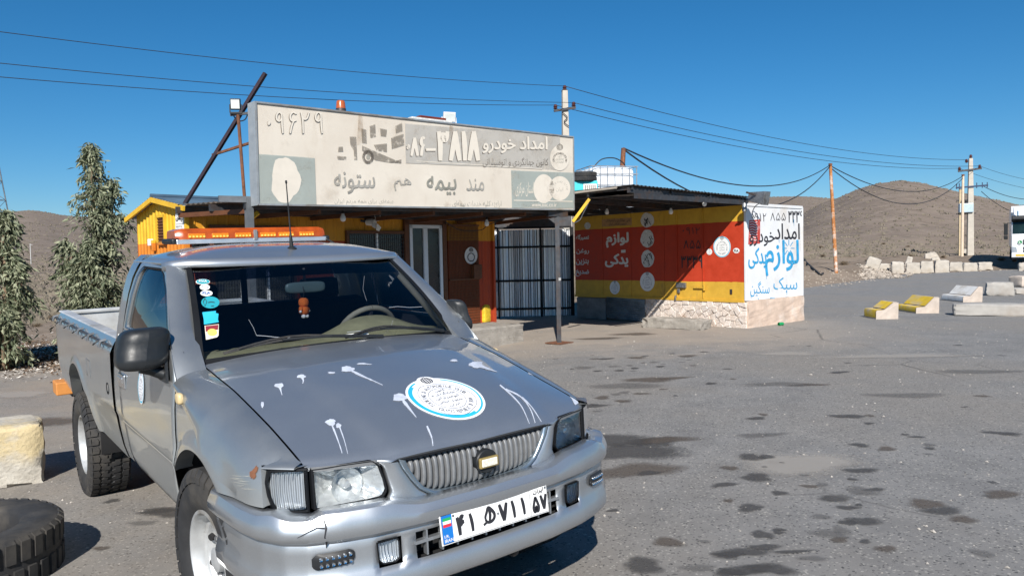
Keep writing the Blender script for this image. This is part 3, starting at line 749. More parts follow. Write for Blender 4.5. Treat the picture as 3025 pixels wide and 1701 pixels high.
flu = NT('fluted_lens'); wv = flu.n.new('ShaderNodeTexWave'); wv.inputs['Scale'].default_value = 26; wv.bands_direction = 'Y'; flu.t.links.new(flu.vec(), wv.inputs[0])
flu.set('Metallic', .5); flu.set('Roughness', .25); flu.set('Base Color', (.82, .87, .93)); flu.bump(wv.outputs[0], .9, .02); MAT['flute'] = flu.m
for s_ in (1, -1):
    h = body('headlight', loop_ring(HL, scale_loop(HL, .93), LP, ((-.03, -.07), (-.03, -.008), (.0, .002), (.55, .003), (1, -.006)), sgn=s_), M('frit'))
    body('headlight_bowl', loop_patch(scale_loop(HL, .95), LP, -.012, -.075, sgn=s_), M('facet'), h, smooth='all')
    m = MB(); cy, cz = -.535, .808
    mt = Matrix.Translation((LP(.535) - .075, s_ * cy, cz)) @ Matrix.Rotation(PI / 2, 4, 'Y')
    m.lathe([(.062, .045), (.055, .03), (.04, .012), (.018, .0), (.016, .03), (.012, .042), (0.001, .044)], 24, mt); body('headlight_bulb_shield', m, M('facet'), h, smooth=True)
    body('headlight_lens', loop_patch(scale_loop(HL, .955), LP, -.004, .014, sgn=s_), M('lamp_glass'), h, smooth='all')
    m = MB(); m.grid([[(LP(abs(y)) + .001, s_ * y, z + zz) for y in lin(-.658, -.445, 8)] for z, zz in ((.894, 0), (.874, .004))]); body('headlight_brow', m, M('grey_plastic'), h)
    c_ = body('corner_lamp', loop_ring(CL, scale_loop(CL, .86), LP, ((-.06, -.07), (-.06, -.008), (0.02, .0), (.6, .004), (1, -.004)), sgn=s_), M('frit'))
    body('corner_lamp_reflector', loop_patch(scale_loop(CL, .88), LP, -.016, -.02, sgn=s_), M('flute'), c_, smooth='all')
    body('corner_lamp_lens', loop_patch(scale_loop(CL, .875), LP, -.003, .008, sgn=s_), M('lamp_glass'), c_, smooth='all')
# ---- painted nose panel around the grille
G_OUT = [(-.366, .886), (-.352, .85), (-.317, .797), (-.285, .757), (-.245, .728), (-.19, .714), (-.08, .708), (.08, .708), (.19, .714), (.245, .728), (.285, .757), (.317, .797), (.352, .85), (.366, .886)]
G_IN = [(-.333, .874), (-.322, .845), (-.288, .79), (-.262, .76), (-.225, .741), (-.18, .731), (-.08, .725), (.08, .725), (.18, .731), (.225, .741), (.262, .76), (.288, .79), (.322, .845), (.333, .874)]
N_OUT = [(-.445, .89), (-.415, .862), (-.398, .79), (-.392, .765), (-.41, .737), (-.41, .715), (-.30, .703), (-.08, .692), (.08, .692), (.30, .703), (.41, .715), (.41, .737), (.392, .765), (.398, .79), (.415, .862), (.445, .89)]
def span_ring(lo, li, offs, n=80):                       # open band (both ends at the hood line)
    a = resample([(p, q, 0) for p, q in lo], n, False); b = resample([(p, q, 0) for p, q in li], n, False); rows = []
    for t, off in offs: rows.append([(lambda q: (LP(abs(q.x)) + off, q.x, q.y))(p.lerp(r, t)) for p, r in zip(a, b)])
    return MB().grid(rows)
body('nose_panel', span_ring(N_OUT, G_OUT, ((-.02, -.03), (0, -.004), (.08, .0), (.5, .006), (.92, .004), (1.0, -.004))), M('silver'), smooth='all', solid=.004)
gr = body('grille', span_ring(G_OUT, G_IN, ((-.03, -.012), (0, .004), (.2, .011), (.7, .009), (.95, .002), (1.0, -.02))), simple('grille_surround', (.26, .32, .37), .3, .75, var=.1, coat=.4), smooth='all')
m = MB(); m.poly([(LP(abs(y)) - .035, y, z) for y, z in rounded(G_IN[1:-1], 3) ] ); body('grille_backing', m, M('dark'), gr)
m = MB(); m.grid([[(LP(abs(y)) + o_, y, z) for y in lin(-.40, .40, 30)] for o_, z in ((.004, .884), (.006, .876), (-.02, .872))]); body('hood_seal', m, M('frit'))
gin_b = resample([(a, b, 0) for a, b in G_IN], 300, False)
def g_low(y): return min((p.y for p in gin_b if abs(p.x - y) < .012), default=.80)
for i in range(25):
    y = -.312 + .624 * i / 24; z0 = g_low(y) + .002; z1 = .870; x = LP(abs(y)); w = .0082
    m = MB(); rows = []
    for z in lin(z0, z1, 12):
        t = (z - z0) / (z1 - z0); d = -.016 + .024 * math.sin(PI * min(1, max(0, t))) ** .35
        rows.append([(x + d - .022, y - w, z), (x + d - .003, y - w * .95, z), (x + d, y - w * .7, z), (x + d - .002, y + w * .7, z), (x + d - .004, y + w * .95, z), (x + d - .022, y + w, z)])
    m.grid(rows); body('grille_slat', m, M('grey_plastic'), gr, smooth='all')
m = MB(); mt = Matrix.Translation((.806, .012, .806)) @ Matrix.Rotation(PI / 2, 4, 'Y')
m.lathe([(.047, -.03), (.047, .004), (.043, .008), (.001, .009)], 28, mt); m.xf(lambda x, y, z: (x, .012 + (y - .012) * 1.1, z)); eb = body('grille_badge', m, M('black_plastic'), smooth=True)
m = MB(); m.box((.822, .012, .806), (.014, .092, .042)); body('badge_lamp', m, simple('badge_gold', (.45, .33, .12), .4, .5), eb, bevel=.005)
m = MB(); m.box((.829, .012, .806), (.006, .074, .03)); body('badge_lamp_lens', m, simple('badge_lens', (.72, .68, .58), .3, var=.25, scale=120), eb, bevel=.003)

# ---- front bumper
MAT['led_housing'] = simple('led_housing', (.02, .021, .023), .5, spec=.3)
YP = sorted(set([round(v, 4) for v in list(np.linspace(0, .345, 12)) + [.40] + list(np.linspace(.40, .49, 5)) + list(np.linspace(.49, .70, 10)) + list(np.linspace(.70, .80, 12)) + list(np.linspace(.80, .875, 24))]))
plan = [(-y, BP(y)) for y in reversed(YP[1:])] + [(y, BP(y)) for y in YP]
def nrm_plan(i):
    a = plan[max(0, i - 1)]; b = plan[min(len(plan) - 1, i + 1)]; d = Vector((b[0] - a[0], b[1] - a[1], 0)).normalized(); return Vector((-d.y, d.x, 0))
BZ = [(.756, .075), (.758, .03), (.751, .008), (.728, -.004), (.70, -.010), (.677, -.010), (.662, -.004), (.654, .009), (.648, .020), (.640, .024), (.625, .020), (.608, .020), (.58, .021), (.553, .020), (.53, .014), (.505, .002), (.475, -.004), (.452, -.002), (.437, .008), (.425, .025), (.42, .08)]
def bump_pt(i, z, ins):
    nn = nrm_plan(i); y, x = plan[i]; dz = 0
    if z > .70:
        dz = -.018 * sstep((abs(y) - .66) / .05) * (1 - sstep((abs(y) - .76) / .06)) + (-.025) * (1 - sstep((abs(y) - .3) / .16))
        dz *= sstep((z - .69) / .04); dz -= .014 * sstep((abs(y) - .80) / .05) * sstep((z - .69) / .04)
    if z < .54: x_s = .02 * sstep((.54 - z) / .1) * sstep((abs(y) - .7) / .1); ins += x_s
    return (x - nn.y * ins, y - nn.x * ins, z + dz)
m = MB(); m.grid([[bump_pt(i, z, ins) for i in range(len(plan))] for z, ins in BZ])
nc = len(plan); keep = []
for q in m.f:
    ys_ = [m.v[i][1] for i in q]; zs_ = [m.v[i][2] for i in q]; cy, cz = abs(sum(ys_) / 4), sum(zs_) / 4
    if cy < .344 and .53 < cz < .624: continue
    if .401 < cy < .489 and .53 < cz < .624: continue
    keep.append(q)
m.f = keep
bumper = body('front_bumper', m.flip(), M('silver'), smooth=True, solid=.006)
m = MB(); m.box((.70, 0, .575), (.10, .74, .14)); m.box((.66, 0, .48), (.2, 1.2, .04)); m.box((.68, .0, .66), (.16, 1.1, .1)); body('bumper_beam', m, M('dark'), bumper)
m = MB(); m.bar((.835, -.35, .588), (.835, .35, .588), .02, .012); body('air_intake_bar', m, M('silver'), bumper)
for y in lin(-.30, .30, 10):
    m = MB(); m.bar((.832, y, .533), (.832, y, .625), .024, .007, (0, 1, 0)); body('air_intake_fin', m, M('silver'), bumper)
for s_ in (1, -1):
    FL = [(-.491, .620), (-.414, .624), (-.406, .606), (-.406, .548), (-.424, .536), (-.470, .538), (-.486, .553)]
    pk = MB(); pk.box((BP(.445) - .06, s_ * -.445, .577), (.02, .10, .10)); body('fog_lamp_pocket', pk, M('dark'), bumper)
    f = body('fog_lamp', loop_ring(FL, scale_loop(FL, .9), BP, ((-.04, -.055), (0, -.016), (1, -.018)), sgn=s_), M('frit'))
    body('fog_lamp_reflector', loop_patch(scale_loop(FL, .94), BP, -.024, -.02, n=32, sgn=s_), M('flute'), f, smooth='all')
    body('fog_lamp_lens', loop_patch(scale_loop(FL, .93), BP, -.018, .006, n=32, sgn=s_), M('lamp_glass'), f, smooth='all')
    LL = [(-.704, .60), (-.690, .613), (-.585, .620), (-.568, .610), (-.568, .585), (-.585, .568), (-.690, .558), (-.704, .57)]
    l = body('led_lamp', loop_patch(LL, BP, -.012, .012, n=40, sgn=s_), M('led_housing'), smooth=True)
    for r_ in range(2):
        for c_ in range(6):
            y = -.680 + c_ * .0184; z = .5745 + r_ * .0235 + c_ * .0016; m = MB()
            mt = Matrix.Translation((BP(abs(y)) - .004, s_ * y, z)) @ Matrix.Rotation(PI / 2 - .5 * s_ * -1 * 0, 4, 'Y')
            m.lathe([(.0066, .0), (.0064, .006), (.0045, .005), (.002, .004), (.0005, .007)], 12, mt); body('led', m, M('reflector'), l, smooth=True)
# bumper patch of bare plastic and cracks
def bpt(y, z, o_=.003):
    i = min(range(nc), key=lambda k: abs(plan[k][0] - y)); ins = float(np.interp(-z, [-q[0] for q in BZ], [q[1] for q in BZ])); nn = nrm_plan(i)
    x = BP(abs(y)); return Vector(rk(x - nn.y * (ins - o_), y - nn.x * (ins - o_), z))
m = MB(); ribbon2d([(-.665, .745), (-.658, .71), (-.664, .68), (-.66, .655), (-.662, .63)], [.003, .006, .004, .006, .002], lambda a, b: bpt(a, b), m)
ribbon2d([(-.662, .71), (-.685, .715), (-.71, .705), (-.725, .695), (-.74, .685)], [.005, .004, .004, .003, .001], lambda a, b: bpt(a, b), m); obj('bumper_crack', m, M('ink'), bumper)
# tow hook under the bumper
m = MB(); m.tube([(.66 + .045 * math.cos(t), .22 + .0 * t, .37 + .045 * math.sin(t)) for t in lin(0, 2 * PI, 17)], .010, 8); m.box((.6, .22, .40), (.1, .03, .05)); body('tow_hook', m, M('dark_steel'))

# ---- number plate
PX = .882
def plate_pt(u, v, o_=0.0):                              # u 0..0.52 (from the vehicle's right), v 0..0.11
    return Vector(rk(PX + o_ - .012 * (v / .11), -.26 + u, .5625 + v))
def pl(u0, v0, u1, v1, o_): return MB().poly([plate_pt(u0, v0, o_), plate_pt(u1, v0, o_), plate_pt(u1, v1, o_), plate_pt(u0, v1, o_)])
m = MB(); b = [plate_pt(u, v, o_) for o_ in (-.004, .0) for u, v in ((0, 0), (.52, 0), (.52, .112), (0, .112))]
m.add(b, [(3, 2, 1, 0), (4, 5, 6, 7)] + [(i, (i + 1) % 4, 4 + (i + 1) % 4, 4 + i) for i in range(4)])
np_ = obj('number_plate', m, simple('plate_white', (.86, .86, .85), .4, var=.03), truck, bevel=.0015)
m = MB()
for a in ((.004, .004, .516, .0055), (.004, .1065, .516, .108), (.004, .004, .0055, .108), (.5145, .004, .516, .108), (.4255, .004, .4275, .108)): m.add(pl(*a, .0012).v, [(0, 1, 2, 3)])
obj('plate_border', m, M('ink'), np_)
obj('plate_blue_band', pl(.006, .006, .052, .106, .0012), simple('plate_blue', (.01, .16, .52), .4, var=.05), np_)
for k, cl_ in enumerate(((.02, .35, .10), (.85, .85, .83), (.7, .03, .05))): obj('plate_flag', pl(.011, .086 - k * .011, .047, .097 - k * .011, .002), simple('flag%d' % k, cl_, .5, var=.03), np_)
obj('plate_lettering', letter_mb('I.R.', .012, .026, .034, .037, lambda u, v: plate_pt(u, v, .002), .01), M('white_paint'), np_)
obj('plate_lettering', letter_mb('IRAN', .012, .010, .049, .022, lambda u, v: plate_pt(u, v, .002), .01), M('white_paint'), np_)
mpl = lambda u, v: plate_pt(u, v, .0016)
for s_, u0, u1, v0, v1, bo in (('۴', .064, .112, .016, .092, .09), ('۱', .122, .154, .016, .092, .09), ('ه', .182, .256, .024, .092, .07), ('۷', .266, .314, .016, .092, .09), ('۱', .324, .356, .016, .092, .09), ('۱', .374, .406, .016, .092, .09), ('۵', .434, .474, .012, .078, .09), ('۷', .477, .514, .012, .078, .09), ('ایران', .444, .500, .083, .104, .03)):
    obj('plate_lettering', letter_mb(s_, u0, v0, u1, v1, mpl, bo), M('ink'), np_)
for u, v in ((.058, .098), (.262, .056), (.508, .1)):
    m = MB(); m.add([plate_pt(u + .005 * math.cos(t), v + .005 * math.sin(t), .003) for t in lin(0, 5.5, 8)], [tuple(range(8))]); obj('plate_screw', m, M('steel'), np_)
# ---- load bed
BX0, BX1, RAIL = -1.722, -4.085, 1.128
def bed_side():
    cols = []
    xs = sorted(set(lin(BX0, BX1, 70) + [RA[0] - RA[2] + .0005, RA[0] + RA[2] - .0005, RA[0] - RA[2] - .0005, RA[0] + RA[2] + .0005]))
    for x in xs:
        base = .415 if x > RA[0] else .52 + .06 * sstep((-3.5 - x) / .5)
        zl = arch_low(x, base, RA)
        col = [(x, -(ybed(x, z) + flare(x, z, RA, .07, .018)), z) for z in sorted(set(lin(zl, 1.04, 22) + lin(1.045, RAIL, 7)))]
        z = zl; y = ybed(x, z) + flare(x, z, RA, .07, .018)
        col = [(x, -(y - .07), z + .004), (x, -(y - .012), z + .003)] + col
        cols.append(col)
    return MB().grid(cols).flip()
m = bed_side(); bl = body('bed_side', MB().add(m.v, m.f).mirror(), M('silver_side'), smooth=True); br = body('bed_side', m, M('silver_side'), smooth=True)
for s_, par in ((1, br), (-1, bl)):
    m = MB(); xs = lin(BX0, BX1 + .01, 20)
    m.grid([[(x, -s_ * y, z) for x in xs] for y, z in ((.812, RAIL - .003), (.806, RAIL + .004), (.745, RAIL + .004), (.735, RAIL - .004), (.735, RAIL - .05), (.765, RAIL - .07), (.765, .64))]); body('bed_inner_wall', m, simple('bed_liner_paint', (.50, .51, .52), .55, .35, var=.25, scale=5, dirt=(.28, .26, .22)), par, solid=.003)
    for k, x in enumerate(lin(-1.92, -3.92, 6)):
        m = MB(); m.tube([(x, -s_ * .835, 1.108), (x - .004, -s_ * .868, 1.10), (x - .01, -s_ * .876, 1.066)], .009, 7); body('rope_hook', m, M('steel'), par)
        m = MB(); m.tube([(x - .17, -s_ * .846, 1.088), (x - .172, -s_ * .872, 1.072), (x - .166, -s_ * .885, 1.062)], .005, 6); body('rope_cleat', m, M('black_plastic'), par)
    m = MB(); m.tube([(x, -s_ * .852, 1.088) for x in lin(-1.76, -3.98, 6)], .0075, 6); body('rope_rail', m, M('dark_steel'), par)
m = MB(); m.box((-2.9, 0, .63), (2.36, 1.54, .03)); [m.box((-2.9, y, .65), (2.34, .04, .016)) for y in lin(-.68, .68, 12)]; body('bed_floor', m, simple('bed_floor_paint', (.30, .31, .31), .6, .3, var=.3, scale=4, dirt=(.25, .22, .18)))
m = MB(); m.box((-1.735, 0, .88), (.03, 1.54, .5)); body('bed_front_wall', m, M('silver_side'))
m = MB(); m.box((-4.055, 0, .86), (.05, 1.5, .50)); m.box((-4.05, 0, 1.115), (.075, 1.52, .03)); tg = body('tailgate', m, simple('tailgate_paint', (.58, .59, .58), .5, .3, var=.15, scale=4, dirt=(.3, .28, .24)), bevel=.008)
for s_ in (1, -1):
    m = MB(); m.grid([[(-4.062 - .03 * math.sin(t), -s_ * (.79 + .035 * math.cos(t) * (1 if z > 0 else 1)), z) for t in lin(0, PI / 2 + .3, 8)] for z in lin(.72, .99, 8)]); body('tail_lamp', m, simple('tail_lens', (.55, .42, .40), .25, var=.3, scale=30, coat=.4), smooth='all', solid=.01)
    # fuel flap outline and filler hole on the right flank
m = MB()
for a, b in (((-2.43, .912), (-2.56, .92)), ((-2.43, .912), (-2.43, .80)), ((-2.56, .92), (-2.565, .80))):
    m.bar((a[0], -.8580, a[1]), (b[0], -.8580, b[1]), .003, .003, (0, 1, 0))
body('fuel_flap_edge', m, M('steel'), br)
m = MB(); mt = Matrix.Translation((-1.86, -.853, .82)) @ Matrix.Rotation(PI / 2, 4, 'X'); m.lathe([(.036, 0), (.036, .006), (.026, .004), (.001, .002)], 20, mt); body('filler_cap', m, M('frit'), br, smooth=True)
# ---- rear step bumper with an orange end
m = MB(); m.box((-4.28, 0, .44), (.16, 1.5, .13)); [m.bar((-4.0, y, .42), (-4.3, y, .42), .06, .08) for y in (-.5, .5)]; m.box((-4.2, -.70, .40), (.3, .03, .3)); rb = body('rear_bumper', m, M('dark_steel'), bevel=.008)
m = MB(); m.box((-4.27, -.80, .46), (.20, .13, .11)); body('bumper_end', m, simple('orange_end', (.55, .22, .05), .6, var=.2), rb, bevel=.01)
# ---- chassis, wheel houses
m = MB()
for y in (-.42, .42): m.bar((.55, y, .40), (-4.1, y, .40), .08, .13)
m.box((-.2, 0, .46), (1.3, .8, .25)); m.box((-1.0, 0, .44), (1.3, 1.45, .05)); m.box((-.1, 0, .75), (.9, .9, .35)); m.box((-2.9, 0, .5), (2.3, 1.2, .1)); m.bar((-3.03, -.6, .27), (-3.03, .6, .27), .11, .11); m.bar((0, -.6, .38), (0, .6, .38), .1, .1)
m.tube([(-3.03, 0, .16), (-3.03, 0, .38)], .13, 12); body('chassis', m, M('dark'))
for a, x in ((FA, 0), (RA, 1)):
    for s_ in (1, -1):
        m = MB(); ri = a[2] + .01
        m.grid([[(a[0] + ri * math.cos(t), -s_ * y, a[1] + ri * math.sin(t)) for t in lin(-.35, PI + .35, 26)] for y in (.805, .50)])
        m.add([(a[0] + ri * math.cos(t), -s_ * .50, a[1] + ri * math.sin(t)) for t in lin(-.35, PI + .35, 26)], [tuple(range(26))]); body('wheel_house', m, M('dark'), smooth=True)
# ---- wheels: tyre carcass, tread blocks, steel rim
def tyre_profile(R, w, rim):
    h = w / 2
    return [(rim, -h * .72), (rim + .012, -h * .86), (rim + .05, -h * .99), (rim + .09, -h * 1.0), (R - .06, -h * .97), (R - .025, -h * .93), (R - .012, -h * .84), (R - .010, -h * .4), (R - .010, 0),
            (R - .010, h * .4), (R - .012, h * .84), (R - .025, h * .93), (R - .06, h * .97), (rim + .09, h * 1.0), (rim + .05, h * .99), (rim + .012, h * .86), (rim, h * .72)]
def tread_mb(R, w, nb=40):
    m = MB(); h = w / 2; R0, R1 = R - .014, R
    def blk(pts, side=0):
        k = len(pts); vs = [(r * math.cos(t), r * math.sin(t), z) for r in (R0, R1) for t, z in pts]
        m.add(vs, [tuple(range(k, 2 * k))] + [(i, (i + 1) % k, k + (i + 1) % k, k + i) for i in range(k)])
    for i in range(nb):
        t0 = 2 * PI * i / nb; d = 2 * PI / nb; R_ = random.Random(i)
        for sg in (-1, 1):
            o = d * .5 * (sg > 0)
            a = t0 + o
            blk([(a + d * .05, sg * h * .56), (a + d * .5, sg * h * .52), (a + d * .88, sg * h * .60), (a + d * .92, sg * h * .86), (a + d * .5, sg * h * .84), (a + d * .08, sg * h * .88)][::sg])
            # shoulder lug running down the sidewall
            pts = [(a + d * .08, 0), (a + d * .92, 0)]; b = len(m.v)
            L = [((R, .88), (R - .03, 1.0), (R - .055, 1.015), (R - .055, .9)), ]
            q = L[0]; m.add([(r * math.cos(t), r * math.sin(t), sg * h * z) for t in (a + d * .08, a + d * .9) for r, z in q], [(0, 1, 5, 4), (1, 2, 6, 5), (3, 2, 1, 0), (4, 5, 6, 7), (2, 3, 7, 6)])
            a2 = t0 + d * .3 * sg
            blk([(a2 + d * .04, sg * h * .08), (a2 + d * .42, sg * h * .03), (a2 + d * .55, sg * h * .2), (a2 + d * .9, sg * h * .16), (a2 + d * .84, sg * h * .46), (a2 + d * .45, sg * h * .42), (a2 + d * .3, sg * h * .48), (a2 + d * .06, sg * h * .36)][::sg])
    return m
def rim_mb(rim, w):
    h = w / 2
    return [(rim + .008, h * .80), (rim + .010, h * .86), (rim - .004, h * .88), (rim - .014, h * .80), (rim - .02, h * .45), (rim - .034, h * .40), (rim - .05, h * .10), (rim - .058, -.0), (rim - .075, h * .05), (rim - .10, h * .32), (rim - .115, h * .36), (.055, h * .30), (.05, h * .62), (.03, h * .68), (.001, h * .68)]
MAT['rim'] = simple('rim_paint', (.52, .53, .53), .42, .45, var=.12, scale=12, dirt=(.25, .22, .18))
TY_R, TY_W, RIM = .385, .262, .205
tyre_me = None
def wheel(x, y, side, steer=0.0, spin=0.0):
    global tyre_me
    w = bpy.data.objects.new('wheel', None); COL.objects.link(w); w.parent = truck; w.empty_display_size = .05
    # local frame: disc axis local Z points outboard
    w.matrix_local = Matrix.Translation((x, y, TY_R - .004)) @ Matrix.Rotation(steer, 4, 'Z') @ Matrix.Rotation(side * PI / 2, 4, 'X') @ Matrix.Rotation(spin, 4, 'Z')
    if tyre_me is None:
        a = MB().lathe(tyre_profile(TY_R, TY_W, RIM), 64).mesh('tyre'); b = tread_mb(TY_R, TY_W).mesh('tread'); c = MB().lathe(rim_mb(RIM, TY_W), 48); c.lathe([(RIM + .004, -TY_W * .42), (RIM - .01, -TY_W * .38), (RIM - .03, 0), (RIM - .05, .004)], 48)
        d = MB()
        for k in range(6):
            t = 2 * PI * k / 6; mt = Matrix.Translation((.082 * math.cos(t), .082 * math.sin(t), TY_W * .16)); d.lathe([(.012, 0), (.012, .02), (.001, .022)], 6, mt)
        e = MB()
        for k in range(8):
            t = 2 * PI * (k + .5) / 8; mt = Matrix.Translation((.145 * math.cos(t), .145 * math.sin(t), TY_W * .15)) @ Matrix.Rotation(t, 4, 'Z') @ Matrix.Rotation(-.35, 4, 'Y'); e.lathe([(.001, .014), (.015, .014), (.017, .0)], 12, mt)
        tyre_me = (a, b, c.mesh('rim'), d.mesh('wheel_nut'), e.mesh('rim_vent'))
    obj('tyre', tyre_me[0], M('rubber'), w, smooth='all'); t = obj('tread', tyre_me[1], M('rubber'), w); t['kind'] = 'stuff'
    obj('rim', tyre_me[2], M('rim'), w, smooth=True); obj('wheel_nut', tyre_me[3], M('steel'), w); obj('rim_vent', tyre_me[4], M('dark'), w)
wheel(0, -.735, 1, math.radians(3)); wheel(0, .735, -1, math.radians(3), .3); wheel(-3.03, -.735, 1, 0, .2); wheel(-3.03, .735, -1, 0, .5)
# ---- mirrors
def superell(c, d, e=.55, n=20, fn=None):
    m = MB(); rows = []
    def sp(v, k): return math.copysign(abs(v) ** k, v)
    for i in range(n + 1):
        a = -PI / 2 + PI * i / n; rows.append([(c[0] + d[0] / 2 * sp(math.cos(a), e) * sp(math.cos(b), e), c[1] + d[1] / 2 * sp(math.cos(a), e) * sp(math.sin(b), e), c[2] + d[2] / 2 * sp(math.sin(a), e)) for b in lin(0, 2 * PI, 2 * n + 1)])
    m.grid(rows)
    if fn: m.xf(fn)
    return m
MAT['mirror_black'] = simple('mirror_plastic', (.017, .019, .021), .42, var=.12, scale=30, spec=.4)
for s_ in (1, -1):
    ky = 1.0 if s_ > 0 else .36
    dX, dY = (0, 0) if s_ > 0 else (-.03, .02)
    def shp(x, y, z): y = -.82 + dY + (y + .82) * ky; return (x + dX + .035 * ((y + .925) / .11) ** 2 * -1 + (.02 if z < 1.2 else 0), s_ * (y + (.02 * (z - 1.21) / .09)), z)
    mi = body('side_mirror', superell((-.51, -.925, 1.215), (.135, .22, .185), .5, 22, shp), M('mirror_black'), smooth='all')
    m = MB(); m.box((0, 0, 0), (.004, .17, .14)); m.xf(lambda x, y, z: (x - .583 + dX, s_ * (-.82 + dY + (y - .105) * ky), z + 1.215)); body('mirror_glass', m, M('chrome'), mi)
    m = MB(); m.tube([(-.47, -.81 * s_, 1.075), (-.485, -.83 * s_, 1.085), (-.50 + dX, -(.84 - dY + .06 * ky) * s_, 1.115), (-.505 + dX, -(.84 - dY + .10 * ky) * s_, 1.135)], [.032, .03, .024, .03], 10); body('mirror_arm', m, M('mirror_black'), mi, smooth=True)
    m = MB(); m.poly([(x, -s_ * (ycab(x, z) + .012), z) for x, z in ((-.41, 1.06), (-.54, 1.06), (-.66, 1.225), (-.60, 1.25), (-.49, 1.185))]); body('mirror_sail', m, M('mirror_black'), mi, solid=.012)
    m = superell((-.235, -.853 * s_, 1.02), (.062, .028, .05), .6, 10); body('side_indicator', m, simple('indicator_lens', (.62, .48, .26), .35, var=.12), smooth='all')
# ---- light bar on the cab roof
LBY = -.058
lb = body('light_bar', MB().box((-1.53, LBY, 1.692), (.24, .93, .028)), simple('bar_aluminium', (.72, .73, .74), .35, .8, var=.08), bevel=.006)
def barsec(y, k=1.0):
    return [(-1.53 + dx * k, y, 1.703 + dz) for dx, dz in ((.118, .0), (.116, .03), (.095, .05), (-.095, .05), (-.116, .03), (-.118, .0))]
m = MB(); m.grid([barsec(-.47, .92)[:1] * 0 + barsec(y, k) for y, k in ((-.478, .80), (-.44, .97), (-.42, 1), (.42, 1), (.44, .97), (.478, .80))]); k0 = 6
m.f += [tuple(range(6)), tuple(reversed(range(30, 36)))]
m.xf(lambda x, y, z: (x, y * .97 + LBY, z + .004 + (.012 * sstep((abs(y) - .30) / .06) * (1 - sstep((abs(y) - .43) / .05)) if z > 1.745 else 0))); body('amber_dome', m, M('amber'), lb, smooth=True)
for y in (-.36, -.22, -.08, .08, .20, .34):
    m = MB(); m.box((-1.411, y * .97 + LBY, 1.7255), (.006, .098, .026)); body('amber_reflector', m, M('amber_core'), lb, bevel=.003)
    m = MB()
    for q in range(5): m.add([(-1.4065, y * .97 + LBY - .04 + q * .02 + .007 * math.cos(t), 1.721 + .006 * math.sin(t)) for t in lin(0, 5.4, 7)], [tuple(range(7))])
    body('amber_led', m, simple('led_amber', (1.0, .55, .10), .25), lb)
m = MB(); m.box((-1.41, LBY - .002, 1.725), (.016, .022, .062)); body('bar_divider', m, M('grey_plastic'), lb, bevel=.003)
for y in (-.483, .483): m = MB(); m.box((-1.53, y * .965 + LBY, 1.695), (.235, .05, .034)); body('bar_end_cap', m, M('black_plastic'), lb, bevel=.012)
for y in (-.30, .30): m = MB(); m.box((-1.52, y + LBY, 1.672), (.10, .08, .036)); body('bar_foot', m, M('black_plastic'), lb, bevel=.008)
m = MB(); m.tube([(-1.42, .40, 1.69), (-1.38, .41, 1.68), (-1.34, .43, 1.655)], .006, 6); body('bar_cable', m, M('black_plastic'), lb)
# ---- aerial
m = MB(); m.lathe([(.034, 0), (.03, .008), (.012, .02), (.010, .05), (.007, .09), (.0045, .10), (.003, .38), (.006, .385), (.006, .40), (.001, .402)], 14, Matrix.Translation((-1.0, 0, 1.632)) @ Matrix.Rotation(.02, 4, 'X')); body('aerial', m, M('black_plastic'), smooth=True)
# ---- cab interior
m = MB(); m.grid([[(x, .70 * v, z + h_ * math.exp(-(abs(v - .42) / .36) ** 2.6)) for v in lin(-1, 1, 40)] for x, z, h_ in ((-.44, 1.135, 0), (-.50, 1.15, .01), (-.58, 1.155, .06), (-.66, 1.15, .10), (-.72, 1.12, .10), (-.75, 1.0, .03), (-.76, .8, 0))])
body('dashboard', m.flip(), M('olive'), smooth='all')
m = MB(); mt = Matrix.Translation((-.86, .37, 1.115)) @ Matrix.Rotation(math.radians(-62), 4, 'Y')
m.tube([mt @ Vector((.185 * math.cos(t), .185 * math.sin(t), 0)) for t in lin(0, 2 * PI, 33)], .017, 8, False); sw = body('steering_wheel', m, M('tan'), smooth='all')
m = MB(); m.tube([mt @ Vector((-.18, 0, 0)), mt @ Vector((0, 0, -.03)), mt @ Vector((.18, 0, 0))], .014, 6); m.tube([mt @ Vector((0, 0, -.02)), mt @ Vector((0, 0, -.3))], .03, 8); body('steering_column', m, M('interior'), sw)
m = MB(); m.box((-1.25, 0, .78), (.55, 1.4, .2)); m.box((-1.5, 0, 1.05), (.14, 1.36, .5), Matrix.Rotation(.12, 3, 'Y')); body('bench_seat', m, M('interior'), bevel=.04)
for y in (-.4, .4): m = MB(); m.box((-1.56, y, 1.36), (.09, .26, .14)); body('head_rest', m, M('interior'), bevel=.03)
m = MB(); m.box((-.9, 0, .6), (1.5, 1.5, .02)); m.box((-.36, 0, .85), (.02, 1.4, .5)); m.grid([[(x, y, RZ(x) - .03 - .06 * abs(y / .66) ** 3) for y in lin(-.66, .66, 9)] for x in lin(-.93, -1.66, 8)]); body('cab_lining', m, M('interior'))
for s_ in (1, -1):
    m = MB(); m.grid([[(x, -s_ * (yside(z) - .05), z) for z in (.5, .9, 1.19)] for x in (-.45, -1.6)]); body('door_card', m, M('interior'))
    m = MB(); m.tube([(-.50, -s_ * .70, 1.14), (-.66, -s_ * .655, 1.30), (-.86, -s_ * .605, 1.47), (-.95, -s_ * .585, 1.535)], .02, 7); body('pillar_trim', m, M('tan'), smooth='all')
m = superell((-.79, -.02, 1.425), (.03, .235, .062), .5, 10); body('rear_view_mirror', m, simple('mirror_back', (.09, .14, .15), .4), smooth='all')
m = MB(); m.tube([(-.79, -.02, 1.44), (-.80, -.02, 1.53)], .008, 6); body('mirror_stalk', m, M('interior'))
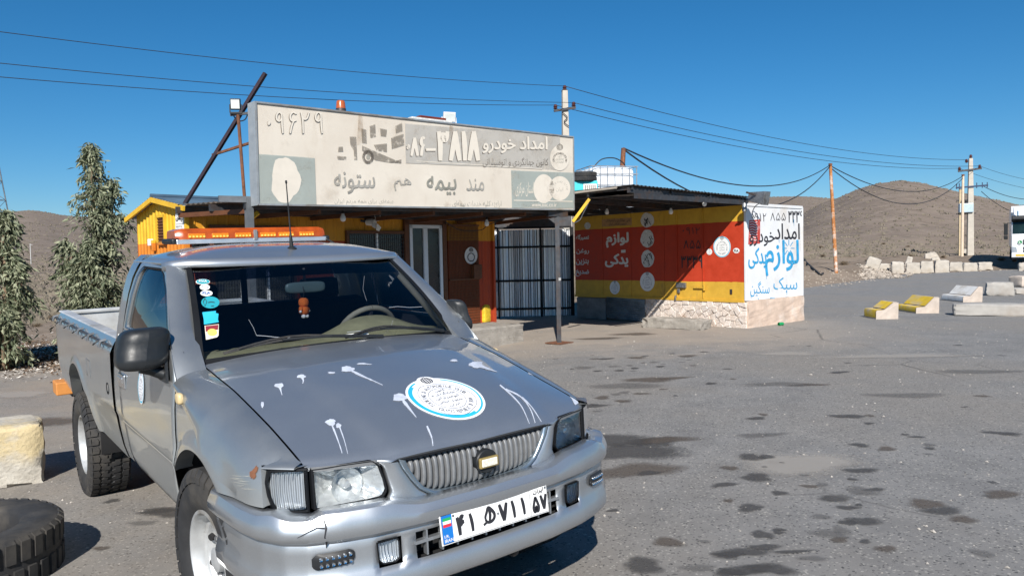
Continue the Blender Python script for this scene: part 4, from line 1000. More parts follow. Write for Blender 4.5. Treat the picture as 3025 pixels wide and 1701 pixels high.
# ---- stickers, paper and cracks on the windscreen
WS = PxSurf(ws_pt, 30, 40, .003)
def c3(x, y): return 350 + x * .42702, 650 + y * .42702
def wmap(x, y): return WS(*c3(x, y))
def wmap2(x, y):
    return wmap(x, y) + Vector((.0012, 0, .0014))
MAT['teal'] = simple('teal_print', (.02, .30, .36), .4, var=.1); MAT['cyan'] = simple('cyan_print', (.03, .42, .62), .4, var=.1)
def sticker(pts_mb, mat): return obj('windscreen_sticker', pts_mb, mat, ws)
sticker(disc2d(584, 430, 49, 19, wmap), M('white_paint')); sticker(disc2d(584, 430, 45, 16, wmap2), M('teal')); obj('sticker_lettering', letter_mb('FIVA', 556, 438, 612, 420, lambda a, b: wmap2(a, b) + Vector((.001, 0, .001)), .02), M('white_paint'), ws)
sticker(disc2d(597, 467, 35, 20, wmap), M('white_paint')); obj('sticker_lettering', disc2d(597, 467, 24, 14, wmap2, inner=.7), simple('grey_print', (.35, .35, .42), .5), ws)
sticker(disc2d(609, 509, 42, 20, wmap), M('white_paint')); obj('sticker_lettering', letter_mb('FIA', 580, 519, 638, 500, wmap2, .04), simple('blue_print', (.02, .10, .32), .5), ws)
sticker(disc2d(636, 572, 63, 41, wmap), M('teal')); m = MB(); ribbon2d([(598, 545), (585, 570), (598, 600), (611, 570), (598, 545)], 4, wmap2, m); ribbon2d([(620, 575), (640, 570), (665, 574)], 5, wmap2, m); ribbon2d([(640, 600), (660, 598)], 4, wmap2, m); obj('sticker_lettering', m, M('ink'), ws)
m = MB(); m.add([wmap(x, y) for x, y in ((580, 640), (675, 630), (672, 645), (692, 650), (688, 690), (694, 708), (592, 725), (590, 690))], [tuple(range(8))]); sticker(m, M('cyan'))
m = MB(); m.add([wmap(x, y) for x, y in ((596, 733), (694, 722), (692, 800), (682, 812), (606, 830))], [tuple(range(5))]); sticker(m, simple('cream_print', (.72, .68, .55), .6)); m = MB(); m.add([wmap2(x, y) for x, y in ((601, 737), (690, 728), (688, 760), (604, 775))], [(0, 1, 2, 3)]); obj('sticker_print', m, simple('maroon_print', (.22, .02, .03), .5), ws)
obj('sticker_print', disc2d(648, 780, 34, 24, wmap2), simple('yellow_print', (.75, .58, .12), .5), ws)
m = MB(); m.add([wmap(x, y) for x, y in ((1570, 792), (1722, 776), (1735, 800), (1630, 818), (1590, 820))], [tuple(range(5))]); obj('paper_slip', m, M('white_paint'), ws)
m = MB()
for pts, w_ in (([(955, 800), (1020, 804), (1090, 812), (1230, 817)], 3.2), ([(900, 690), (930, 740), (955, 800)], 1.6), ([(1870, 607), (1930, 600), (2010, 606), (2100, 602)], 2.4), ([(1580, 778), (1640, 772), (1700, 765)], 3), ([(1700, 390), (1690, 480), (1715, 560)], 1.2), ([(1845, 780), (1880, 750), (1897, 695)], 1.4)):
    ribbon2d(pts, w_, wmap, m)
obj('windscreen_crack', m, simple('crack_white', (.30, .32, .35), .5), ws)
# ---- seal sticker on the hood and on the door
def hood_xy(x, y, off=.0025):
    v = y / (HE_Y(x) - .004); xr = -.375 - .085 * v * v; xf = LP(abs(.655 * v)) - .004; u = (x - xr) / (xf - xr); p = hood_pt(u, v); return Vector((p.x, p.y, p.z + off))
HS = PxSurf(hood_pt, 40, 40, .002)
hc = HS(1316, 1171)
def seal(mapf, r, par, name='seal'):
    obj(name, disc2d(0, 0, r, r, lambda a, b: mapf(a, b, 0), 48), simple('seal_white', (.84, .85, .88), .45, var=.03), par)
    m = MB(); k = 40
    for i in range(k):
        t0, t1 = math.radians(115) + math.radians(310) * i / k, math.radians(115) + math.radians(310) * (i + 1) / k
        if math.radians(60) < (t0 % (2 * PI)) < math.radians(112): continue
        w0 = r * (.11 if math.radians(130) < t0 < math.radians(290) else .05)
        m.add([mapf(q * math.cos(t), q * math.sin(t), 1) for t in (t0, t1) for q in (r * .94, r * .94 - w0)], [(0, 1, 3, 2)])
    obj('seal_band', m, M('cyan'), par)
    mp = lambda a, b: mapf(a, b, 2)
    m = MB(); ring_text('TOURING & AUTOMOBILE CLUB', 0, -r * .08, r * .60, math.radians(205), math.radians(5), r * .12, mp, m); ring_text('ISLAMIC REPUBLIC OF IRAN', 0, -r * .08, r * .60, math.radians(215), math.radians(345), r * .12, mp, m, True)
    for w_, y_, h_ in (('کانون', .28, .13), ('جهانگردی و', .12, .14), ('اتومبیلرانی', -.06, .15), ('جمهوری اسلامی', -.23, .13), ('ایران', -.40, .12)):
        hw = r * (.16 if len(w_) < 6 else .36); letter_mb(w_, -hw, r * y_ - r * h_ / 2, hw, r * y_ + r * h_ / 2, mp, .0, m)
    disc2d(0, -r * .08, r * .48, r * .48, mp, 40, m, inner=.975); disc2d(0, -r * .08, r * .74, r * .74, mp, 40, m, .05, 3, inner=.985)
    emblem_mb(0, r * .88, r * .17, mp, m); obj('seal_lettering', m, M('ink'), par)
    return
def hmap(a, b, l): return hood_xy(hc.x - b, hc.y + a, .0025 + .0008 * l)
SR = .168
seal(hmap, SR, hood); obj('seal', disc2d(0, SR * .88, SR * .27, SR * .22, lambda a, b: hmap(a, b, 1.2), 24), simple('seal_white2', (.84, .85, .88), .45, var=.03), hood)
m = MB(); emblem_mb(0, SR * .88, SR * .17, lambda a, b: hmap(a, b, 2.6), m); obj('seal_lettering', m, M('ink'), hood)
right_door = [o for o in truck.children if o.name.startswith('door') and not o.name.startswith('door_card')][0]
def dmap(a, b, l): x, z = -.965 + a, .958 + b; return Vector(rk(x, -(yside(z) + .006 + .0008 * l), z))
seal(lambda a, b, l: dmap(a, b * 1.25, l), .066, right_door)
# ---- dried white splashes on the hood
MAT['splash'] = simple('dried_splash', (.46, .50, .58), .7, var=.15, scale=40)
def hpx(x, y): return HS(700 + x * .4838, 1000 + y * .4838)
def splash(blob, tail, w0=9, w1=2):
    m = MB()
    if blob: disc2d(blob[0], blob[1], blob[2], blob[3], hpx, 18, m, .22, int(blob[0]))
    for t in tail:
        P = cr([(a, b, 0) for a, b in t], 4); n_ = len(P); R_ = random.Random(int(t[0][0])); ribbon2d([(p.x, p.y) for p in P], [(w0 + (w1 - w0) * i / (n_ - 1)) * R_.uniform(.7, 1.25) for i in range(n_)], hpx, m)
    obj('dried_splash', m, M('splash'), hood)
splash((258, 288, 28, 14), [[(262, 295), (268, 318), (276, 346)]], 16, 3); splash((394, 232, 27, 11), [[(398, 238), (406, 256), (402, 276)]], 14, 3)
splash((156, 404, 9, 18), [[(157, 410), (158, 425)]], 6, 2); splash((675, 187, 40, 17), [[(700, 198), (770, 232), (830, 258), (890, 285)]], 15, 3)
splash((765, 155, 33, 5), [[(780, 156), (825, 159)]], 5, 2); splash((577, 210, 22, 6), []); splash((995, 360, 44, 23), [[(1015, 380), (1050, 425), (1095, 482)]], 22, 3)
splash((573, 512, 30, 20), [[(580, 528), (605, 590), (630, 660), (642, 700)], [(620, 520), (632, 555), (655, 620), (677, 705)]], 10, 3); splash((620, 532, 16, 14), [])
splash((1460, 160, 42, 20), [[(1480, 165), (1530, 185), (1588, 204)]], 20, 3); splash((1325, 135, 22, 7), [])
splash(None, [[(1160, 535), (1175, 570), (1190, 610), (1196, 655)]], 12, 4); splash(None, [[(1605, 284), (1680, 350), (1740, 420), (1785, 520)], [(1640, 310), (1730, 355), (1790, 430), (1820, 515)], [(1740, 360), (1800, 420), (1858, 508)]], 10, 3)
splash(None, [[(1785, 212), (1850, 235), (1920, 268), (1990, 300), (2040, 345), (2075, 400)]], 12, 26)
splash((1985, 298, 36, 16), [])
# bare primer and rust on the right fender corner
def fpt(x, z, o_=.003):
    zt, yt, ym = HE_Z(x), HE_Y(x) + .004, YM(x); c_ = max(-1, min(1, 1 - (zt - z) / .2)) if z > zt - .2 else 0
    y = yt + (ym - yt) * math.sin(math.acos(c_)) if z > zt - .2 else ym; return Vector(rk(x, -(y + o_), z))
fend = [o for o in truck.children if o.name.startswith('fender')][1]
obj('bare_patch', disc2d(.50, .862, .016, .020, fpt, 18, wob=.4, seed=5), M('rust'), fend)
for i in range(9):
    x, z = .36 + .02 * rnd.random() + i * .012, .80 + .06 * rnd.random(); m = MB(); ribbon2d([(x, z), (x + .03, z + .004), (x + .07 * rnd.random() + .03, z + .01)], [.0006, .0016, .0006], fpt, m); obj('scratch', m, M('primer'), fend)
# ---- hanging doll (top level: it hangs from the mirror)
dp = tpix(897, 905, -.76); dw = TN @ dp + TT
doll = thing('hanging_doll', 'small orange knitted doll with white feet hanging inside the windscreen', 'doll', tuple(dw))
doll.rotation_euler = (0, 0, TYAW + .5)
MAT['knit'] = simple('orange_knit', (.75, .16, .02), .9, var=.2, scale=200, bump=.3)
obj('body', superell((0, 0, -.022), (.05, .052, .05), .8, 12), M('knit'), doll, smooth='all'); obj('hood', superell((0, 0, .022), (.05, .05, .052), .75, 12), M('knit'), doll, smooth='all')
for s_ in (-1, 1):
    obj('foot', superell((.008, s_ * .013, -.054), (.026, .022, .022), .9, 8), M('white_paint'), doll, smooth='all'); m = MB(); m.tube([(0, s_ * .022, -.005), (.006, s_ * .034, -.022)], [.012, .010], 8); obj('arm', m, M('knit'), doll, smooth='all')
    obj('hand', superell((.007, s_ * .036, -.026), (.014, .014, .014), .9, 8), M('white_paint'), doll, smooth='all')
m = MB(); m.tube([(0, 0, .045), (.003, .002, .08), (0, 0, .11)], .002, 5); obj('cord', m, M('wire'), doll)
# ================================================================== roadside kiosk, its sign and canopy
def plane_px(o, nrm):
    o, nrm = Vector(o), Vector(nrm)
    def f(px, py):
        d = Vector(ray(px, py)); c = Vector(CPOS); return c + d * ((o - c).dot(nrm) / d.dot(nrm))
    return f
def local_px(root_mat, pf, off):
    inv = root_mat.inverted(); off = Vector(off)
    return lambda px, py: inv @ pf(px, py) + off
def rootmat(loc, rz): return Matrix.Translation(loc) @ Matrix.Rotation(rz, 4, 'Z')
def banded(name, bands, edge=.02, rough=.55, ribs=None, dirt=(.12, .09, .06)):
    """sheet metal painted in horizontal bands; bands = [(z_top, colour), ...] from the ground up"""
    n = NT(name); co = n.coord('Object'); z = n.math('ADD', n.sep(co)[2], n.math('MULTIPLY', n.math('SUBTRACT', n.noise(3.5, 4, .6, co), .5), edge * 2))
    c = None
    for zt, col in bands:
        if c is None: c = n.mix(0.0, col, col)
        else: c = n.mix(n.math('GREATER_THAN', z, prev), c, col)
        prev = zt
    var = n.noise(5, 6, .65, co); c = n.mix(1.0, c, n.ramp(var, [(.25, (.78, .76, .74)), (.6, (1, 1, 1))]), 'MULTIPLY')
    wear = n.noise(1.6, 7, .72, n.mapping((1, 1, .45), co)); c = n.mix(n.mapr(wear, .60, .72, 0, .55), c, dirt)
    c = n.mix(n.mapr(n.noise(26, 5, .7, co), .66, .72, 0, .5), c, (.10, .055, .03))
    n.set('Base Color', c); n.set('Roughness', n.mapr(var, .3, .7, rough - .1, rough + .15)); n.set('Specular IOR Level', .35)
    n.bump(n.noise(2.5, 3, .5, co), .12, .02); return n.m
def ribbed(w, h, pitch=.125, depth=.018, x0=0, z0=0, y=0.0):
    """trapezoid-ribbed wall sheet in the local x-z plane facing -y"""
    k = max(1, int(round(w / pitch))); p = w / k; xs = []
    for i in range(k): xs += [(x0 + i * p, y), (x0 + (i + .30) * p, y), (x0 + (i + .42) * p, y - depth), (x0 + (i + .58) * p, y - depth), (x0 + (i + .70) * p, y)]
    xs.append((x0 + w, y)); m = MB(); m.grid([[(a, b, z) for a, b in xs] for z in (z0, z0 + h)]); return m
def wavy(pts_fn, n_wave, amp, along, closed=False):
    """corrugated sheet: pts_fn(t, s) -> point, t across the waves, s along them"""
    k = n_wave * 6; rows = []
    for s in along: rows.append([pts_fn(i / k, s) + Vector((0, 0, amp * math.sin(2 * PI * i / 6))) for i in range(k + 1)])
    return MB().grid(rows)
YEL, ORA, RED = (.70, .42, .03), (.62, .20, .022), (.40, .055, .018)
KL, KD = 5.75, 1.95
KO = (-4.44, 10.26, -.09); KRZ = PI / 4; KM = rootmat(KO, KRZ)
kiosk = thing('kiosk', 'yellow and orange sheet metal kiosk with a white door under the faded sign', 'kiosk', KO, KRZ)
kfront = plane_px(KO, (KM.to_3x3() @ Vector((0, -1, 0))))
kpx = local_px(KM, kfront, (0, 0, 0))
MAT['kiosk_paint'] = banded('kiosk_paint', [(1.99, ORA), (9, YEL)], .012)
MAT['kiosk_shaded'] = banded('kiosk_shaded_paint', [(1.99, RED), (9, (.60, .27, .02))], .012)  # kiosk bands again, darker and more orange: canopy shade put into the colour
MAT['brown_frame'] = simple('brown_frame', (.10, .035, .012), .6, var=.25, scale=14)
# walls: separate sheets
for i in range(6):
    x0 = i * KL / 6; obj('wall_sheet', ribbed(KL / 6 - .006, 2.42, .16, .014, x0 + .003, .02), M('kiosk_shaded'), kiosk)
def gable_top(y): return 2.44 + .19 * (1 - abs(y - .98) / .98)
for i in range(5):
    y0 = i * KD / 5; p = KD / 5 / 3; ys = []
    for k in range(3): ys += [(y0 + .003 + k * p, 0), (y0 + (k + .3) * p, 0), (y0 + (k + .42) * p, .014), (y0 + (k + .58) * p, .014), (y0 + (k + .7) * p, 0)]
    ys.append((y0 + KD / 5 - .003, 0)); m = MB(); m.grid([[(-d, y, (.02 if z == 0 else gable_top(y))) for y, d in ys] for z in (0, 1)]); obj('wall_sheet', m.flip(), M('kiosk_paint'), kiosk)
m = MB(); m.box((KL, KD / 2, 1.23), (.03, KD, 2.42)); m.box((KL / 2, KD, 1.23), (KL, .03, 2.42)); obj('back_wall', m, M('kiosk_shaded'), kiosk)
m = MB(); m.box((KL / 2, KD / 2, .03), (KL - .1, KD - .1, .04)); m.box((KL / 2, .16, 1.2), (KL - .2, .02, 2.3)); obj('inner_lining', m, M('dark'), kiosk)
for x in (-.02, KL + .02): m = MB(); m.bar((x, -.02, .0), (x, -.02, 2.44), .05, .05); obj('corner_post', m, M('kiosk_paint' if x < 1 else 'kiosk_shaded'), kiosk)
# roof: two corrugated slopes
roofm = simple('blue_grey_roof', (.10, .16, .22), .5, .5, var=.3, scale=3, dirt=(.16, .12, .08))
def slope(t, s): y = -.18 + 1.18 * t; return Vector((s, y, 2.45 + .20 * t))
def slope2(t, s): y = 1.0 + 1.12 * t; return Vector((s, y, 2.65 - .25 * t))
for k, (a, b) in enumerate(((-.12, 1.9), (1.88, 3.9), (3.88, KL + .1))):
    for fn, nw in ((slope, 11), (slope2, 11)):
        obj('roof_sheet', wavy(lambda t, s: fn(t, s) + Vector((0, 0, .004 * k)), nw, .014, (a, b)), roofm, kiosk, smooth='all', solid=.003)
m = MB(); m.bar((-.11, -.18, 2.42), (-.11, 1.0, 2.615), .03, .07); m.bar((-.11, 1.0, 2.615), (-.11, 2.14, 2.37), .03, .07); obj('barge_board', m, M('kiosk_paint'), kiosk)
m = MB(); m.tube([(x, 1.0, 2.672) for x in (-.12, KL + .1)], .03, 8); obj('ridge_cap', m, roofm, kiosk, smooth=True)
# small louvred window and fittings on the gable wall
gm = plane_px(KO, KM.to_3x3() @ Vector((-1, 0, 0))); gpx = local_px(KM, gm, (-.02, 0, 0))
def c5(x, y): return 390 + x * .2329, 560 + y * .2329
a, b = gpx(*c5(345, 345)), gpx(*c5(455, 680)); yc, zc, wy, hz = (a.y + b.y) / 2, (a.z + b.z) / 2, abs(a.y - b.y), abs(a.z - b.z)
m = MB()
for dy, dz, sy, sz in ((-wy / 2, 0, .04, hz + .04), (wy / 2, 0, .04, hz + .04), (0, hz / 2, wy, .04), (0, -hz / 2, wy, .04)): m.box((-.03, yc + dy, zc + dz), (.04, sy, sz))
gw = obj('gable_window', m, M('kiosk_paint'), kiosk)
for z in lin(zc - hz / 2 + .03, zc + hz / 2 - .03, 9): m = MB(); m.box((-.02, yc, z), (.03, wy - .03, hz / 9 * .8), Matrix.Rotation(.5, 3, 'Y')); obj('window_louvre', m, M('brown_frame'), gw)
a = gpx(*c5(270, 670)); m = MB(); m.box((-.04, a.y, a.z), (.07, .06, .1)); obj('meter_box', m, M('white_paint'), kiosk, bevel=.008)
m = MB(); m.box((-.035, a.y - .10, a.z - .05), (.05, .06, .16)); obj('switch_box', m, M('kiosk_paint'), kiosk, bevel=.006)
# notice board fixed near the corner
nb = [gpx(*c5(x, y)) for x, y in ((580, 512), (690, 498), (690, 300), (580, 308))]
m = MB(); m.add([p + Vector((-.012, 0, 0)) for p in nb] + [p + Vector((.02, 0, 0)) for p in nb], [(0, 1, 2, 3), (7, 6, 5, 4)] + [(i, (i + 1) % 4, 4 + (i + 1) % 4, 4 + i) for i in range(4)])
board = obj('notice_board', m.flip(), M('white_paint'), kiosk)
gp2 = lambda x, y: gpx(*c5(x, y)) + Vector((-.016, 0, 0))
m = MB(); letter_mb('کپسن', 588, 412, 682, 315, gp2, .02, m); letter_mb('۵۵۳۳۹۱', 588, 480, 668, 458, gp2, .02, m); letter_mb('۰۹۱۲ ۸۵', 588, 497, 680, 484, gp2, .0, m); ribbon2d([(588, 440), (682, 434)], 3, gp2, m); obj('notice_lettering', m, M('ink'), board)
# front: windows, door, screen panel, cupboard
def rect(px0, py0, px1, py1): a, b = kpx(px0, py0), kpx(px1, py1); return min(a.x, b.x), min(a.z, b.z), max(a.x, b.x), max(a.z, b.z)
def framed(name, x0, z0, x1, z1, w, fm, panem, par, mull=0, y=-.02):
    m = MB()
    for a in ((x0 - w, z0 - w, x0, z1 + w), (x1, z0 - w, x1 + w, z1 + w), (x0, z1, x1, z1 + w), (x0, z0 - w, x1, z0)): m.box(((a[0] + a[2]) / 2, y - .02, (a[1] + a[3]) / 2), (a[2] - a[0], .06, a[3] - a[1]))
    f = obj(name, m, fm, par, bevel=.004); k = mull + 1; pw = (x1 - x0) / k
    for i in range(k):
        mp = MB(); mp.box((x0 + (i + .5) * pw, y + .005, (z0 + z1) / 2), (pw - .02, .008, z1 - z0)); obj('pane', mp, panem, f)
        if i: mm = MB(); mm.box((x0 + i * pw, y - .012, (z0 + z1) / 2), (.035, .045, z1 - z0)); obj('mullion', mm, M('white_paint'), f)
    return f
MAT['dark_pane'] = simple('dark_pane', (.015, .017, .02), .12, var=.2, spec=.6)
x0, z0, x1, z1 = rect(1025, 690, 1190, 800); w1 = framed('front_window', x0, .95, x1, z1, .05, M('brown_frame'), M('dark_pane'), kiosk, 1)
m = MB()
for x in lin(x0 + .02, x1 - .02, 26): m.bar((x, -.055, .95), (x, -.055, z1), .005, .005)
for z in lin(.97, z1 - .02, 18): m.bar((x0, -.058, z), (x1, -.058, z), .005, .005)
obj('window_mesh', m, M('dark_steel'), w1)['kind'] = 'stuff'
x0, z0, x1, z1 = rect(625, 675, 860, 760); w2 = framed('front_window', x0, 1.0, x1, z1, .05, M('brown_frame'), M('dark_pane'), kiosk, 2)
m = MB()
for x in lin(x0 + .02, x1 - .02, 30): m.bar((x, -.055, 1.0), (x, -.055, z1), .005, .005)
for z in lin(1.02, z1 - .02, 16): m.bar((x0, -.058, z), (x1, -.058, z), .005, .005)
obj('window_mesh', m, M('dark_steel'), w2)['kind'] = 'stuff'
DX = rect(1202, 664, 1303, 900); dx0, dx1, dzt = DX[0], DX[2], DX[3]
MAT['upvc'] = simple('white_upvc', (.62, .66, .70), .4, var=.06, scale=8)
m = MB(); W = .06
for a in ((dx0, .40, dx0 + W, dzt), (dx1 - W, .40, dx1, dzt), (dx0, dzt - W, dx1, dzt), (dx0, .40, dx1, .46)): m.box(((a[0] + a[2]) / 2, -.045, (a[1] + a[3]) / 2), (a[2] - a[0], .07, a[3] - a[1]))
door = obj('kiosk_door', m, M('upvc'), kiosk, bevel=.004)
mid = (dx0 + dx1) / 2 - .02; m = MB(); m.box((mid, -.06, (1.0 + dzt - W) / 2), (.09, .05, dzt - W - 1.0)); m.box(((dx0 + dx1) / 2, -.06, 1.0), (dx1 - dx0 - 2 * W, .05, .07)); obj('door_rail', m, M('upvc'), door, bevel=.004)
for a, b in ((dx0 + W, mid - .045), (mid + .045, dx1 - W)): m = MB(); m.box(((a + b) / 2, -.05, (1.03 + dzt - W) / 2), (b - a, .008, dzt - W - 1.03)); obj('door_glass', m, M('dark_pane'), door)
m = MB(); m.box(((dx0 + dx1) / 2, -.052, .72), (dx1 - dx0 - 2 * W, .02, .50)); obj('door_panel', m, M('upvc'), door, bevel=.004)
m = MB(); m.tube([(dx0 + .03, -.085, 1.19), (dx0 + .03, -.13, 1.19), (dx0 + .15, -.135, 1.20)], .011, 7); obj('door_handle', m, M('chrome'), door)
x0, z0, x1, z1 = rect(1318, 665, 1413, 900); m = MB(); m.box(((x0 + x1) / 2, -.03, (.42 + z1) / 2), (x1 - x0, .03, z1 - .42)); sp = obj('screen_panel', m, banded('screen_panel_paint', [(1.99, (.20, .045, .014)), (9, (.34, .15, .02))], .01), kiosk, bevel=.005)
m = MB()
for x in lin(x0 + .02, x1 - .02, 22): m.bar((x, -.056, .45), (x, -.056, z1 - .02), .006, .006)
for z in lin(.46, z1 - .03, 36): m.bar((x0 + .01, -.06, z), (x1 - .01, -.06, z), .006, .006)
for z in (z1, 1.28): m.bar((x0, -.06, z), (x1, -.06, z), .03, .03)
obj('panel_mesh', m, M('brown_frame'), sp)['kind'] = 'stuff'
kp = lambda px, py: kpx(px, py) + Vector((0, -.070, 0))
MAT['decal'] = simple('worn_decal', (.58, .58, .56), .6, var=.2, scale=30)
obj('seal_decal', disc2d(1384, 755, 19, 25, kp, 24), M('decal'), sp); m = MB(); emblem_mb(1384, 738, -6, lambda a, b: kp(a, b) + Vector((0, -.004, 0)), m); disc2d(1384, 760, 11, 13, lambda a, b: kp(a, b) + Vector((0, -.004, 0)), 20, m, inner=.8); obj('seal_decal_print', m, M('ink'), sp)['kind'] = 'stuff'
m = MB(); m.box((x1 - .12, -.10, 1.42), (.2, .1, .26)); obj('letter_box', m, M('brown_frame'), sp, bevel=.005)
x0, z0, x1, z1 = rect(908, 676, 940, 705); m = MB(); m.box(((x0 + x1) / 2, -.03, (z0 + z1) / 2), (x1 - x0, .02, z1 - z0)); sb = obj('small_notice', m, simple('old_notice', (.16, .10, .05), .7), kiosk)
obj('small_notice_lettering', letter_mb('۵۵۳۳۹', 911, 692, 937, 680, lambda a, b: kpx(a, b) + Vector((0, -.045, 0)), .02), M('decal'), sb)
# dark brown door posts
m = MB(); m.bar((dx0 - .06, -.05, .3), (dx0 - .06, -.05, 2.35), .09, .06); m.bar((dx1 + .06, -.05, .3), (dx1 + .06, -.05, 2.35), .09, .06); m.bar((dx0 - .1, -.05, dzt + .05), (dx1 + .1, -.05, dzt + .05), .06, .08); obj('door_frame', m, M('brown_frame'), kiosk)
# wall fan
fc = kpx(1077, 658); fan = thing('wall_fan', 'dusty old electric fan on the kiosk wall above the mesh window', 'fan', KM @ Vector((fc.x, -.22, fc.z)), KRZ + .5)
m = MB(); m.lathe([(.001, .06), (.05, .055), (.06, .0), (.05, -.10), (.001, -.11)], 14, Matrix.Rotation(PI / 2, 4, 'X')); obj('motor', m, M('decal'), fan, smooth=True)
for k in range(4):
    t = 2 * PI * k / 4 + .5; m = MB(); m.add([(math.cos(t + d) * r, -.075 + e, math.sin(t + d) * r) for r, d, e in ((.03, 0, 0), (.13, -.35, .02), (.17, .0, .0), (.14, .38, -.03), (.05, .3, -.01))], [(0, 1, 2, 3, 4)]); obj('blade', m, M('decal'), fan, solid=.004)
m = MB(); m.bar((0, .02, 0), (0, .2, .03), .04, .04); obj('bracket', m, M('dark_steel'), fan)

# ------------------------------------------------------------------ concrete step and jerry cans
conc = NT('concrete'); cc = conc.ramp(conc.noise(4, 6, .65), [(.3, (.20, .18, .155)), (.55, (.30, .275, .24)), (.75, (.38, .35, .31))]); cc = conc.mix(conc.mapr(conc.noise(18, 5, .7), .58, .7, 0, .6), cc, (.12, .105, .09)); conc.set('Base Color', cc); conc.set('Roughness', .92); conc.bump(conc.noise(30, 5, .7), .6, .015); MAT['concrete'] = conc.m
def rough_block(dims, seed, amp=.012, cuts=6, e=.02):
    """box with chipped uneven faces"""
    R = random.Random(seed); o_ = Vector((R.uniform(0, 50), R.uniform(0, 50), R.uniform(0, 50))); m = MB(); k = cuts
    L = [[-1 + 2 * i / k for i in range(k + 1)]] * 3; idx = {}
    def vert(a, b, c):
        key = (a, b, c)
        if key not in idx:
            p = Vector((a * dims[0] / 2, b * dims[1] / 2, c * dims[2] / 2)); ed = sum(1 for q in (a, b, c) if abs(q) > .99)
            nz = noise.noise_vector(p * 5 + o_) * amp + noise.noise_vector(p * 14 + o_) * amp * .5
            if ed >= 2: nz -= Vector((math.copysign(1, a) * (abs(a) > .99), math.copysign(1, b) * (abs(b) > .99), math.copysign(1, c) * (abs(c) > .99))) * e * (.3 + abs(noise.noise(p * 9 + o_)) * 1.6)
            idx[key] = len(m.v); m.v.append(tuple(p + nz))
        return idx[key]
    g = [-1 + 2 * i / k for i in range(k + 1)]
    for i in range(k):
        for j in range(k):
            a, b, c, d = g[i], g[i + 1], g[j], g[j + 1]
            for s in (-1, 1):
                q = [(vert(s, a, c), vert(s, b, c), vert(s, b, d), vert(s, a, d)), (vert(a, s, c), vert(a, s, d), vert(b, s, d), vert(b, s, c)), (vert(a, c, s), vert(b, c, s), vert(b, d, s), vert(a, d, s))]
                m.f += [tuple(reversed(f)) if s < 0 else f for f in q]
    return m
SW, SD, SH = 3.0, .83, .40
stp = tag(obj('concrete_step', rough_block((SW, SD, SH), 3, .014, 12, .02), M('concrete')), 'long grey concrete step before the white kiosk door', 'step')
stp.matrix_world = KM @ Matrix.Translation((5.72 - SW / 2, -.03 - SD / 2, .25))
def jerry(px, py, col, label, seed):
    top_z = CAMH; d = Vector(ray(px, py)); z = .36; p = Vector(CPOS) + d * ((z - CAMH) / d.z)
    t = thing('jerry_can', label, 'jerry can', p, KRZ + .12 * seed, 'jerry cans on the concrete step'); W, D, Hh = .235, .17, .33
    mt = simple('can_paint_%d' % seed, col, .5, var=.15, scale=20, dirt=tuple(c * .6 for c in col))
    m = MB(); k = 9; rows = []
    prof = [(.94, 0), (1, .02), (1, .06), (.97, .08), (1, .10), (1, .14), (.97, .16), (1, .18), (1, .24), (.97, .26), (.92, .30), (.6, .33)]
    for s, z in prof: rows.append([(W / 2 * s * math.copysign(abs(math.cos(a)) ** .35, math.cos(a)), D / 2 * s * math.copysign(abs(math.sin(a)) ** .35, math.sin(a)), z) for a in lin(0, 2 * PI, 33)])
    m.grid(rows); m.poly(rows[0]); m.poly(rows[-1]); obj('body', m, mt, t, smooth=True)
    m = MB(); m.tube([(-.07, 0, .32), (-.05, 0, .365), (.03, 0, .365), (.05, 0, .32)], .012, 7); obj('handle', m, mt, t, smooth=True)
    m = MB(); m.lathe([(.022, .31), (.022, .345), (.001, .345)], 12, Matrix.Translation((.085, 0, 0))); obj('cap', m, M('black_plastic'), t); return t
jerry(1393, 951, (.62, .05, .02), 'ribbed red plastic jerry can on the concrete step', 1); jerry(1432, 950, (.70, .48, .03), 'yellow plastic jerry can on the step beside the fence', 2)

# ------------------------------------------------------------------ the faded roof sign
SL, SRD = 9.47, 13.3
sTL, sBL, sTR, sBR = (Vector(at_depth(754, 302, SL)), Vector(at_depth(763, 604, SL)), Vector(at_depth(1693, 405, SRD)), Vector(at_depth(1695, 620, SRD)))
sx = (sBR - sBL).normalized(); sn = sx.cross((sTL - sBL)).normalized(); sn = sn if sn.y < 0 else -sn
sign = thing('roof_sign', 'long sun-bleached cream billboard box on the kiosk canopy', 'sign', sBL, math.atan2(sx.y, sx.x)); SM = rootmat(sBL, math.atan2(sx.y, sx.x)); SI = SM.inverted()
q = [SI @ p for p in (sBL, sBR, sTR, sTL)]; TH = .20
m = MB(); m.add([p + Vector((0, .004, 0)) for p in q] + [p + Vector((0, TH, 0)) for p in q], [(0, 1, 2, 3), (7, 6, 5, 4)] + [(i, 4 + i, 4 + (i + 1) % 4, (i + 1) % 4) for i in range(4)])
sf = NT('bleached_panel'); c = sf.ramp(sf.noise(1.2, 6, .6), [(.3, (.55, .49, .41)), (.7, (.65, .595, .51))]); c = sf.mix(sf.mapr(sf.noise(2.2, 6, .7, sf.mapping((1, 1, .25))), .58, .75, 0, .4), c, (.42, .34, .25)); sf.set('Base Color', c); sf.set('Roughness', .7)
sf.bump(sf.noise(1.5, 3), .08, .02)
obj('sign_panel', m, sf.m, sign)
m = MB()
for a, b in ((q[0], q[1]), (q[1], q[2]), (q[3], q[2]), (q[0], q[3])):
    m.bar(a, b, .022, .03, (0, 1, 0))
obj('sign_frame', m, simple('sign_frame_grey', (.33, .35, .36), .5, .4, var=.15, dirt=(.2, .15, .1)), sign)
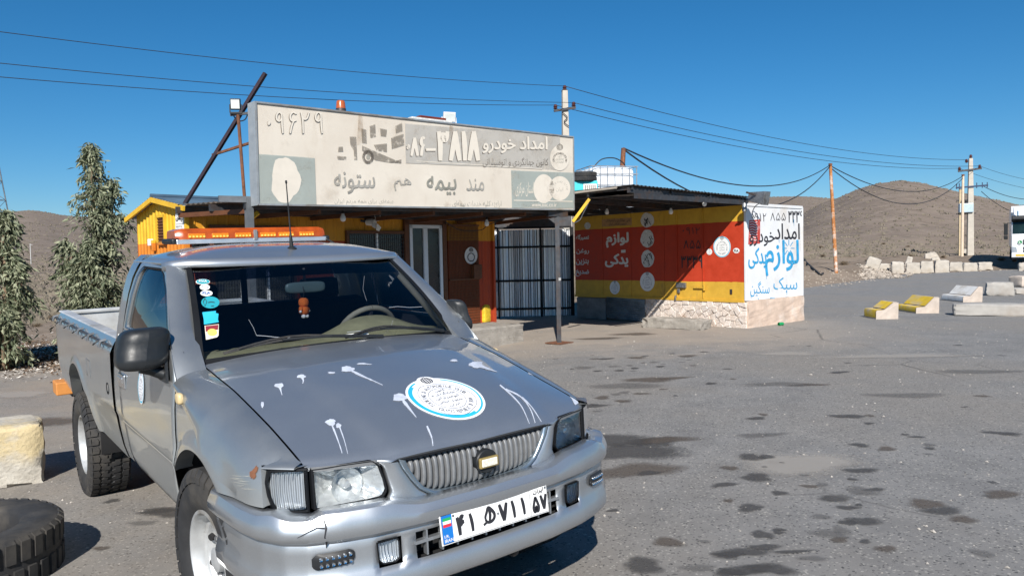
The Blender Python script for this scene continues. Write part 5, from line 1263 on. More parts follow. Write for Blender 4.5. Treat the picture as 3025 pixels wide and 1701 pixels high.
m = MB(); m.add([q[0] + Vector((-.012, -.012, -.012)), q[0] + Vector((-.012, TH + .005, -.012)), q[3] + Vector((-.012, TH + .005, .012)), q[3] + Vector((-.012, -.012, .012))], [(0, 1, 2, 3)]); obj('sign_side', m, simple('sign_side_grey', (.36, .39, .41), .5, .3), sign, solid=.004)
spx = plane_px(sBL, sn)
def c1_(x, y): return 700 + x * .40761, 200 + y * .40761
def smap(x, y, l=0): return SI @ spx(*c1_(x, y)) + Vector((0, -.004 - .0015 * l, 0))
s0 = lambda x, y: smap(x, y, 0); s1 = lambda x, y: smap(x, y, 1); s2 = lambda x, y: smap(x, y, 2)
def printm(name, col, a, scale=2.0, lo=.35, hi=.6):      # faded ink with gaps where it has bleached away
    n = NT(name); n.set('Base Color', n.ramp(n.noise(3, 5, .6), [(.3, tuple(x * .85 for x in col)), (.7, col)])); n.set('Roughness', .75)
    n.set('Alpha', n.math('MULTIPLY', n.mapr(n.noise(scale, 6, .7), lo, hi), a)); return n.m
MAT['p_green'] = printm('faded_green_ink', (.36, .40, .37), .85, 2.2, .22, .45); MAT['p_grey'] = printm('faded_grey_ink', (.50, .475, .43), .8, 1.5, .25, .5)
MAT['p_dark'] = printm('faded_dark_ink', (.13, .11, .09), .8, 9, .3, .5); MAT['p_mid'] = printm('faded_mid_ink', (.34, .335, .29), .8, 4, .3, .55); MAT['p_cream'] = simple('bleached_white', (.64, .585, .50), .7, var=.05); MAT['p_faint'] = printm('faded_faint_ink', (.50, .48, .43), .6, 3, .3, .55); MAT['p_brown'] = printm('rust_streak', (.36, .25, .15), .5, 2.5, .45, .7)
def sp_(mbx, mat): return obj('sign_print', mbx, mat, sign)
def quad(pts, f): m = MB(); m.add([f(*p) for p in pts], [tuple(range(len(pts)))]); return m
sp_(quad([(150, 626), (562, 655), (574, 990), (160, 993)], s0), M('p_green')); sp_(disc2d(350, 815, 105, 165, s1, 28, wob=.12, seed=4), M('p_cream'))
sp_(quad([(1985, 745), (2436, 762), (2438, 1018), (1992, 1016)], s0), M('p_green')); sp_(disc2d(2222, 878, 75, 105, s1, 30), M('p_cream')); sp_(disc2d(2338, 875, 77, 88, s1, 30), MAT['p_cream'])
sp_(quad([(1216, 405), (2340, 490), (2340, 742), (1222, 692)], s0), M('p_grey'))
sp_(disc2d(2338, 655, 70, 92, s1, 36), M('p_cream')); m = MB(); ring_text('TOURING & AUTOMOBILE CLUB IRAN', 2338, 668, 46, math.radians(-200), math.radians(20), -14, s2, m); emblem_mb(2338, 577, -24, s2, m); sp_(m, M('p_dark'))
m = MB(); [letter_mb(w_, 2338 - h_, y_ + 11, 2338 + h_, y_ - 11, s2, 0, m) for w_, y_, h_ in (('کانون', 640, 14), ('جهانگردی', 662, 30), ('اتومبیلرانی', 684, 30))]; sp_(m, M('p_mid'))
m = MB(); ring_text('TOURING CLUB', 2338, 880, 52, math.radians(-180), math.radians(10), -14, s2, m); letter_mb('ایران', 2312, 900, 2362, 868, s2, 0, m); sp_(m, M('p_faint'))
sp_(ribbon2d([(2005, 962), (2430, 970)], 7, s2), M('p_cream')); sp_(letter_mb('www.mic.co.ir', 2135, 1010, 2315, 980, s2, .01), M('p_cream')); sp_(letter_mb('استان مرکزی', 2018, 935, 2150, 830, s2, .0), M('p_cream'))
# number and words: dark ghost edge with bleached letter in front
for w_, bx, bo in (('۳۸۱۸', (1450, 690, 1758, 448), .05), ('-', (1368, 605, 1440, 585), .05), ('۰۸۶', (1222, 650, 1368, 500), .04), ('امداد خودرو', (1780, 622, 2250, 500), .012)):
    sp_(letter_mb(w_, bx[0] - 5, bx[1] + 5, bx[2] - 5, bx[3] + 5, s1, bo), M('p_dark')); sp_(letter_mb(w_, *bx, s2, bo + .012), M('p_cream'))
sp_(letter_mb('کانون جهانگردی و اتومبیلرانی', 1780, 722, 2255, 652, s1, .0), M('p_dark')); sp_(letter_mb('۰۹۶۲۹', 195, 492, 632, 318, s1, 0), M('p_dark')); sp_(letter_mb('۰۹۶۲۹', 200, 488, 637, 314, s2, 0), M('p_cream'))
sp_(letter_mb('بیمه', 1372, 922, 1590, 785, s1, .02), M('p_mid')); sp_(letter_mb('ستونه', 700, 915, 1000, 752, s1, .015), M('p_faint')); sp_(letter_mb('هم', 1135, 890, 1262, 800, s1, .01), M('p_faint')); sp_(letter_mb('مند', 1660, 892, 1790, 805, s1, .01), M('p_faint'))
sp_(letter_mb('بیمه‌ای برای همه مردم ایران', 705, 994, 1130, 950, s1, .0), M('p_mid')); sp_(letter_mb('ارائه کلیه خدمات بیمه‌ای', 1560, 1012, 1915, 965, s1, .0), M('p_mid'))
sp_(ribbon2d([(1300, 678), (2210, 735)], 5, s1), M('p_cream'))
# remains of a printed breakdown lorry
MAT['p_photo'] = printm('photo_ink', (.26, .23, .19), .75, 14, .32, .5)
sp_(disc2d(948, 648, 42, 50, s1, 26, inner=.55), M('p_dark')); sp_(disc2d(948, 648, 14, 18, s1, 16), M('p_mid'))
for P in ([(905, 565), (1100, 650), (1195, 690), (1100, 688), (1000, 670), (905, 600)], [(900, 440), (935, 450), (938, 550), (905, 545)], [(990, 560), (1085, 550), (1085, 612), (1010, 600)], [(725, 640), (790, 645), (790, 668), (725, 665)], [(735, 575), (765, 572), (768, 608), (730, 610)], [(815, 500), (862, 500), (870, 668), (848, 668), (845, 600), (820, 560)], [(1115, 510), (1205, 480), (1212, 560), (1120, 590)], [(960, 425), (1000, 410), (1005, 500), (965, 510)], [(1035, 440), (1085, 450), (1080, 500), (1040, 495)], [(1145, 425), (1195, 400), (1198, 460), (1150, 475)], [(1105, 686), (1190, 665), (1188, 694)]):
    sp_(quad(P, s1), M('p_photo'))
for x in (880, 1290, 1540): sp_(quad([(x, 330 if x < 1000 else 420), (x + 26, 340 if x < 1000 else 425), (x + 40, 560), (x - 14, 560)], s1), M('p_brown'))
sp_(quad([(1440, 990), (1520, 935), (1620, 960), (1650, 1012), (1440, 1010)], s1), M('p_brown'))
MAT['p_grime'] = printm('sign_grime', (.36, .27, .18), .30, 1.6, .56, .85)
sp_(quad([(140, 262), (2432, 498), (2436, 1018), (165, 992)], s2), M('p_grime'))
# rotating beacon, dead light bar and floodlights on the sign
def on_sign(px, py, back=.1): return SI @ spx(px, py) + Vector((0, back, 0))
b0 = SM @ on_sign(1018, 331); bc = thing('rotating_beacon', 'amber rotating beacon standing on the cream sign', 'beacon', b0, 0)
m = MB(); m.lathe([(.075, 0), (.07, .055), (.06, .065)], 20); obj('base', m, M('dark_steel'), bc, smooth=True); m = MB(); m.lathe([(.066, .06), (.058, .15), (.05, .165), (.001, .17)], 20); obj('lens', m, simple('old_amber', (.42, .10, .03), .3, var=.2), bc, smooth=True)
b0 = SM @ on_sign(1283, 362); lb2 = thing('dead_light_bar', 'dull red light bar lying along the top edge of the cream sign', 'light bar', b0, math.atan2(sx.y, sx.x)); lb2.rotation_euler.y = -.01
m = MB(); m.box((.0, 0, .035), (.74, .12, .05)); obj('base', m, M('decal'), lb2, bevel=.008); m = MB(); m.box((.02, 0, .075), (.48, .115, .04)); obj('lens', m, simple('old_red', (.16, .03, .015), .4, var=.3), lb2, bevel=.01)
def flood(name, loc, rz, tilt, case, label, s=1.0):
    t = thing(name, label, 'floodlight', loc, rz, None); mt = Matrix.Rotation(tilt, 4, 'X')
    m = MB(); m.box((0, .0, 0), (.20 * s, .05 * s, .16 * s)); m.xf(lambda x, y, z: mt @ Vector((x, y, z + .12 * s))); obj('case', m, case, t, bevel=.008)
    m = MB(); m.box((0, -.027 * s, 0), (.165 * s, .006, .125 * s)); m.xf(lambda x, y, z: mt @ Vector((x, y, z + .12 * s))); obj('glass', m, simple(name + '_glass', (.62, .66, .64), .2, var=.15), t)
    m = MB(); m.bar((-.115 * s, 0, .12 * s), (-.115 * s, 0, 0), .02 * s, .008); m.bar((.115 * s, 0, .12 * s), (.115 * s, 0, 0), .02 * s, .008); m.bar((-.115 * s, 0, 0), (.115 * s, 0, 0), .02, .008, (0, 1, 0)); obj('bracket', m, case, t); return t
flood('floodlight', SM @ on_sign(1338, 366), math.radians(20), .25, M('white_paint'), 'small white floodlight bolted to the top of the cream sign', .95)
# ---- pole, strut and floodlight beyond the sign's left end
fp0, fp1 = Vector(at_depth(722, 580, 9.75)), Vector(at_depth(703, 335, 9.75))
mast = thing('lamp_mast', 'thin rusty mast with long leaning strut behind the cream sign', 'mast', fp0)
m = MB(); m.tube([(0, 0, 0), fp1 - fp0], .022, 8); obj('post', m, M('rust'), mast, smooth=True)
s0_, s1_ = Vector(at_depth(541, 611, 10.35)), Vector(at_depth(784, 217, 9.85)); m = MB(); m.bar(s0_ - fp0, s1_ - fp0, .045, .045); obj('strut', m, simple('purple_rust', (.045, .03, .04), .6, .3, var=.3), mast)
m = MB(); m.bar(Vector(at_depth(628, 458, 10.2)) - fp0, Vector(at_depth(738, 423, 9.7)) - fp0, .03, .03); obj('brace', m, M('rust'), mast)
m = MB(); m.bar(fp1 - fp0 + Vector((-.1, 0, -.02)), fp1 - fp0 + Vector((.16, 0, .0)), .03, .03); obj('cross_bracket', m, M('dark_steel'), mast)
m = MB(); m.tube(cr([fp1 - fp0 + Vector(v) for v in ((-.08, .02, .0), (-.02, .03, -.09), (.08, .02, -.08), (.13, .02, .02))], 5), .008, 5); obj('lamp_cable', m, M('wire'), mast)
fl = flood('floodlight', fp1 + Vector((-.015, -.03, .0)), math.radians(8), .1, M('black_plastic'), 'black floodlight with a pale glass on the rusty mast', .78); fl.scale = (.82, 1, 1.15)
# ---- canopy between sign and kiosk
can = thing('canopy', 'dark corrugated canopy roof between the kiosk and the cream sign', 'canopy', KO, KRZ)
KI = KM.inverted(); sl_, sr_ = KI @ sBL, KI @ sBR
dark_roof = simple('dark_roof_sheet', (.055, .05, .045), .7, .3, var=.4, scale=4, dirt=(.12, .085, .06))
zb0, zb1 = 2.43, sl_.z - .02
def can_pt(t, s):                                       # s 0..1 along the kiosk, t 0..1 from the wall to the sign
    x0_, x1_ = -.12, KL + .1; y_w = -.05; xs_ = sl_.x + (sr_.x - sl_.x) * s; ys_ = sl_.y + (sr_.y - sl_.y) * s + .21
    xw = x0_ + (x1_ - x0_) * s; z_ = sl_.z + (sr_.z - sl_.z) * s + .07
    return Vector((xw + (xs_ - xw) * t, y_w + (ys_ - y_w) * t, 2.47 + (z_ - 2.47) * t))
for k in range(6):
    a, b = k / 6 - .004, (k + 1) / 6 + .004; obj('canopy_sheet', wavy(lambda t, s: can_pt(t, s) + Vector((0, 0, .006 * (k % 2))), 14, .013, (a, b)), dark_roof, can, smooth='all', solid=.003)
for t in (.02, .5, .97): m = MB(); m.bar(can_pt(t, -.01) + Vector((0, 0, -.07)), can_pt(t, 1.01) + Vector((0, 0, -.07)), .06, .09); obj('purlin', m, M('dark_steel'), can)
for s in lin(0, 1, 7): m = MB(); m.bar(can_pt(0, s) + Vector((0, 0, -.14)), can_pt(1, s) + Vector((0, 0, -.14)), .05, .06); obj('rafter', m, M('brown_frame'), can)
gp = Vector(at_depth(735, 600, 9.62)); gp.z = gz(gp.x, gp.y)
m = MB(); tp_ = KI @ Vector((gp.x, gp.y, at_depth(735, 585, 9.62)[2])); bt_ = KI @ gp; m.bar(bt_, tp_, .085, .085); m.bar(tp_ + Vector((-.35, .1, -.02)), tp_ + Vector((.25, -.05, -.02)), .09, .08); obj('canopy_post', m, simple('grey_post', (.16, .17, .18), .5, .4, var=.2), can)
cp_ = Vector(on_ground(1652, 1014)); tp_ = KI @ Vector((cp_.x, cp_.y, at_depth(1656, 640, cp_.y)[2])); bt_ = KI @ cp_
m = MB(); m.bar(bt_, tp_, .075, .075, (1, 1, 0)); m.bar(tp_ + Vector((-.2, .05, .05)), tp_ + Vector((.2, -.05, .05)), .08, .1); m.bar(tp_ + Vector((.1, .03, .02)), tp_ + Vector((.1, .03, .3)), .08, .08); obj('canopy_post', m, M('dark_steel'), can)
m = MB(); m.box(bt_ + Vector((0, 0, .014)), (.36, .36, .014)); obj('base_plate', m, M('rust'), can)
m = MB(); pb = KI @ cp_; m.box((pb.x, pb.y - .041, 1.27), (.05, .004, .05)); obj('post_sticker', m, M('white_paint'), can)
m = MB(); m.bar(KI @ Vector(at_depth(1692, 655, cp_.y - .1)), KI @ Vector(at_depth(1741, 588, cp_.y - .1)), .05, .05); obj('yellow_brace', m, M('kiosk_paint'), can)
m = MB(); m.bar(KI @ Vector(at_depth(745, 642, 9.75)), KI @ Vector(at_depth(763, 628, 9.75)), .06, .05); obj('yellow_brace', m, M('kiosk_paint'), can)
m = MB(); m.tube(cr([KI @ Vector(at_depth(px, py, 13.15)) for px, py in ((1692, 660), (1712, 650), (1722, 632), (1738, 600))], 5), .008, 5); obj('loose_cable', m, M('decal'), can)
m = MB(); m.tube(cr([KI @ Vector(at_depth(px, py, d)) for px, py, d in ((1315, 655, 13.0), (1360, 680, 13.2), (1420, 680, 13.3), (1440, 665, 13.2), (1470, 655, 13.2))], 5), .007, 5); obj('loose_cable', m, M('wire'), can)
def bulb(px, py, y, label):
    p = Vector(at_depth(px, py, y)); t = thing('light_bulb', label, 'light bulb', p, 0, 'bare bulbs under the canopies')
    m = MB(); m.lathe([(.001, -.075), (.03, -.065), (.043, -.035), (.04, -.005), (.022, .03), (.018, .05)], 16); obj('bulb', m, simple('bulb_glass', (.68, .68, .66), .3, var=.05), t, smooth='all')
    m = MB(); m.lathe([(.02, .045), (.02, .09), (.008, .1), (.001, .1)], 12); m.tube([(0, 0, .09), (0, 0, .22)], .004, 5); obj('socket', m, M('black_plastic'), t, smooth=True)
bulb(1013, 640, 10.9, 'bare white bulb hanging under the canopy near the wall fan'); bulb(1438, 656, 13.2, 'bare white bulb hanging under the canopy beside the corrugated fence')
# ================================================================== spare-parts store (old lorry box) and awning
CO = (4.60, 14.62, 0.0); CRZ = math.radians(131); CM = rootmat(CO, CRZ); CI = CM.inverted(); CLEN, CWID, CZ0, CZ1 = 4.65, 2.2, .63, 2.52
store = thing('parts_store', 'old box body shop painted yellow and red on a whitewashed stone base', 'store', CO, CRZ)
cfp = plane_px(CO, CM.to_3x3() @ Vector((0, 1, 0))); cwp = plane_px(CO, CM.to_3x3() @ Vector((-1, 0, 0)))
def c3_(x, y): return 1600 + x * .41403, 400 + y * .41403
def cf(x, y, l=0): return CI @ cfp(*c3_(x, y)) + Vector((0, .014 + .002 * l, 0))
def cw_(x, y, l=0): return CI @ cwp(*c3_(x, y)) + Vector((-.012 - .002 * l, 0, 0))
f0 = lambda x, y: cf(x, y, 0); f1 = lambda x, y: cf(x, y, 1); f2 = lambda x, y: cf(x, y, 2); w0 = lambda x, y: cw_(x, y, 0); w1_ = lambda x, y: cw_(x, y, 1)
MAT['store_front'] = banded('store_front_paint', [(1.0, (.62, .37, .045)), (2.2, (.47, .045, .016)), (9, (.62, .37, .04))], .018, .55)
MAT['store_white'] = simple('store_white_paint', (.68, .69, .70), .55, var=.06, scale=2.5, dirt=(.55, .50, .44))
def xat(px): return cf(px, 900).x
seams = [0.0, xat(1155), xat(970), xat(878), xat(640), xat(440), CLEN]
for i in range(len(seams) - 1):
    a, b = seams[i] + .004, seams[i + 1] - .004; m = MB(); m.box(((a + b) / 2, -.005, (CZ0 + CZ1) / 2), (b - a, .03, CZ1 - CZ0 - .01)); obj('wall_panel' if i != 1 else 'store_door', m, M('store_front'), store, bevel=.005)
m = MB(); m.box((CLEN / 2, -CWID / 2, (CZ0 + CZ1) / 2), (CLEN - .04, CWID - .06, CZ1 - CZ0 - .03)); obj('box_core', m, M('store_white'), store)
m = MB(); m.box((-.0, -CWID / 2, (CZ0 + CZ1) / 2), (.02, CWID, CZ1 - CZ0)); endw = obj('end_wall', m, M('store_white'), store, bevel=.004)
m = MB(); m.bar((0, 0, CZ0), (0, 0, CZ1), .05, .05); m.bar((0, -CWID, CZ0), (0, -CWID, CZ1), .05, .05); m.bar((0, 0.005, CZ1), (0, -CWID, CZ1), .055, .06); obj('corner_rail', m, M('store_white'), store, bevel=.004)
m = MB(); m.box((CLEN / 2, -.06, 2.585), (CLEN, .10, .13)); obj('wall_header', m, M('dark_steel'), store)
m = MB(); m.bar((0.03, .012, CZ0 - .01), (CLEN, .012, CZ0 - .01), .05, .05); obj('sill_rail', m, M('store_front'), store)
m = MB()
for x in (seams[1], seams[2]): m.bar((x, .022, CZ0 + .02), (x, .022, CZ1 - .05), .018, .018)
obj('door_hinge_rod', m, M('store_front'), store)
# latch and handles
a = cf(1003, 1068); m = MB(); m.box(a + Vector((0, .02, 0)), (.24, .05, .11)); m.box(a + Vector((-.02, .05, -.03)), (.1, .03, .04)); m.box(a + Vector((.06, .03, -.12)), (.06, .03, .09)); obj('door_latch', m, M('steel'), store, bevel=.006)
a = cf(1130, 1085); m = MB(); m.box(a + Vector((0, .02, 0)), (.26, .03, .035)); m.box(a + Vector((-.13, .03, 0)), (.035, .04, .12)); obj('door_latch', m, M('store_front'), store, bevel=.004)
a = cf(965, 1160); m = MB(); m.tube([a + Vector((0, .03, .06)), a + Vector((0, .04, 0)), a + Vector((.01, .03, -.05))], .02, 6); obj('padlock', m, M('steel'), store)
a = cf(1355, 1115); m = MB(); m.box(a + Vector((0, .004, 0)), (.05, .008, .1)); obj('plate_tag', m, M('dark_steel'), store)
# painted words on the front
MAT['word_white'] = simple('hand_lettering', (.66, .64, .60), .65, var=.15, scale=25)
def wd(w_, x0, y0, x1, y1, mat='word_white', bold=.03, f=f1, par=None): return obj('painted_lettering', letter_mb(w_, x0, y1, x1, y0, f, bold), M(mat), par or store)
wd('تعمیرگاه', 248, 706, 342, 750); wd('روغن', 250, 806, 342, 848); wd('بنزین', 248, 880, 340, 926); wd('ضدیخ', 246, 955, 342, 1006)
wd('لوازم', 462, 690, 625, 802, bold=.035); wd('یدکی', 455, 842, 622, 942, bold=.035); obj('painted_lettering', quad([(570, 818), (602, 815), (602, 836), (570, 838)], f1), M('word_white'), store)
wd('۰۹۱۲', 1000, 655, 1140, 708, 'ink', .01); wd('۸۵۵', 1012, 745, 1142, 812, 'ink', .01); wd('۳۳۳۹', 995, 855, 1155, 952, 'ink', .01)
obj('label_strip', quad([(432, 652), (646, 640), (646, 586), (432, 600)], f0), simple('label_strip_paint', (.42, .24, .10), .7, var=.15), store); wd('کانون جهانگردی و اتومبیلرانی', 462, 592, 636, 620, 'ink', .0, f2); wd('جمهوری اسلامی ایران', 484, 620, 610, 644, 'ink', .0, f2)
for cx, cy, rx, ry, sd_ in ((757, 605, 48, 52, 1), (757, 737, 48, 64, 2), (759, 880, 46, 62, 3)):
    obj('torn_decal', disc2d(cx, cy, rx, ry, f0, 40, wob=.06, seed=sd_), M('decal'), store); m = MB(); R = random.Random(sd_)
    for k in range(7):
        x, y = cx + R.uniform(-.7, .7) * rx, cy + R.uniform(-.8, .4) * ry; P = [(x, y)]
        for _ in range(5): x += R.uniform(-9, 9); y += R.uniform(4, 15); P.append((x, y))
        P = [p for p in P if ((p[0] - cx) / rx) ** 2 + ((p[1] - cy) / ry) ** 2 < .9]
        if len(P) > 1: ribbon2d(P, [R.uniform(2, 6) for _ in P], f1, m)
    obj('decal_tear', m, M('ink'), store)
def seal_px(cx, cy, rx, ry, f_0, f_1, par, blue=False):
    obj('seal_decal', disc2d(cx, cy, rx, ry, f_0, 36), simple('seal_face', (.74, .75, .74), .5, var=.06), par)
    if blue: obj('seal_decal_band', disc2d(cx, cy, rx * .97, ry * .97, f_1, 36, inner=.93), M('cyan'), par)
    k = ry / rx; g = lambda a, b: f_1(cx + a, cy - b * k); m = MB(); r = rx
    ring_text('TOURING & AUTOMOBILE CLUB', 0, -r * .1, r * .58, math.radians(205), math.radians(-25), r * .13, g, m); ring_text('ISLAMIC REPUBLIC', 0, -r * .1, r * .58, math.radians(225), math.radians(315), r * .13, g, m, True); emblem_mb(0, r * .86, r * .2, g, m)
    for w_, y_ in (('کانون', .18), ('جهانگردی', -.05), ('ایران', -.28)): letter_mb(w_, -r * .3, r * (y_ - .08), r * .3, r * (y_ + .09), g, 0, m)
    obj('seal_decal_print', m, simple('seal_ink', (.16, .17, .19), .6), par)['kind'] = 'stuff'
seal_px(757, 1043, 52, 68, f0, f1, store); seal_px(525, 1085, 36, 48, f0, f1, store); obj('seal_decal', disc2d(330, 645, 22, 25, f0, 24), M('decal'), store); seal_px(1290, 795, 62, 75, f0, f1, store, True); seal_px(1200, 830, 20, 22, f0, f1, store)
obj('fia_decal', disc2d(1392, 822, 23, 19, f0, 24), M('white_paint'), store); wd('FIA', 1376, 813, 1408, 833, 'ink', .03)
# graffiti on the white end wall
MAT['spray_black'] = simple('black_brush_paint', (.025, .024, .03), .6, var=.3, scale=12); MAT['spray_blue'] = simple('blue_brush_paint', (.03, .30, .55), .6, var=.25, scale=9); MAT['spray_red'] = printm('red_overspray', (.55, .045, .03), .9, 5, .3, .5)
obj('red_patch', quad([(1470, 778), (1555, 772), (1556, 600), (1478, 606)], w0), M('spray_red'), endw)
m = MB(); R = random.Random(5)
for k in range(8): y = 620 + k * 18; ribbon2d([(1480, y), (1500, y - 6), (1520, y + 3), (1535, y - 4)], 5, w1_, m)
obj('white_scribble', m, M('white_paint'), endw)
def gr(w_, x0, y0, x1, y1, mat, bold=.0): return obj('painted_lettering', letter_mb(w_, x0, y1, x1, y0, w1_, bold), M(mat), endw)
gr('۰۹۱۲', 1488, 552, 1606, 618, 'spray_black'); gr('۸۵۵', 1625, 550, 1742, 612, 'spray_black'); gr('۳۳۳۹', 1755, 535, 1862, 628, 'spray_black', .005)
gr('امداد', 1660, 628, 1838, 742, 'spray_black', .012); gr('خودرو', 1478, 690, 1662, 790, 'spray_black', .012); gr('لوازم', 1590, 745, 1832, 1005, 'spray_blue', .012); gr('یدکی', 1470, 800, 1600, 952, 'spray_blue', .012); gr('سبک', 1650, 1012, 1820, 1120, 'spray_blue', -.01); gr('سنگین', 1485, 1040, 1622, 1150, 'spray_blue', -.01)
m = MB()
for k in range(8):
    t = k * PI / 4; ribbon2d([(1760 + 14 * math.cos(t), 805 + 22 * math.sin(t)), (1760 + 40 * math.cos(t), 805 + 62 * math.sin(t))], 5, w1_, m)
ribbon2d([(1540, 1160), (1545, 1172)], 5, w1_, m); ribbon2d([(1625, 1160), (1660, 1162)], 5, w1_, m); obj('painted_star', m, M('spray_blue'), endw)
m = MB(); [ribbon2d([(x, y), (x + 1, y + h)], [4, 1.5], w1_, m) for x, y, h in ((1600, 985, 40), (1745, 1100, 40), (1690, 742, 25), (1795, 600, 45), (1490, 1140, 22))]; obj('paint_run', m, M('spray_blue'), endw)
# ---- stone base: whitewashed rubble stones, plaster at the end, sheet-metal shutters
wash = NT('whitewash'); c = wash.ramp(wash.noise(5, 6, .65), [(.3, (.50, .41, .34)), (.6, (.70, .63, .57))]); c = wash.mix(wash.mapr(wash.noise(2.2, 6, .7), .55, .72, 0, .7), c, (.46, .33, .24)); wash.set('Base Color', c); wash.set('Roughness', .95); wash.bump(wash.noise(22, 5, .7), .7, .02); MAT['wash'] = wash.m
xs0 = xat(740); m = MB(); m.box((CLEN / 2, -CWID / 2 - .03, .31), (CLEN - .02, CWID - .06, .60)); obj('plinth_core', m, simple('plinth_mortar', (.30, .22, .16), .95, var=.25, scale=9, bump=.4), store)
R = random.Random(11)                                   # rubble: cells of a jittered lattice, clipped to convex stones
pts_ = []; nz_ = 6; nx_ = int((xs0 + .02) / .165)
for i in range(nx_):
    for j in range(nz_): pts_.append(((i + .5 + .5 * (j % 2) * .6 + R.uniform(-.38, .38)) * (xs0 + .02) / nx_ - .02, .03 + (j + .5 + R.uniform(-.33, .33)) * .575 / nz_))
def clip(poly, mx, mz, nx, nz):
    out = []
    for k in range(len(poly)):
        p, q_ = poly[k], poly[(k + 1) % len(poly)]; dp = (p[0] - mx) * nx + (p[1] - mz) * nz; dq = (q_[0] - mx) * nx + (q_[1] - mz) * nz
        if dp <= 0: out.append(p)
        if dp * dq < 0: t = dp / (dp - dq); out.append((p[0] + (q_[0] - p[0]) * t, p[1] + (q_[1] - p[1]) * t))
    return out
for px_, pz_ in pts_:
    poly = [(-.02, .03), (xs0, .03), (xs0, .605), (-.02, .605)]
    for qx, qz in pts_:
        if (qx, qz) != (px_, pz_) and abs(qx - px_) < .6: poly = clip(poly, (px_ + qx) / 2, (pz_ + qz) / 2, qx - px_, qz - pz_)
        if len(poly) < 3: break
    if len(poly) < 3: continue
    k = len(poly); cx = sum(p[0] for p in poly) / k; cz = sum(p[1] for p in poly) / k; d = R.uniform(.012, .045); tx, tz = R.uniform(-.08, .08), R.uniform(-.12, .12); sh = R.uniform(.955, .985)
    ring = lambda s, f: [(cx + (a - cx) * s, f + (tx * (a - cx) + tz * (b - cz)) * (f > 0), cz + (b - cz) * s) for a, b in poly]
    m = MB(); m.add(ring(sh, -.06) + ring(sh, d * .55) + ring(sh * .86, d), [tuple(range(2 * k, 3 * k))] + [(r * k + i, r * k + (i + 1) % k, (r + 1) * k + (i + 1) % k, (r + 1) * k + i) for r in (0, 1) for i in range(k)])
    obj('stone', m, M('wash'), store)
m = rough_block((.08, CWID, .64), 8, .018, 10, .01); m.xf(lambda x, y, z: (x - .015, y - CWID / 2, z + .31)); obj('end_plaster', m, simple('pink_plaster', (.56, .43, .34), .95, var=.18, scale=4, dirt=(.66, .60, .54), bump=.5), store)
x0, x1 = xat(745), xat(470); m = wavy(lambda t, s: Vector((s, .06, .08 + .50 * t)), 12, .0, (x0, x1)); m.xf(lambda x, y, z: (x, y + .018 * math.sin(z * 2 * PI / .045), z + .03 * (x - x0))); obj('metal_shutter', m, simple('shutter_metal', (.22, .25, .27), .45, .5, var=.3, scale=6), store, smooth='all', solid=.003)
x2 = xat(255); m = MB(); m.box(((x1 + x2) / 2, .05, .33), (x2 - x1 - .04, .03, .50)); obj('metal_panel', m, simple('panel_grey', (.16, .16, .155), .6, .2, var=.3, scale=5), store, bevel=.004)
# ---- step of rounded concrete, green can
a = Vector(on_ground(2000, 972)); st2 = tag(obj('stone_slab', rough_block((1.35, .5, .22), 21, .03, 10, .05), MAT['concrete']), 'low worn concrete slab lying at the foot of the whitewashed stone base', 'slab'); st2.location = (a.x + .05, a.y + .25, a.z + .09); st2.rotation_euler = (0, 0, CRZ + .12)
a = Vector(on_ground(2300, 962)); gc = thing('green_can', 'small crushed green can at the foot of the white end wall', 'can', a, .4); m = MB(); m.lathe([(.03, 0), (.034, .01), (.034, .10), (.03, .115), (.001, .115)], 14, Matrix.Translation((0, 0, .034)) @ Matrix.Rotation(PI / 2, 4, 'Y')); obj('can_body', m, simple('green_can_paint', (.01, .25, .08), .4), gc, smooth=True)
# ---- awning over the store front
aw = thing('awning', 'ragged black corrugated awning over the yellow and red store front', 'awning', CO, CRZ); AO = 3.42
blk = simple('tarred_sheet', (.022, .022, .024), .7, .2, var=.5, scale=3, dirt=(.06, .052, .046)); R = random.Random(3)
for k in range(4):
    y0_, y1_ = k * AO / 4 - .05, (k + 1) * AO / 4 + .03; e = R.uniform(-.10, .06)
    for j, (xa, xb) in enumerate(((e, 2.35), (2.3, 4.75), (4.7, 6.1))):
        obj('awning_sheet', wavy(lambda t, s: Vector((s, y0_ + (y1_ - y0_) * t, 2.66 + .02 * (y0_ + (y1_ - y0_) * t) + .006 * (k % 2) + .01 * j)), 9, .014, lin(xa, xb, 3)), blk, aw, smooth='all', solid=.003)
for x in lin(.08, 6.5, 8): m = MB(); m.bar((x, -.1, 2.585), (x, AO, 2.66), .05, .09); obj('awning_rafter', m, M('dark_steel'), aw)
for y in (.03, 1.15, 2.3, AO - .04): m = MB(); m.bar((.02, y, 2.62 + .02 * y), (6.5, y, 2.62 + .02 * y), .04, .045); obj('awning_purlin', m, M('dark_steel'), aw)
m = MB(); m.box((.0, AO / 2, 2.56), (.012, AO - .1, .09)); obj('awning_fascia', m, M('dark_steel'), aw)
m = MB(); m.grid([[(x, y, z) for x in (.35, 1.5)] for y, z in ((2.2, 2.67), (2.9, 2.64), (3.35, 2.60))]); obj('loose_sheet', m, simple('bare_tin', (.12, .115, .11), .6, .3, var=.3), aw, solid=.003)
m = MB(); m.add([(.3, AO + .02, 2.74), (2.2, AO + .02, 2.72), (2.2, AO + .06, 2.68), (.3, AO + .06, 2.70)], [(0, 1, 2, 3)]); obj('loose_sheet', m, simple('weathered_board', (.26, .23, .19), .8), aw, solid=.015)
for px, py, lab in ((1793, 623, 'bare bulb under the black awning close to the corrugated fence'), (1982, 622, 'bare bulb under the black awning above the painted phone number')):
    d = Vector(ray(px, py)); p = Vector(CPOS) + d * (15.2 / d.y); bulb(px, py, 15.4 if px < 1900 else 14.6, lab)
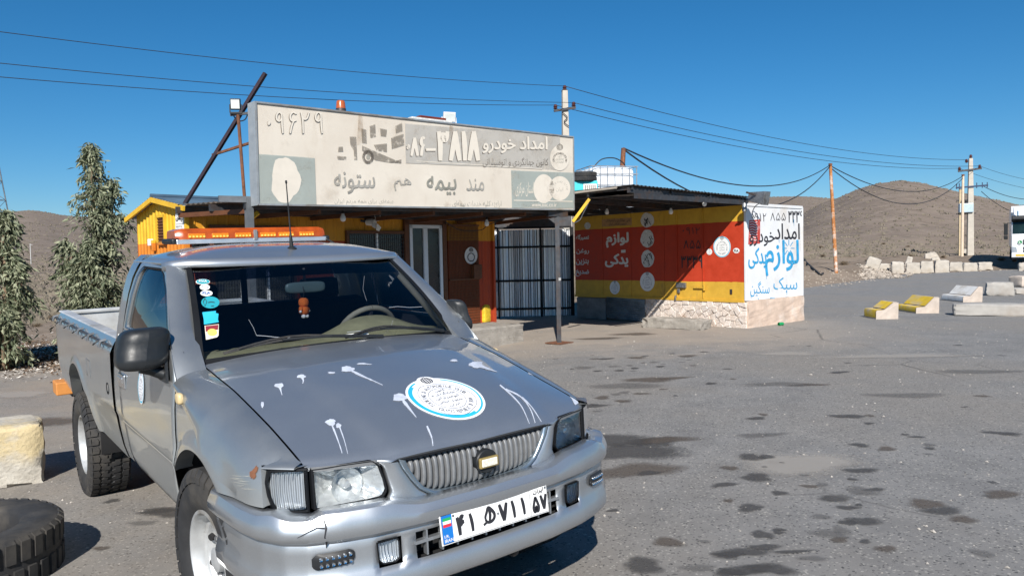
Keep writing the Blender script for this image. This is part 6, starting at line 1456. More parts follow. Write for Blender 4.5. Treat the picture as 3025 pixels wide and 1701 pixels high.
bulb(2081, 598, 13.9, 'bare bulb tucked under the black awning edge by the white wall')
# loudspeaker box and lamp at the corner
a = CI @ Vector(at_depth(2245, 588, 14.1)); spk = thing('loudspeaker', 'grey horn box hanging at the awning corner above the white wall', 'loudspeaker', CM @ a, CRZ)
m = MB(); m.prism([(-.14, -.10), (.20, -.06), (.20, .10), (-.14, .16)], -.1, .1, Matrix.Rotation(PI / 2, 4, 'X') @ Matrix.Rotation(.2, 4, 'Z')); obj('horn', m, M('steel'), spk, bevel=.01); m = MB(); m.bar((0, 0, .05), (.1, .3, .12), .03, .03); obj('arm', m, M('dark_steel'), spk)
a = Vector(at_depth(2199, 613, 14.4)); lmp = thing('wall_lamp', 'small grey tube lamp at the top corner of the yellow wall', 'lamp', a, CRZ); m = MB(); m.lathe([(.001, -.08), (.045, -.075), (.045, .07), (.03, .09), (.001, .09)], 14); obj('lamp_body', m, M('steel'), lmp, smooth=True); m = MB(); m.bar((0, 0, .05), (.0, -.12, .1), .02, .02); obj('lamp_arm', m, M('dark_steel'), lmp)
m = MB(); P = [Vector(at_depth(px, py, 14.0)) - a for px, py in ((2199, 600), (2180, 590), (2215, 600), (2230, 622), (2222, 640))]; m.tube(cr(P, 5), .009, 5); obj('lamp_cable', m, M('wire'), lmp)
# ------------------------------------------------------------------ fence between kiosk and store
FO = Vector((-1.6, 19.1, gz(-.5, 19))); fence = thing('corrugated_fence', 'white corrugated sheet gate with black rails between kiosk and store', 'fence', FO, 0)
FW, FH = 3.15, 2.32; R = random.Random(9)
m = MB(); x = .02; md = MB()
while x < FW - .03:
    w = R.choice((.03, .04, .05, .06)); y = R.uniform(-.012, .012); y2 = y + R.uniform(-.03, .03); m.add([(x, y, .06), (x + w, y2, .06), (x + w, y2, FH - .05), (x, y, FH - .05)], [(0, 1, 2, 3)]); x += w + R.choice((.004, .010, .014, .022))
o = obj('fence_strip', m, simple('fence_zinc', (.93, .95, .97), .35, .25, var=.05, scale=5), fence); o['kind'] = 'stuff'
m = MB(); m.box((FW / 2, .06, FH / 2), (FW, .02, FH - .1)); obj('fence_backing', m, simple('fence_dark', (.03, .032, .05), .7, var=.4, scale=8), fence)
for z in (.25, .97, 1.83, FH): m = MB(); m.bar((0, -.03, z), (FW, -.03, z), .04, .05); obj('fence_rail', m, M('dark'), fence)
m = MB(); m.box((FW / 2, .0, FH + .2), (FW, .05, .36)); obj('fence_lintel', m, M('dark_steel'), fence)
for x in (1.05, 1.26, 2.35, FW): m = MB(); m.bar((x, -.02, 0), (x, -.02, FH), .045 if x < FW else .09, .045); obj('fence_post', m, M('dark'), fence)
# ------------------------------------------------------------------ things on the roof
IB = Vector(at_depth(1792, 560, 18.2)); IB.z = 2.56
ibc = thing('ibc_tank', 'white plastic water tank in a grey pipe cage on the store roof', 'water tank', IB, math.radians(16))
m = MB(); rows = []
for z, s in ((.0, .93), (.04, .98), (.1, 1), (.45, 1), (.48, .985), (.52, 1), (.88, 1), (.94, .97), (.97, .85)): rows.append([(.56 * s * math.copysign(abs(math.cos(t)) ** .3, math.cos(t)), .46 * s * math.copysign(abs(math.sin(t)) ** .3, math.sin(t)), z + .14) for t in lin(0, 2 * PI, 41)])
m.grid(rows); m.poly(rows[-1]); obj('tank', m, simple('tank_plastic', (.80, .82, .84), .4, var=.05), ibc, smooth=True)
m = MB(); m.box((0, 0, .06), (1.2, 1.0, .10)); obj('pallet', m, M('decal'), ibc); cg = simple('cage_pipe', (.42, .44, .46), .4, .7)
for z in (.16, .42, .68, .94, 1.12): m = MB(); P = [(-.60, -.5, z), (.60, -.5, z), (.60, .5, z), (-.60, .5, z), (-.60, -.5, z)]; m.tube(P, .012, 6); obj('cage_rail', m, cg, ibc)
for k in range(7):
    for y in (-.51, .51): m = MB(); x = -.56 + k * .187; m.tube([(x, y, .1), (x, y, 1.12)], .011, 6); obj('cage_bar', m, cg, ibc)
for k in range(4):
    for x in (-.61, .61): m = MB(); y = -.4 + k * .267; m.tube([(x, y, .1), (x, y, 1.12)], .011, 6); obj('cage_bar', m, cg, ibc)
m = MB(); m.tube(cr([(-.45, -.3, 1.12), (-.25, -.3, 1.30), (.05, -.3, 1.34), (.28, -.3, 1.25), (.38, -.3, 1.12)], 6), .014, 6); obj('filling_hose', m, M('black_plastic'), ibc)
a = Vector(at_depth(1722, 566, 16.9)); a.z = 2.98; cool = thing('turquoise_cooler', 'turquoise metal box with a white grille under a tyre on the roof', 'cooler', a, math.radians(5)); tq = simple('turquoise', (.05, .50, .55), .5, var=.12)
m = MB(); m.box((0, 0, .135), (.60, .45, .27)); obj('case', m, tq, cool, bevel=.02); m = MB(); [m.box((x_, 0, -.10), (.05, .4, .20)) for x_ in (-.25, .25)]; obj('stand', m, M('dark_steel'), cool); m = MB(); m.box((.12, -.232, .12), (.30, .014, .15)); obj('grille_plate', m, M('white_paint'), cool)
for k in range(6): m = MB(); m.box((.01 + k * .044, -.243, .12), (.026, .008, .11)); obj('grille_slot', m, M('p_photo'), cool)
def plain_tyre(name, loc, R_, w_, rot, label, lug=36, rim=None, group=None):
    t = thing(name, label, 'tyre', loc, 0); t.rotation_euler = rot; rim = rim or R_ * .56; h = w_ / 2
    m = MB(); m.lathe([(rim, -h * .8), (rim + .02, -h * .95), (R_ * .8, -h), (R_ * .93, -h * .96), (R_ * .985, -h * .84), (R_ - .012, -h * .5), (R_ - .012, h * .5), (R_ * .985, h * .84), (R_ * .93, h * .96), (R_ * .8, h), (rim + .02, h * .95), (rim, h * .8), (rim - .004, 0)], 72, None, True); obj('carcass', m, M('rubber'), t, smooth='all')
    m = MB()
    for i in range(lug):
        for sg in (-1, 1):
            a0 = 2 * PI * (i + (.25 * sg)) / lug; d = 2 * PI / lug * .62; L = ((R_ - .016, .12), (R_, .14), (R_, .84), (R_ * .955, .985), (R_ * .93, .90))
            m.add([(r * math.cos(t_), r * math.sin(t_), sg * h * z) for t_ in (a0, a0 + d) for r, z in L], [(0, 1, 6, 5), (1, 2, 7, 6), (2, 3, 8, 7), (3, 4, 9, 8), (4, 3, 2, 1, 0), (5, 6, 7, 8, 9)])
    o = obj('tread', m, M('rubber'), t); o['kind'] = 'stuff'
    return t
plain_tyre('tyre', a + Vector((-.02, 0, .38)), .34, .21, (.06, 0, 0), 'worn black tyre lying on the turquoise box on the roof')
a = Vector(at_depth(1838, 505, 19.6)); tp_ = Vector(at_depth(1842, 438, 19.6)); m = MB(); m.tube([Vector((0, 0, -1.2)), Vector((0, 0, 0)), tp_ - a], [.07, .07, .06], 10); wp = thing('cable_post', 'short rusty orange post rising behind the water tank', 'post', a); obj('post', m, M('rust'), wp, smooth=True)
m = MB(); m.tube([(.06, 0, -.6), (-.02, -.07, -.2), (.03, -.06, .3), (tp_ - a) * .9], .02, 6); obj('wound_cable', m, simple('copper_cable', (.28, .10, .04), .6), wp)
CABLE_A = tp_
# ================================================================== poles, wires, barriers, rubble, lorry
def surf_z(x, y): return gz(x, y) if y < yb(x) else terrain_z(x, y)
def on_surf(px, py):
    d = ray(px, py); t0 = t = 2.0
    while t < 900:
        p = CPOS + d * t
        if p[2] < surf_z(p[0], p[1]): break
        t0 = t; t *= 1.02
    for _ in range(12):
        tm = (t0 + t) / 2; p = CPOS + d * tm
        if p[2] < surf_z(p[0], p[1]): t = tm
        else: t0 = tm
    p = CPOS + d * t; return Vector((p[0], p[1], surf_z(p[0], p[1])))
def c4(x, y): return 2300 + x * .41404, 400 + y * .41404
pole_c = simple('pole_concrete', (.46, .42, .36), .9, var=.12, scale=3, bump=.3); insul = simple('insulator_brown', (.10, .035, .03), .35, var=.2)
def insulator(m, p, s=1.0):
    for k, (r, z) in enumerate(((.05, 0), (.085, .04), (.055, .08), (.085, .13), (.05, .17), (.04, .21))): pass
    m.lathe([(.03 * s, 0), (.05 * s, .02 * s), (.095 * s, .05 * s), (.05 * s, .08 * s), (.09 * s, .12 * s), (.05 * s, .15 * s), (.06 * s, .19 * s), (.001, .21 * s)], 12, Matrix.Translation(p))
# -- concrete power pole behind the sign
yP = 34.0; b = Vector(at_depth(1672, 500, yP)); b.z = surf_z(b.x, b.y); topz = at_depth(1672, 268, yP)[2]
pp = thing('power_pole', 'square concrete power pole standing behind the cream sign', 'power pole', b, .15); h = topz - b.z
m = MB(); m.add([(sx_ * w, sy_ * w, z) for z, w in ((0, .24), (h, .12)) for sx_, sy_ in ((-1, -1), (1, -1), (1, 1), (-1, 1))], [(0, 1, 2, 3), (7, 6, 5, 4)] + [(i, (i + 1) % 4, 4 + (i + 1) % 4, 4 + i) for i in range(4)]); obj('shaft', m, pole_c, pp, bevel=.02)
zc = at_depth(1665, 327, yP)[2] - b.z; m = MB(); m.bar((-.55, -.18, zc - .06), (.45, -.18, zc + .10), .09, .1); obj('cross_arm', m, M('dark_steel'), pp)
ins = [(-.48, -.18, zc), (.36, -.18, zc + .12), (0, 0, h)]
for p in ins: m = MB(); insulator(m, Vector(p), 1.15); obj('insulator', m, insul, pp, smooth=True)
m = MB(); m.tube(cr([(-.2, -.2, zc - .1), (.05, -.22, zc - .35), (-.1, -.22, zc - .55), (.12, -.22, zc - .75)], 5), .02, 5); obj('tie_strap', m, M('wire'), pp)
PPI = [Matrix.Translation(b) @ Matrix.Rotation(.15, 4, 'Z') @ (Vector(p) + Vector((0, 0, .2))) for p in ins]
# -- transformer poles on the rise
tb = on_surf(2866, 757); tb = Vector(at_depth(2866, 757, 62)); sz = tb.z
tpn = thing('transformer_pole', 'tall concrete pole carrying a pale transformer beside a thinner pole', 'power pole', tb, -.35); K = 62 / FPX
H1 = (757 - 470) * K
m = MB(); m.add([(sx_ * w, sy_ * w, z) for z, w in ((-1.0, .25), (H1 * .6, .20), (H1, .14)) for sx_, sy_ in ((-1, -1), (1, -1), (1, 1), (-1, 1))], [(3, 2, 1, 0), (8, 9, 10, 11)] + [(r * 4 + i, r * 4 + (i + 1) % 4, r * 4 + 4 + (i + 1) % 4, r * 4 + 4 + i) for r in (0, 1) for i in range(4)]); obj('shaft', m, pole_c, tpn, bevel=.03)
H2 = (757 - 558) * K; x2 = -25 * K
m = MB(); m.add([(x2 + sx_ * w, sy_ * w, z) for z, w in ((-1.0, .15), (H2, .12)) for sx_, sy_ in ((-1, -1), (1, -1), (1, 1), (-1, 1))], [(3, 2, 1, 0), (4, 5, 6, 7)] + [(i, (i + 1) % 4, 4 + (i + 1) % 4, 4 + i) for i in range(4)]); obj('second_shaft', m, simple('old_timber', (.48, .38, .24), .9, var=.15), tpn)
zt = (757 - 615) * K; m = MB(); m.box((x2 / 2, -.1, zt), (1.0, .6, .75)); tr_ = obj('transformer', m, simple('transformer_blue', (.42, .52, .58), .5, .2), tpn, bevel=.04)
for k in range(3): m = MB(); insulator(m, Vector((x2 / 2 - .3 + .3 * k, -.1, zt + .38)), 1.3); obj('bushing', m, M('dark_steel'), tr_, smooth=True)
m = MB(); m.bar((x2 - .3, 0, zt - .45), (.4, 0, zt - .45), .25, .1); m.bar((x2 - .3, 0, zt + .65), (.4, 0, zt + .65), .12, .1); obj('platform', m, M('dark_steel'), tpn)
za, zb_ = (757 - 505) * K, (757 - 553) * K
m = MB(); m.bar((-.95, -.2, za - .05), (.75, -.2, za + .1), .14, .14); obj('cross_arm', m, M('dark_steel'), tpn)
m = MB(); m.bar((-1.1, -.2, zb_ - .05), (1.2, -.2, zb_ + .05), .12, .12)
for x in (-1.05, -.85, .4, .8, 1.15): m.bar((x, -.2, zb_ - .15), (x, -.2, zb_ + .3), .06, .06)
obj('lower_cross_arm', m, simple('blue_black_steel', (.03, .045, .09), .5, .4), tpn)
for p in ((-.85, -.2, za), (.6, -.2, za + .1), (0, 0, H1), (-.3, 0, H1 - .35)): m = MB(); insulator(m, Vector(p), 1.5); obj('insulator', m, insul, tpn, smooth=True)
TPI = [Matrix.Translation(tb) @ Matrix.Rotation(-.35, 4, 'Z') @ Vector(p) for p in ((-.85, -.2, za + .2), (.6, -.2, za + .3), (-.3, 0, H1 - .1))]
# -- pale thin pole and rusty lamp pole
def thin_pole(px, py_t, py_b, y, r, mat, label, lean=0.0):
    b_ = Vector(at_depth(px, py_b, y)) if y else on_surf(px, py_b); t_ = Vector(at_depth(px + lean, py_t, b_.y)); o = thing('thin_pole', label, 'pole', b_); m = MB(); d = t_ - b_; m.tube([-d * .06, d * .33, d * .66, d], [r, r, r * .9, r * .8], 10); obj('shaft', m, mat, o, smooth=True)
    m = MB(); m.lathe([(r, 0), (r, .12), (.001, .13)], 10, Matrix.Translation(d)); obj('pole_cap', m, M('rust'), o); return t_
rp = NT('rusty_pole_paint'); z_ = rp.sep(rp.vec())[2]; c = rp.ramp(rp.noise(1.4, 6, .7), [(.42, (.60, .52, .46)), (.52, (.42, .17, .05)), (.7, (.26, .09, .03))]); rp.set('Base Color', c); rp.set('Roughness', .8)
RT = thin_pole(2470, 490, 806, None, .095, rp.m, 'tall rusty orange and white pole leaning on the dirt verge', -17)
ST_ = thin_pole(2842, 520, 757, 60, .11, simple('pale_pole', (.62, .50, .38), .8, var=.12), 'pale pole beside the transformer pole', 3)
# -- wires
def wire(a, b_, sag, r, name='overhead_wire', label=None, grp=None, n_=28):
    a, b_ = Vector(a), Vector(b_); P = [a.lerp(b_, t) - Vector((0, 0, sag * 4 * t * (1 - t))) for t in lin(0, 1, n_)]; o = Vector(P[0]); m = MB(); m.tube([p - o for p in P], r, 5); w = obj(name, m, M('wire'), smooth='all'); w.location = o
    return tag(w, label, 'wire', grp)
for (px, py), p, w_ in zip(((-260, 205), (-260, 160), (-260, 60)), PPI, ('lowest', 'middle', 'topmost')): wire(p, at_depth(px, py, 19), .25, .011, label=w_ + ' thin power line crossing the sky over the kiosk to the sign pole')
for p, q_, w_ in zip(PPI, TPI, ('lower', 'middle', 'topmost')): wire(p, q_, .85, .016, label=w_ + ' thin power line from the sign pole to the transformer pole')
wire(CABLE_A, RT + Vector((0, 0, .05)), 1.05, .022, 'service_cable', 'upper slack black cable from the rusty post to the tall rusty pole'); wire(CABLE_A + Vector((0, 0, -.03)), RT, 1.85, .024, 'service_cable', 'lower deeply sagging black cable from the rusty post to the tall rusty pole')
wire(RT, ST_, 1.3, .026, 'service_cable', 'upper black cable from the tall rusty pole to the pale pole'); wire(RT + Vector((0, 0, -.1)), ST_ + Vector((0, 0, -.15)), 2.0, .026, 'service_cable', 'lower black cable from the tall rusty pole to the pale pole')
wire(tb + Vector((1.1, 0, zb_)), at_depth(3200, 545, 66), 1.2, .026, 'service_cable', 'black cable sagging from the transformer pole above the white lorry'); wire(tb + Vector((.9, 0, zb_ - .4)), at_depth(3200, 552, 66), 2.2, .026, 'service_cable', 'deeper black cable sagging from the transformer pole above the white lorry')
for a, (px, py) in zip(TPI[:2], ((3300, 560), (3300, 520))): wire(a, at_depth(px, py, 70), 1.0, .014, label='thin dark power line leaving the transformer pole beyond the lorry', grp='power lines beyond the transformer')
# ------------------------------------------------------------------ painted kerb barriers
pinkc = simple('raw_concrete', (.47, .40, .34), .92, var=.15, scale=6, dirt=(.40, .33, .27), bump=.4)
def barrier(px, py, W_, L_, H_, rz, top, label, seed, toe=.40):
    a = Vector(on_ground(px, py)); t = thing('kerb_barrier', label, 'barrier', a, rz, 'concrete kerb barriers on the road'); R = random.Random(seed)
    prof = [(0, 0), (W_, 0), (W_, H_ * .97), (W_ * .93, H_), (W_ * .80, H_), (W_ * .38, H_ * toe), (W_ * .03, H_ * toe * .96), (0, H_ * toe * .8)]
    m = MB(); rows = []
    for y in lin(0, L_, 7): rows.append([(x + .012 * noise.noise(Vector((x * 9, y * 5, z * 9 + seed))), y + (.02 * noise.noise(Vector((x * 7, z * 7, seed + y))) if y in (0, L_) else 0), z + .012 * noise.noise(Vector((x * 8, y * 6, seed)))) for x, z in prof])
    m.grid(rows, True); k = len(prof); m.f += [tuple(range(k)), tuple(reversed(range(6 * k, 7 * k)))]; obj('concrete_body', m.flip(), pinkc, t)
    m = MB(); off = .004
    m.grid([[(W_ * .795 - off, y, H_ + off * .6) , (W_ * .40 - off, y, H_ * toe + .02 + off)] for y in lin(.015, L_ - .02, 5)]); m.grid([[(W_ * .34, y, H_ * toe + off), (W_ * .03, y, H_ * toe * .97 + off), (-off * 1.5, y, H_ * toe * .78), (-off * 1.5, y, .03)] for y in lin(.01, L_ - .02, 5)])
    o = obj('painted_face', m, top, t, smooth=True); return t
yk = simple('kerb_yellow', (.68, .46, .03), .7, var=.12, scale=6, dirt=(.5, .42, .3)); wk = simple('kerb_white', (.76, .74, .70), .7, var=.08, scale=6, dirt=(.5, .45, .38))
barrier(2588, 943, .46, .62, .36, -.06, yk, 'short concrete kerb barrier with yellow sloping top and a broken toe', 1, .55); barrier(2706, 926, .52, 1.05, .37, -.05, yk, 'yellow painted concrete kerb barrier with a full stepped toe', 2)
barrier(2845, 893, .52, 1.1, .42, -.04, wk, 'white painted concrete kerb barrier with a stepped toe', 3)
def blk_thing(name, px, py, dims, rz, label, seed, mat=None, group=None, tilt=(0, 0), taper=0.0, amp=.02, cat='concrete block'):
    a = on_surf(px, py); m = rough_block(dims, seed, amp, 7, .03); m.xf(lambda x, y, z: (x * (1 - taper * (z / dims[2] + .5)), y * (1 - taper * (z / dims[2] + .5)), z + dims[2] / 2 - .01)); o = obj(name, m, mat or pinkc, smooth=True); o.location = a; o.rotation_euler = (tilt[0], tilt[1], rz); return tag(o, label, cat, group)
whc = simple('pale_concrete', (.44, .40, .345), .92, var=.13, scale=3, dirt=(.40, .35, .28), bump=.4); gyc = simple('grey_concrete', (.37, .35, .32), .92, var=.13, scale=4, dirt=(.30, .26, .22), bump=.4)
blk_thing('concrete_block', 2952, 872, (.75, .6, .42), -.5, 'plain grey concrete block behind the white kerb barrier', 5, gyc, taper=.06); blk_thing('concrete_block', 3005, 868, (.35, .5, .2), -.2, 'low broken grey concrete lump beside the plain grey block', 6, gyc)
blk_thing('kerb_stone', 2965, 932, (1.9, .5, .27), -.42, 'long low grey kerb stone lying on the asphalt', 7, gyc, cat='kerb stone'); blk_thing('concrete_block', 3018, 847, (.6, .6, .42), .2, 'weathered pinkish block behind the plain grey block', 8, pinkc)
row = [(662, 948, 100, 76, .35), (745, 960, 88, 44, 0), (848, 985, 92, 80, 0), (960, 985, 100, 74, 0), (1058, 980, 90, 80, 0), (1162, 980, 100, 86, 0), (1264, 970, 92, 64, 0), (1364, 970, 100, 60, 0), (1470, 960, 100, 54, 0), (1742, 966, 60, 56, 0)]
names_ = ['tilted pale concrete block at the rubble end of the block row', 'low pale concrete lump between the rubble and the block row', 'upright pale block beside the leaning slab', 'pale block with a dark gap on one side in the block row', 'squared pale block in the middle of the block row', 'tallest squared pale block of the row', 'sloping pale block after the tallest one in the row', 'low squared pale block by the lorry shadow', 'long stained pale block at the lorry shadow', 'small pale block below the white lorry']
for i, ((x, y, w, h_, tl), nm) in enumerate(zip(row, names_)):
    a = on_surf(*c4(x, y)); k = a.y / FPX * .41404; blk_thing('concrete_block', *c4(x, y), (w * k * .92, w * k * .7, h_ * k * 1.05), -.5 + .06 * (i % 3), nm, 30 + i, whc, 'row of pale blocks along the verge', (0, tl), .08, .05)
for x, y, w, h_, lab, tl in ((922, 925, 44, 62, 'narrow upright concrete slab standing behind the block row', .25), (1092, 880, 90, 46, 'pale broken slab on top of the dirt bank', -.2), (1120, 893, 60, 22, 'flat white broken slab on the dirt bank', .1), (1325, 845, 40, 34, 'small pale block on the bank beside the transformer pole', 0)):
    a = on_surf(*c4(x, y)); k = a.y / FPX * .41404; blk_thing('concrete_slab', *c4(x, y), (w * k, w * k * .5, h_ * k), -.4, lab, int(x), whc, None, (0, tl), .3, .06, 'slab')
# -- rubble spilled along the verge
R = random.Random(4); mbr = MB()
def lump(mbx, p, s, R):
    pts = [Vector((R.uniform(-1, 1), R.uniform(-1, 1), R.uniform(-.5, .7))).normalized() * s * R.uniform(.6, 1.1) for _ in range(6)]
    ax = [Vector(v) * s * R.uniform(.6, 1.2) for v in ((1, 0, 0), (0, 1, 0), (-1, 0, 0), (0, -1, 0), (0, 0, .7), (0, 0, -.5))]; rz = Matrix.Rotation(R.uniform(0, 6), 3, 'Z')
    mbx.add([rz @ (v + q_ * .25) + Vector(p) for v, q_ in zip(ax, pts)], [(0, 1, 4), (1, 2, 4), (2, 3, 4), (3, 0, 4), (1, 0, 5), (2, 1, 5), (3, 2, 5), (0, 3, 5)])
for i in range(900):
    t = R.random(); x = 560 + 420 * R.betavariate(2, 2.4); y = 925 + 105 * R.random() - (x - 560) * .03; p = on_surf(*c4(x, y)); lump(mbr, p + Vector((0, 0, .02)), R.choice((.03, .04, .06, .08, .14)) * R.uniform(.7, 1.3), R)
for i in range(700):
    x, y = R.uniform(180, 1700), R.uniform(960, 1090) ; p = on_surf(*c4(x, y)); d = p.y - yb(p.x)
    if -1.2 < d < 4: lump(mbr, p, R.uniform(.02, .07), R)
struct(obj('rubble', mbr, simple('rubble_stone', (.36, .31, .255), .95, var=.3, scale=1.2)), 'stuff'); bpy.data.objects['rubble']['label'] = 'spilled pale rubble and stones along the dirt verge'
mbr = MB()
for i in range(2600):
    x, y = R.uniform(-4.5, 9), R.uniform(2.5, 18); lump(mbr, (x, y, gz(x, y) + .001), R.choice((.004, .005, .006, .009, .012)) * (1 if R.random() < .96 else 1.8), R)
for i in range(1200):
    x = R.uniform(-11, -4.8); y = yb(x) + R.gauss(.1, .7); lump(mbr, (x, y, surf_z(x, y)), R.uniform(.008, .03), R)
struct(obj('gravel', mbr, simple('gravel_stone', (.38, .35, .31), .9, var=.3, scale=1.5)), 'stuff'); bpy.data.objects['gravel']['label'] = 'loose grit scattered over the asphalt'
# -- black hose on the dirt, left of the rusty pole
P = [on_surf(*c4(x, y)) + Vector((0, 0, .05)) for x, y in ((176, 880), (205, 915), (235, 945), (270, 975), (300, 1000), (318, 990))]; o_ = P[0]; m = MB(); m.tube([p - o_ for p in cr(P, 5)], .05, 6); w = obj('hose', m, M('rubber'), smooth='all'); w.location = o_; tag(w, 'thick black hose lying on the dirt by the white end wall', 'hose')
# ------------------------------------------------------------------ white lorry
ly = 48.0; lp = Vector(at_depth(2988 + 68, 774, ly)); LRZ = math.radians(-33)
lorry = thing('white_lorry', 'white cab-over lorry with sun visor arriving on the road past the blocks', 'lorry', lp, LRZ)
wh = simple('lorry_white', (.80, .81, .82), .35, var=.04, coat=.4); LW = 2.5
def sec(y, z, w, r=.0): return [(-w / 2, y, z), (w / 2, y, z)]
m = MB(); prof = [(-.02, .55), (-.06, 1.0), (-.04, 1.75), (.04, 1.85), (.22, 2.75), (.35, 2.95), (2.0, 3.0), (2.0, .75), (.2, .75)]
m.add([(s * LW / 2, y, z) for s in (-1, 1) for y, z in prof], [tuple(range(9)), tuple(reversed(range(9, 18)))] + [(i, 9 + i, 9 + (i + 1) % 9, (i + 1) % 9) for i in range(9)]); obj('cab', m.flip(), wh, lorry, bevel=.08, seg=3)
m = MB(); m.add([(s * 1.17, y, z) for y, z in ((.015, 1.86), (.2, 2.72)) for s in (-1, 1)], [(0, 1, 3, 2)]); m.xf(lambda x, y, z: (x, y - .025, z)); obj('windscreen', m, simple('lorry_glass', (.01, .022, .022), .1, var=.5, scale=2, spec=.35), lorry, solid=.01)
m = MB(); m.box((0, .02, 2.82), (2.5, .5, .28), Matrix.Rotation(-.35, 3, 'X')); obj('sun_visor', m, M('black_plastic'), lorry, bevel=.05)
m = MB(); m.add([(s * w, y, z) for y, z, w in ((.5, 2.95, 1.1), (1.3, 3.65, 1.15), (2.0, 3.7, 1.15), (2.0, 2.95, 1.15)) for s in (-1, 1)], [(0, 1, 3, 2), (2, 3, 5, 4), (4, 5, 7, 6), (0, 2, 4, 6), (7, 5, 3, 1)]); obj('roof_deflector', m, wh, lorry, bevel=.06)
m = MB(); m.box((.25, -.085, 1.30), (1.75, .03, .34)); gl = obj('logo_grille', m, simple('lorry_grille', (.06, .065, .07), .4), lorry, bevel=.02)
for z in (.92, .70): m = MB(); m.box((.15, -.085, z), (1.5, .03, .17)); obj('air_intake', m, M('black_plastic'), lorry, bevel=.02)
gm_ = simple('lorry_green', (.02, .22, .08), .5)
m = MB(); m.lathe([(.001, .02), (.14, .018), (.15, .0)], 24, Matrix.Translation((-.78, -.103, 1.30)) @ Matrix.Rotation(PI / 2, 4, 'X')); obj('round_sign', m, M('white_paint'), gl, smooth=True)
m = MB(); m.lathe([(.001, .008), (.115, .006), (.118, .0)], 24, Matrix.Translation((-.78, -.124, 1.30)) @ Matrix.Rotation(PI / 2, 4, 'X')); obj('sign_disc', m, gm_, gl, smooth=True)
obj('sign_lettering', letter_mb('L', -.83, 1.235, -.75, 1.365, lambda u, v: Vector((u, -.137, v)), .05), M('white_paint'), gl)
for s in (-1, 1):
    m = MB(); m.prism([(s * 1.22, .62), (s * .9, .62), (s * .98, 1.0), (s * 1.22, 1.02)], 0, .05); m.xf(lambda x, y, z: (x, -.09 + z, y)); obj('headlight', m, simple('lorry_lamp', (.55, .57, .6), .2, .6, var=.3, scale=12), lorry, bevel=.01)
    m = MB(); m.bar((s * 1.25, .0, 2.55), (s * 1.5, -.1, 2.55), .06, .06); m.box((s * 1.55, -.1, 2.15), (.22, .14, .75)); m.box((s * 1.55, -.1, 1.62), (.22, .14, .26)); obj('door_mirror', m, M('black_plastic'), lorry, bevel=.04)
m = MB(); m.box((0, .0, .46), (2.48, .3, .34)); obj('bumper', m, wh, lorry, bevel=.05); m = MB(); m.box((0, -.02, .30), (2.4, .26, .12)); obj('bumper_lip', m, M('black_plastic'), lorry); m = MB(); m.box((-.75, -.16, .46), (.52, .02, .12)); obj('number_plate', m, simple('lorry_plate', (.70, .42, .04), .5), lorry)
for s in (-1, 1):
    m = MB(); m.lathe([(.2, -.14), (.3, -.15), (.5, -.12), (.52, 0), (.5, .12), (.3, .15), (.28, .06), (.001, .08)], 28, Matrix.Translation((s * 1.05, 1.35, .52)) @ Matrix.Rotation(s * PI / 2, 4, 'Y')); obj('wheel', m, M('rubber'), lorry, smooth=True)
m = MB(); m.box((0, 6.5, 2.4), (2.5, 8.2, 2.7)); obj('trailer_box', m, wh, lorry, bevel=.05); m = MB(); m.box((0, 6.0, .85), (1.0, 9.5, .3)); obj('lorry_chassis', m, M('dark'), lorry)
for yv in (8.5, 9.7):
    for s in (-1, 1): m = MB(); m.lathe([(.2, -.14), (.3, -.15), (.5, -.12), (.52, 0), (.5, .12), (.3, .15), (.28, .06), (.001, .08)], 24, Matrix.Translation((s * 1.05, yv, .52)) @ Matrix.Rotation(s * PI / 2, 4, 'Y')); obj('wheel', m, M('rubber'), lorry, smooth=True)
m = MB(); m.tube([(-.9, .35, 3.0), (-.9, .36, 3.35)], .05, 8); obj('roof_horn', m, M('chrome'), lorry)
# ------------------------------------------------------------------ foreground: block and lorry tyre
def n_half(q): return q.math('MULTIPLY', q.voro(34), .4)
yn = NT('yellowed_concrete'); c = yn.ramp(yn.noise(6, 7, .72), [(.3, (.36, .33, .28)), (.55, (.50, .465, .40)), (.75, (.60, .57, .50))])
c = yn.mix(yn.math('MULTIPLY', yn.mapr(yn.noise(2.6, 5, .6), .46, .6, 0, .75), yn.mapr(yn.sep(yn.vec())[2], -.1, .02)), c, (.60, .47, .24))
c = yn.mix(yn.mapr(yn.voro(48), .02, .25, .55, 0), c, (.20, .18, .15)); yn.set('Base Color', c); yn.set('Roughness', .95); yn.set('Specular IOR Level', .2)
yn.bump(yn.math('ADD', yn.noise(40, 6, .75), n_half(yn)), .55, .02); yc_mat = yn.m
fb = tag(obj('concrete_block', rough_block((1.15, .55, .47), 77, .02, 14, .028), yc_mat, smooth=True), 'chipped concrete block with worn yellow paint beside the pickup rear wheel', 'concrete block'); a = Vector(on_ground(124, 1424)); _r = .56; fb.location = a - Matrix.Rotation(_r, 3, 'Z') @ Vector((.56, -.26, 0)) + Vector((0, 0, .22)); fb.rotation_euler = (0, 0, _r)
plain_tyre('tyre', (-2.99, 3.90, gz(-2.99, 3.9) + .145), .50, .29, (0, .02, .4), 'large lorry tyre lying flat on the asphalt beside the concrete block', 40, .29)
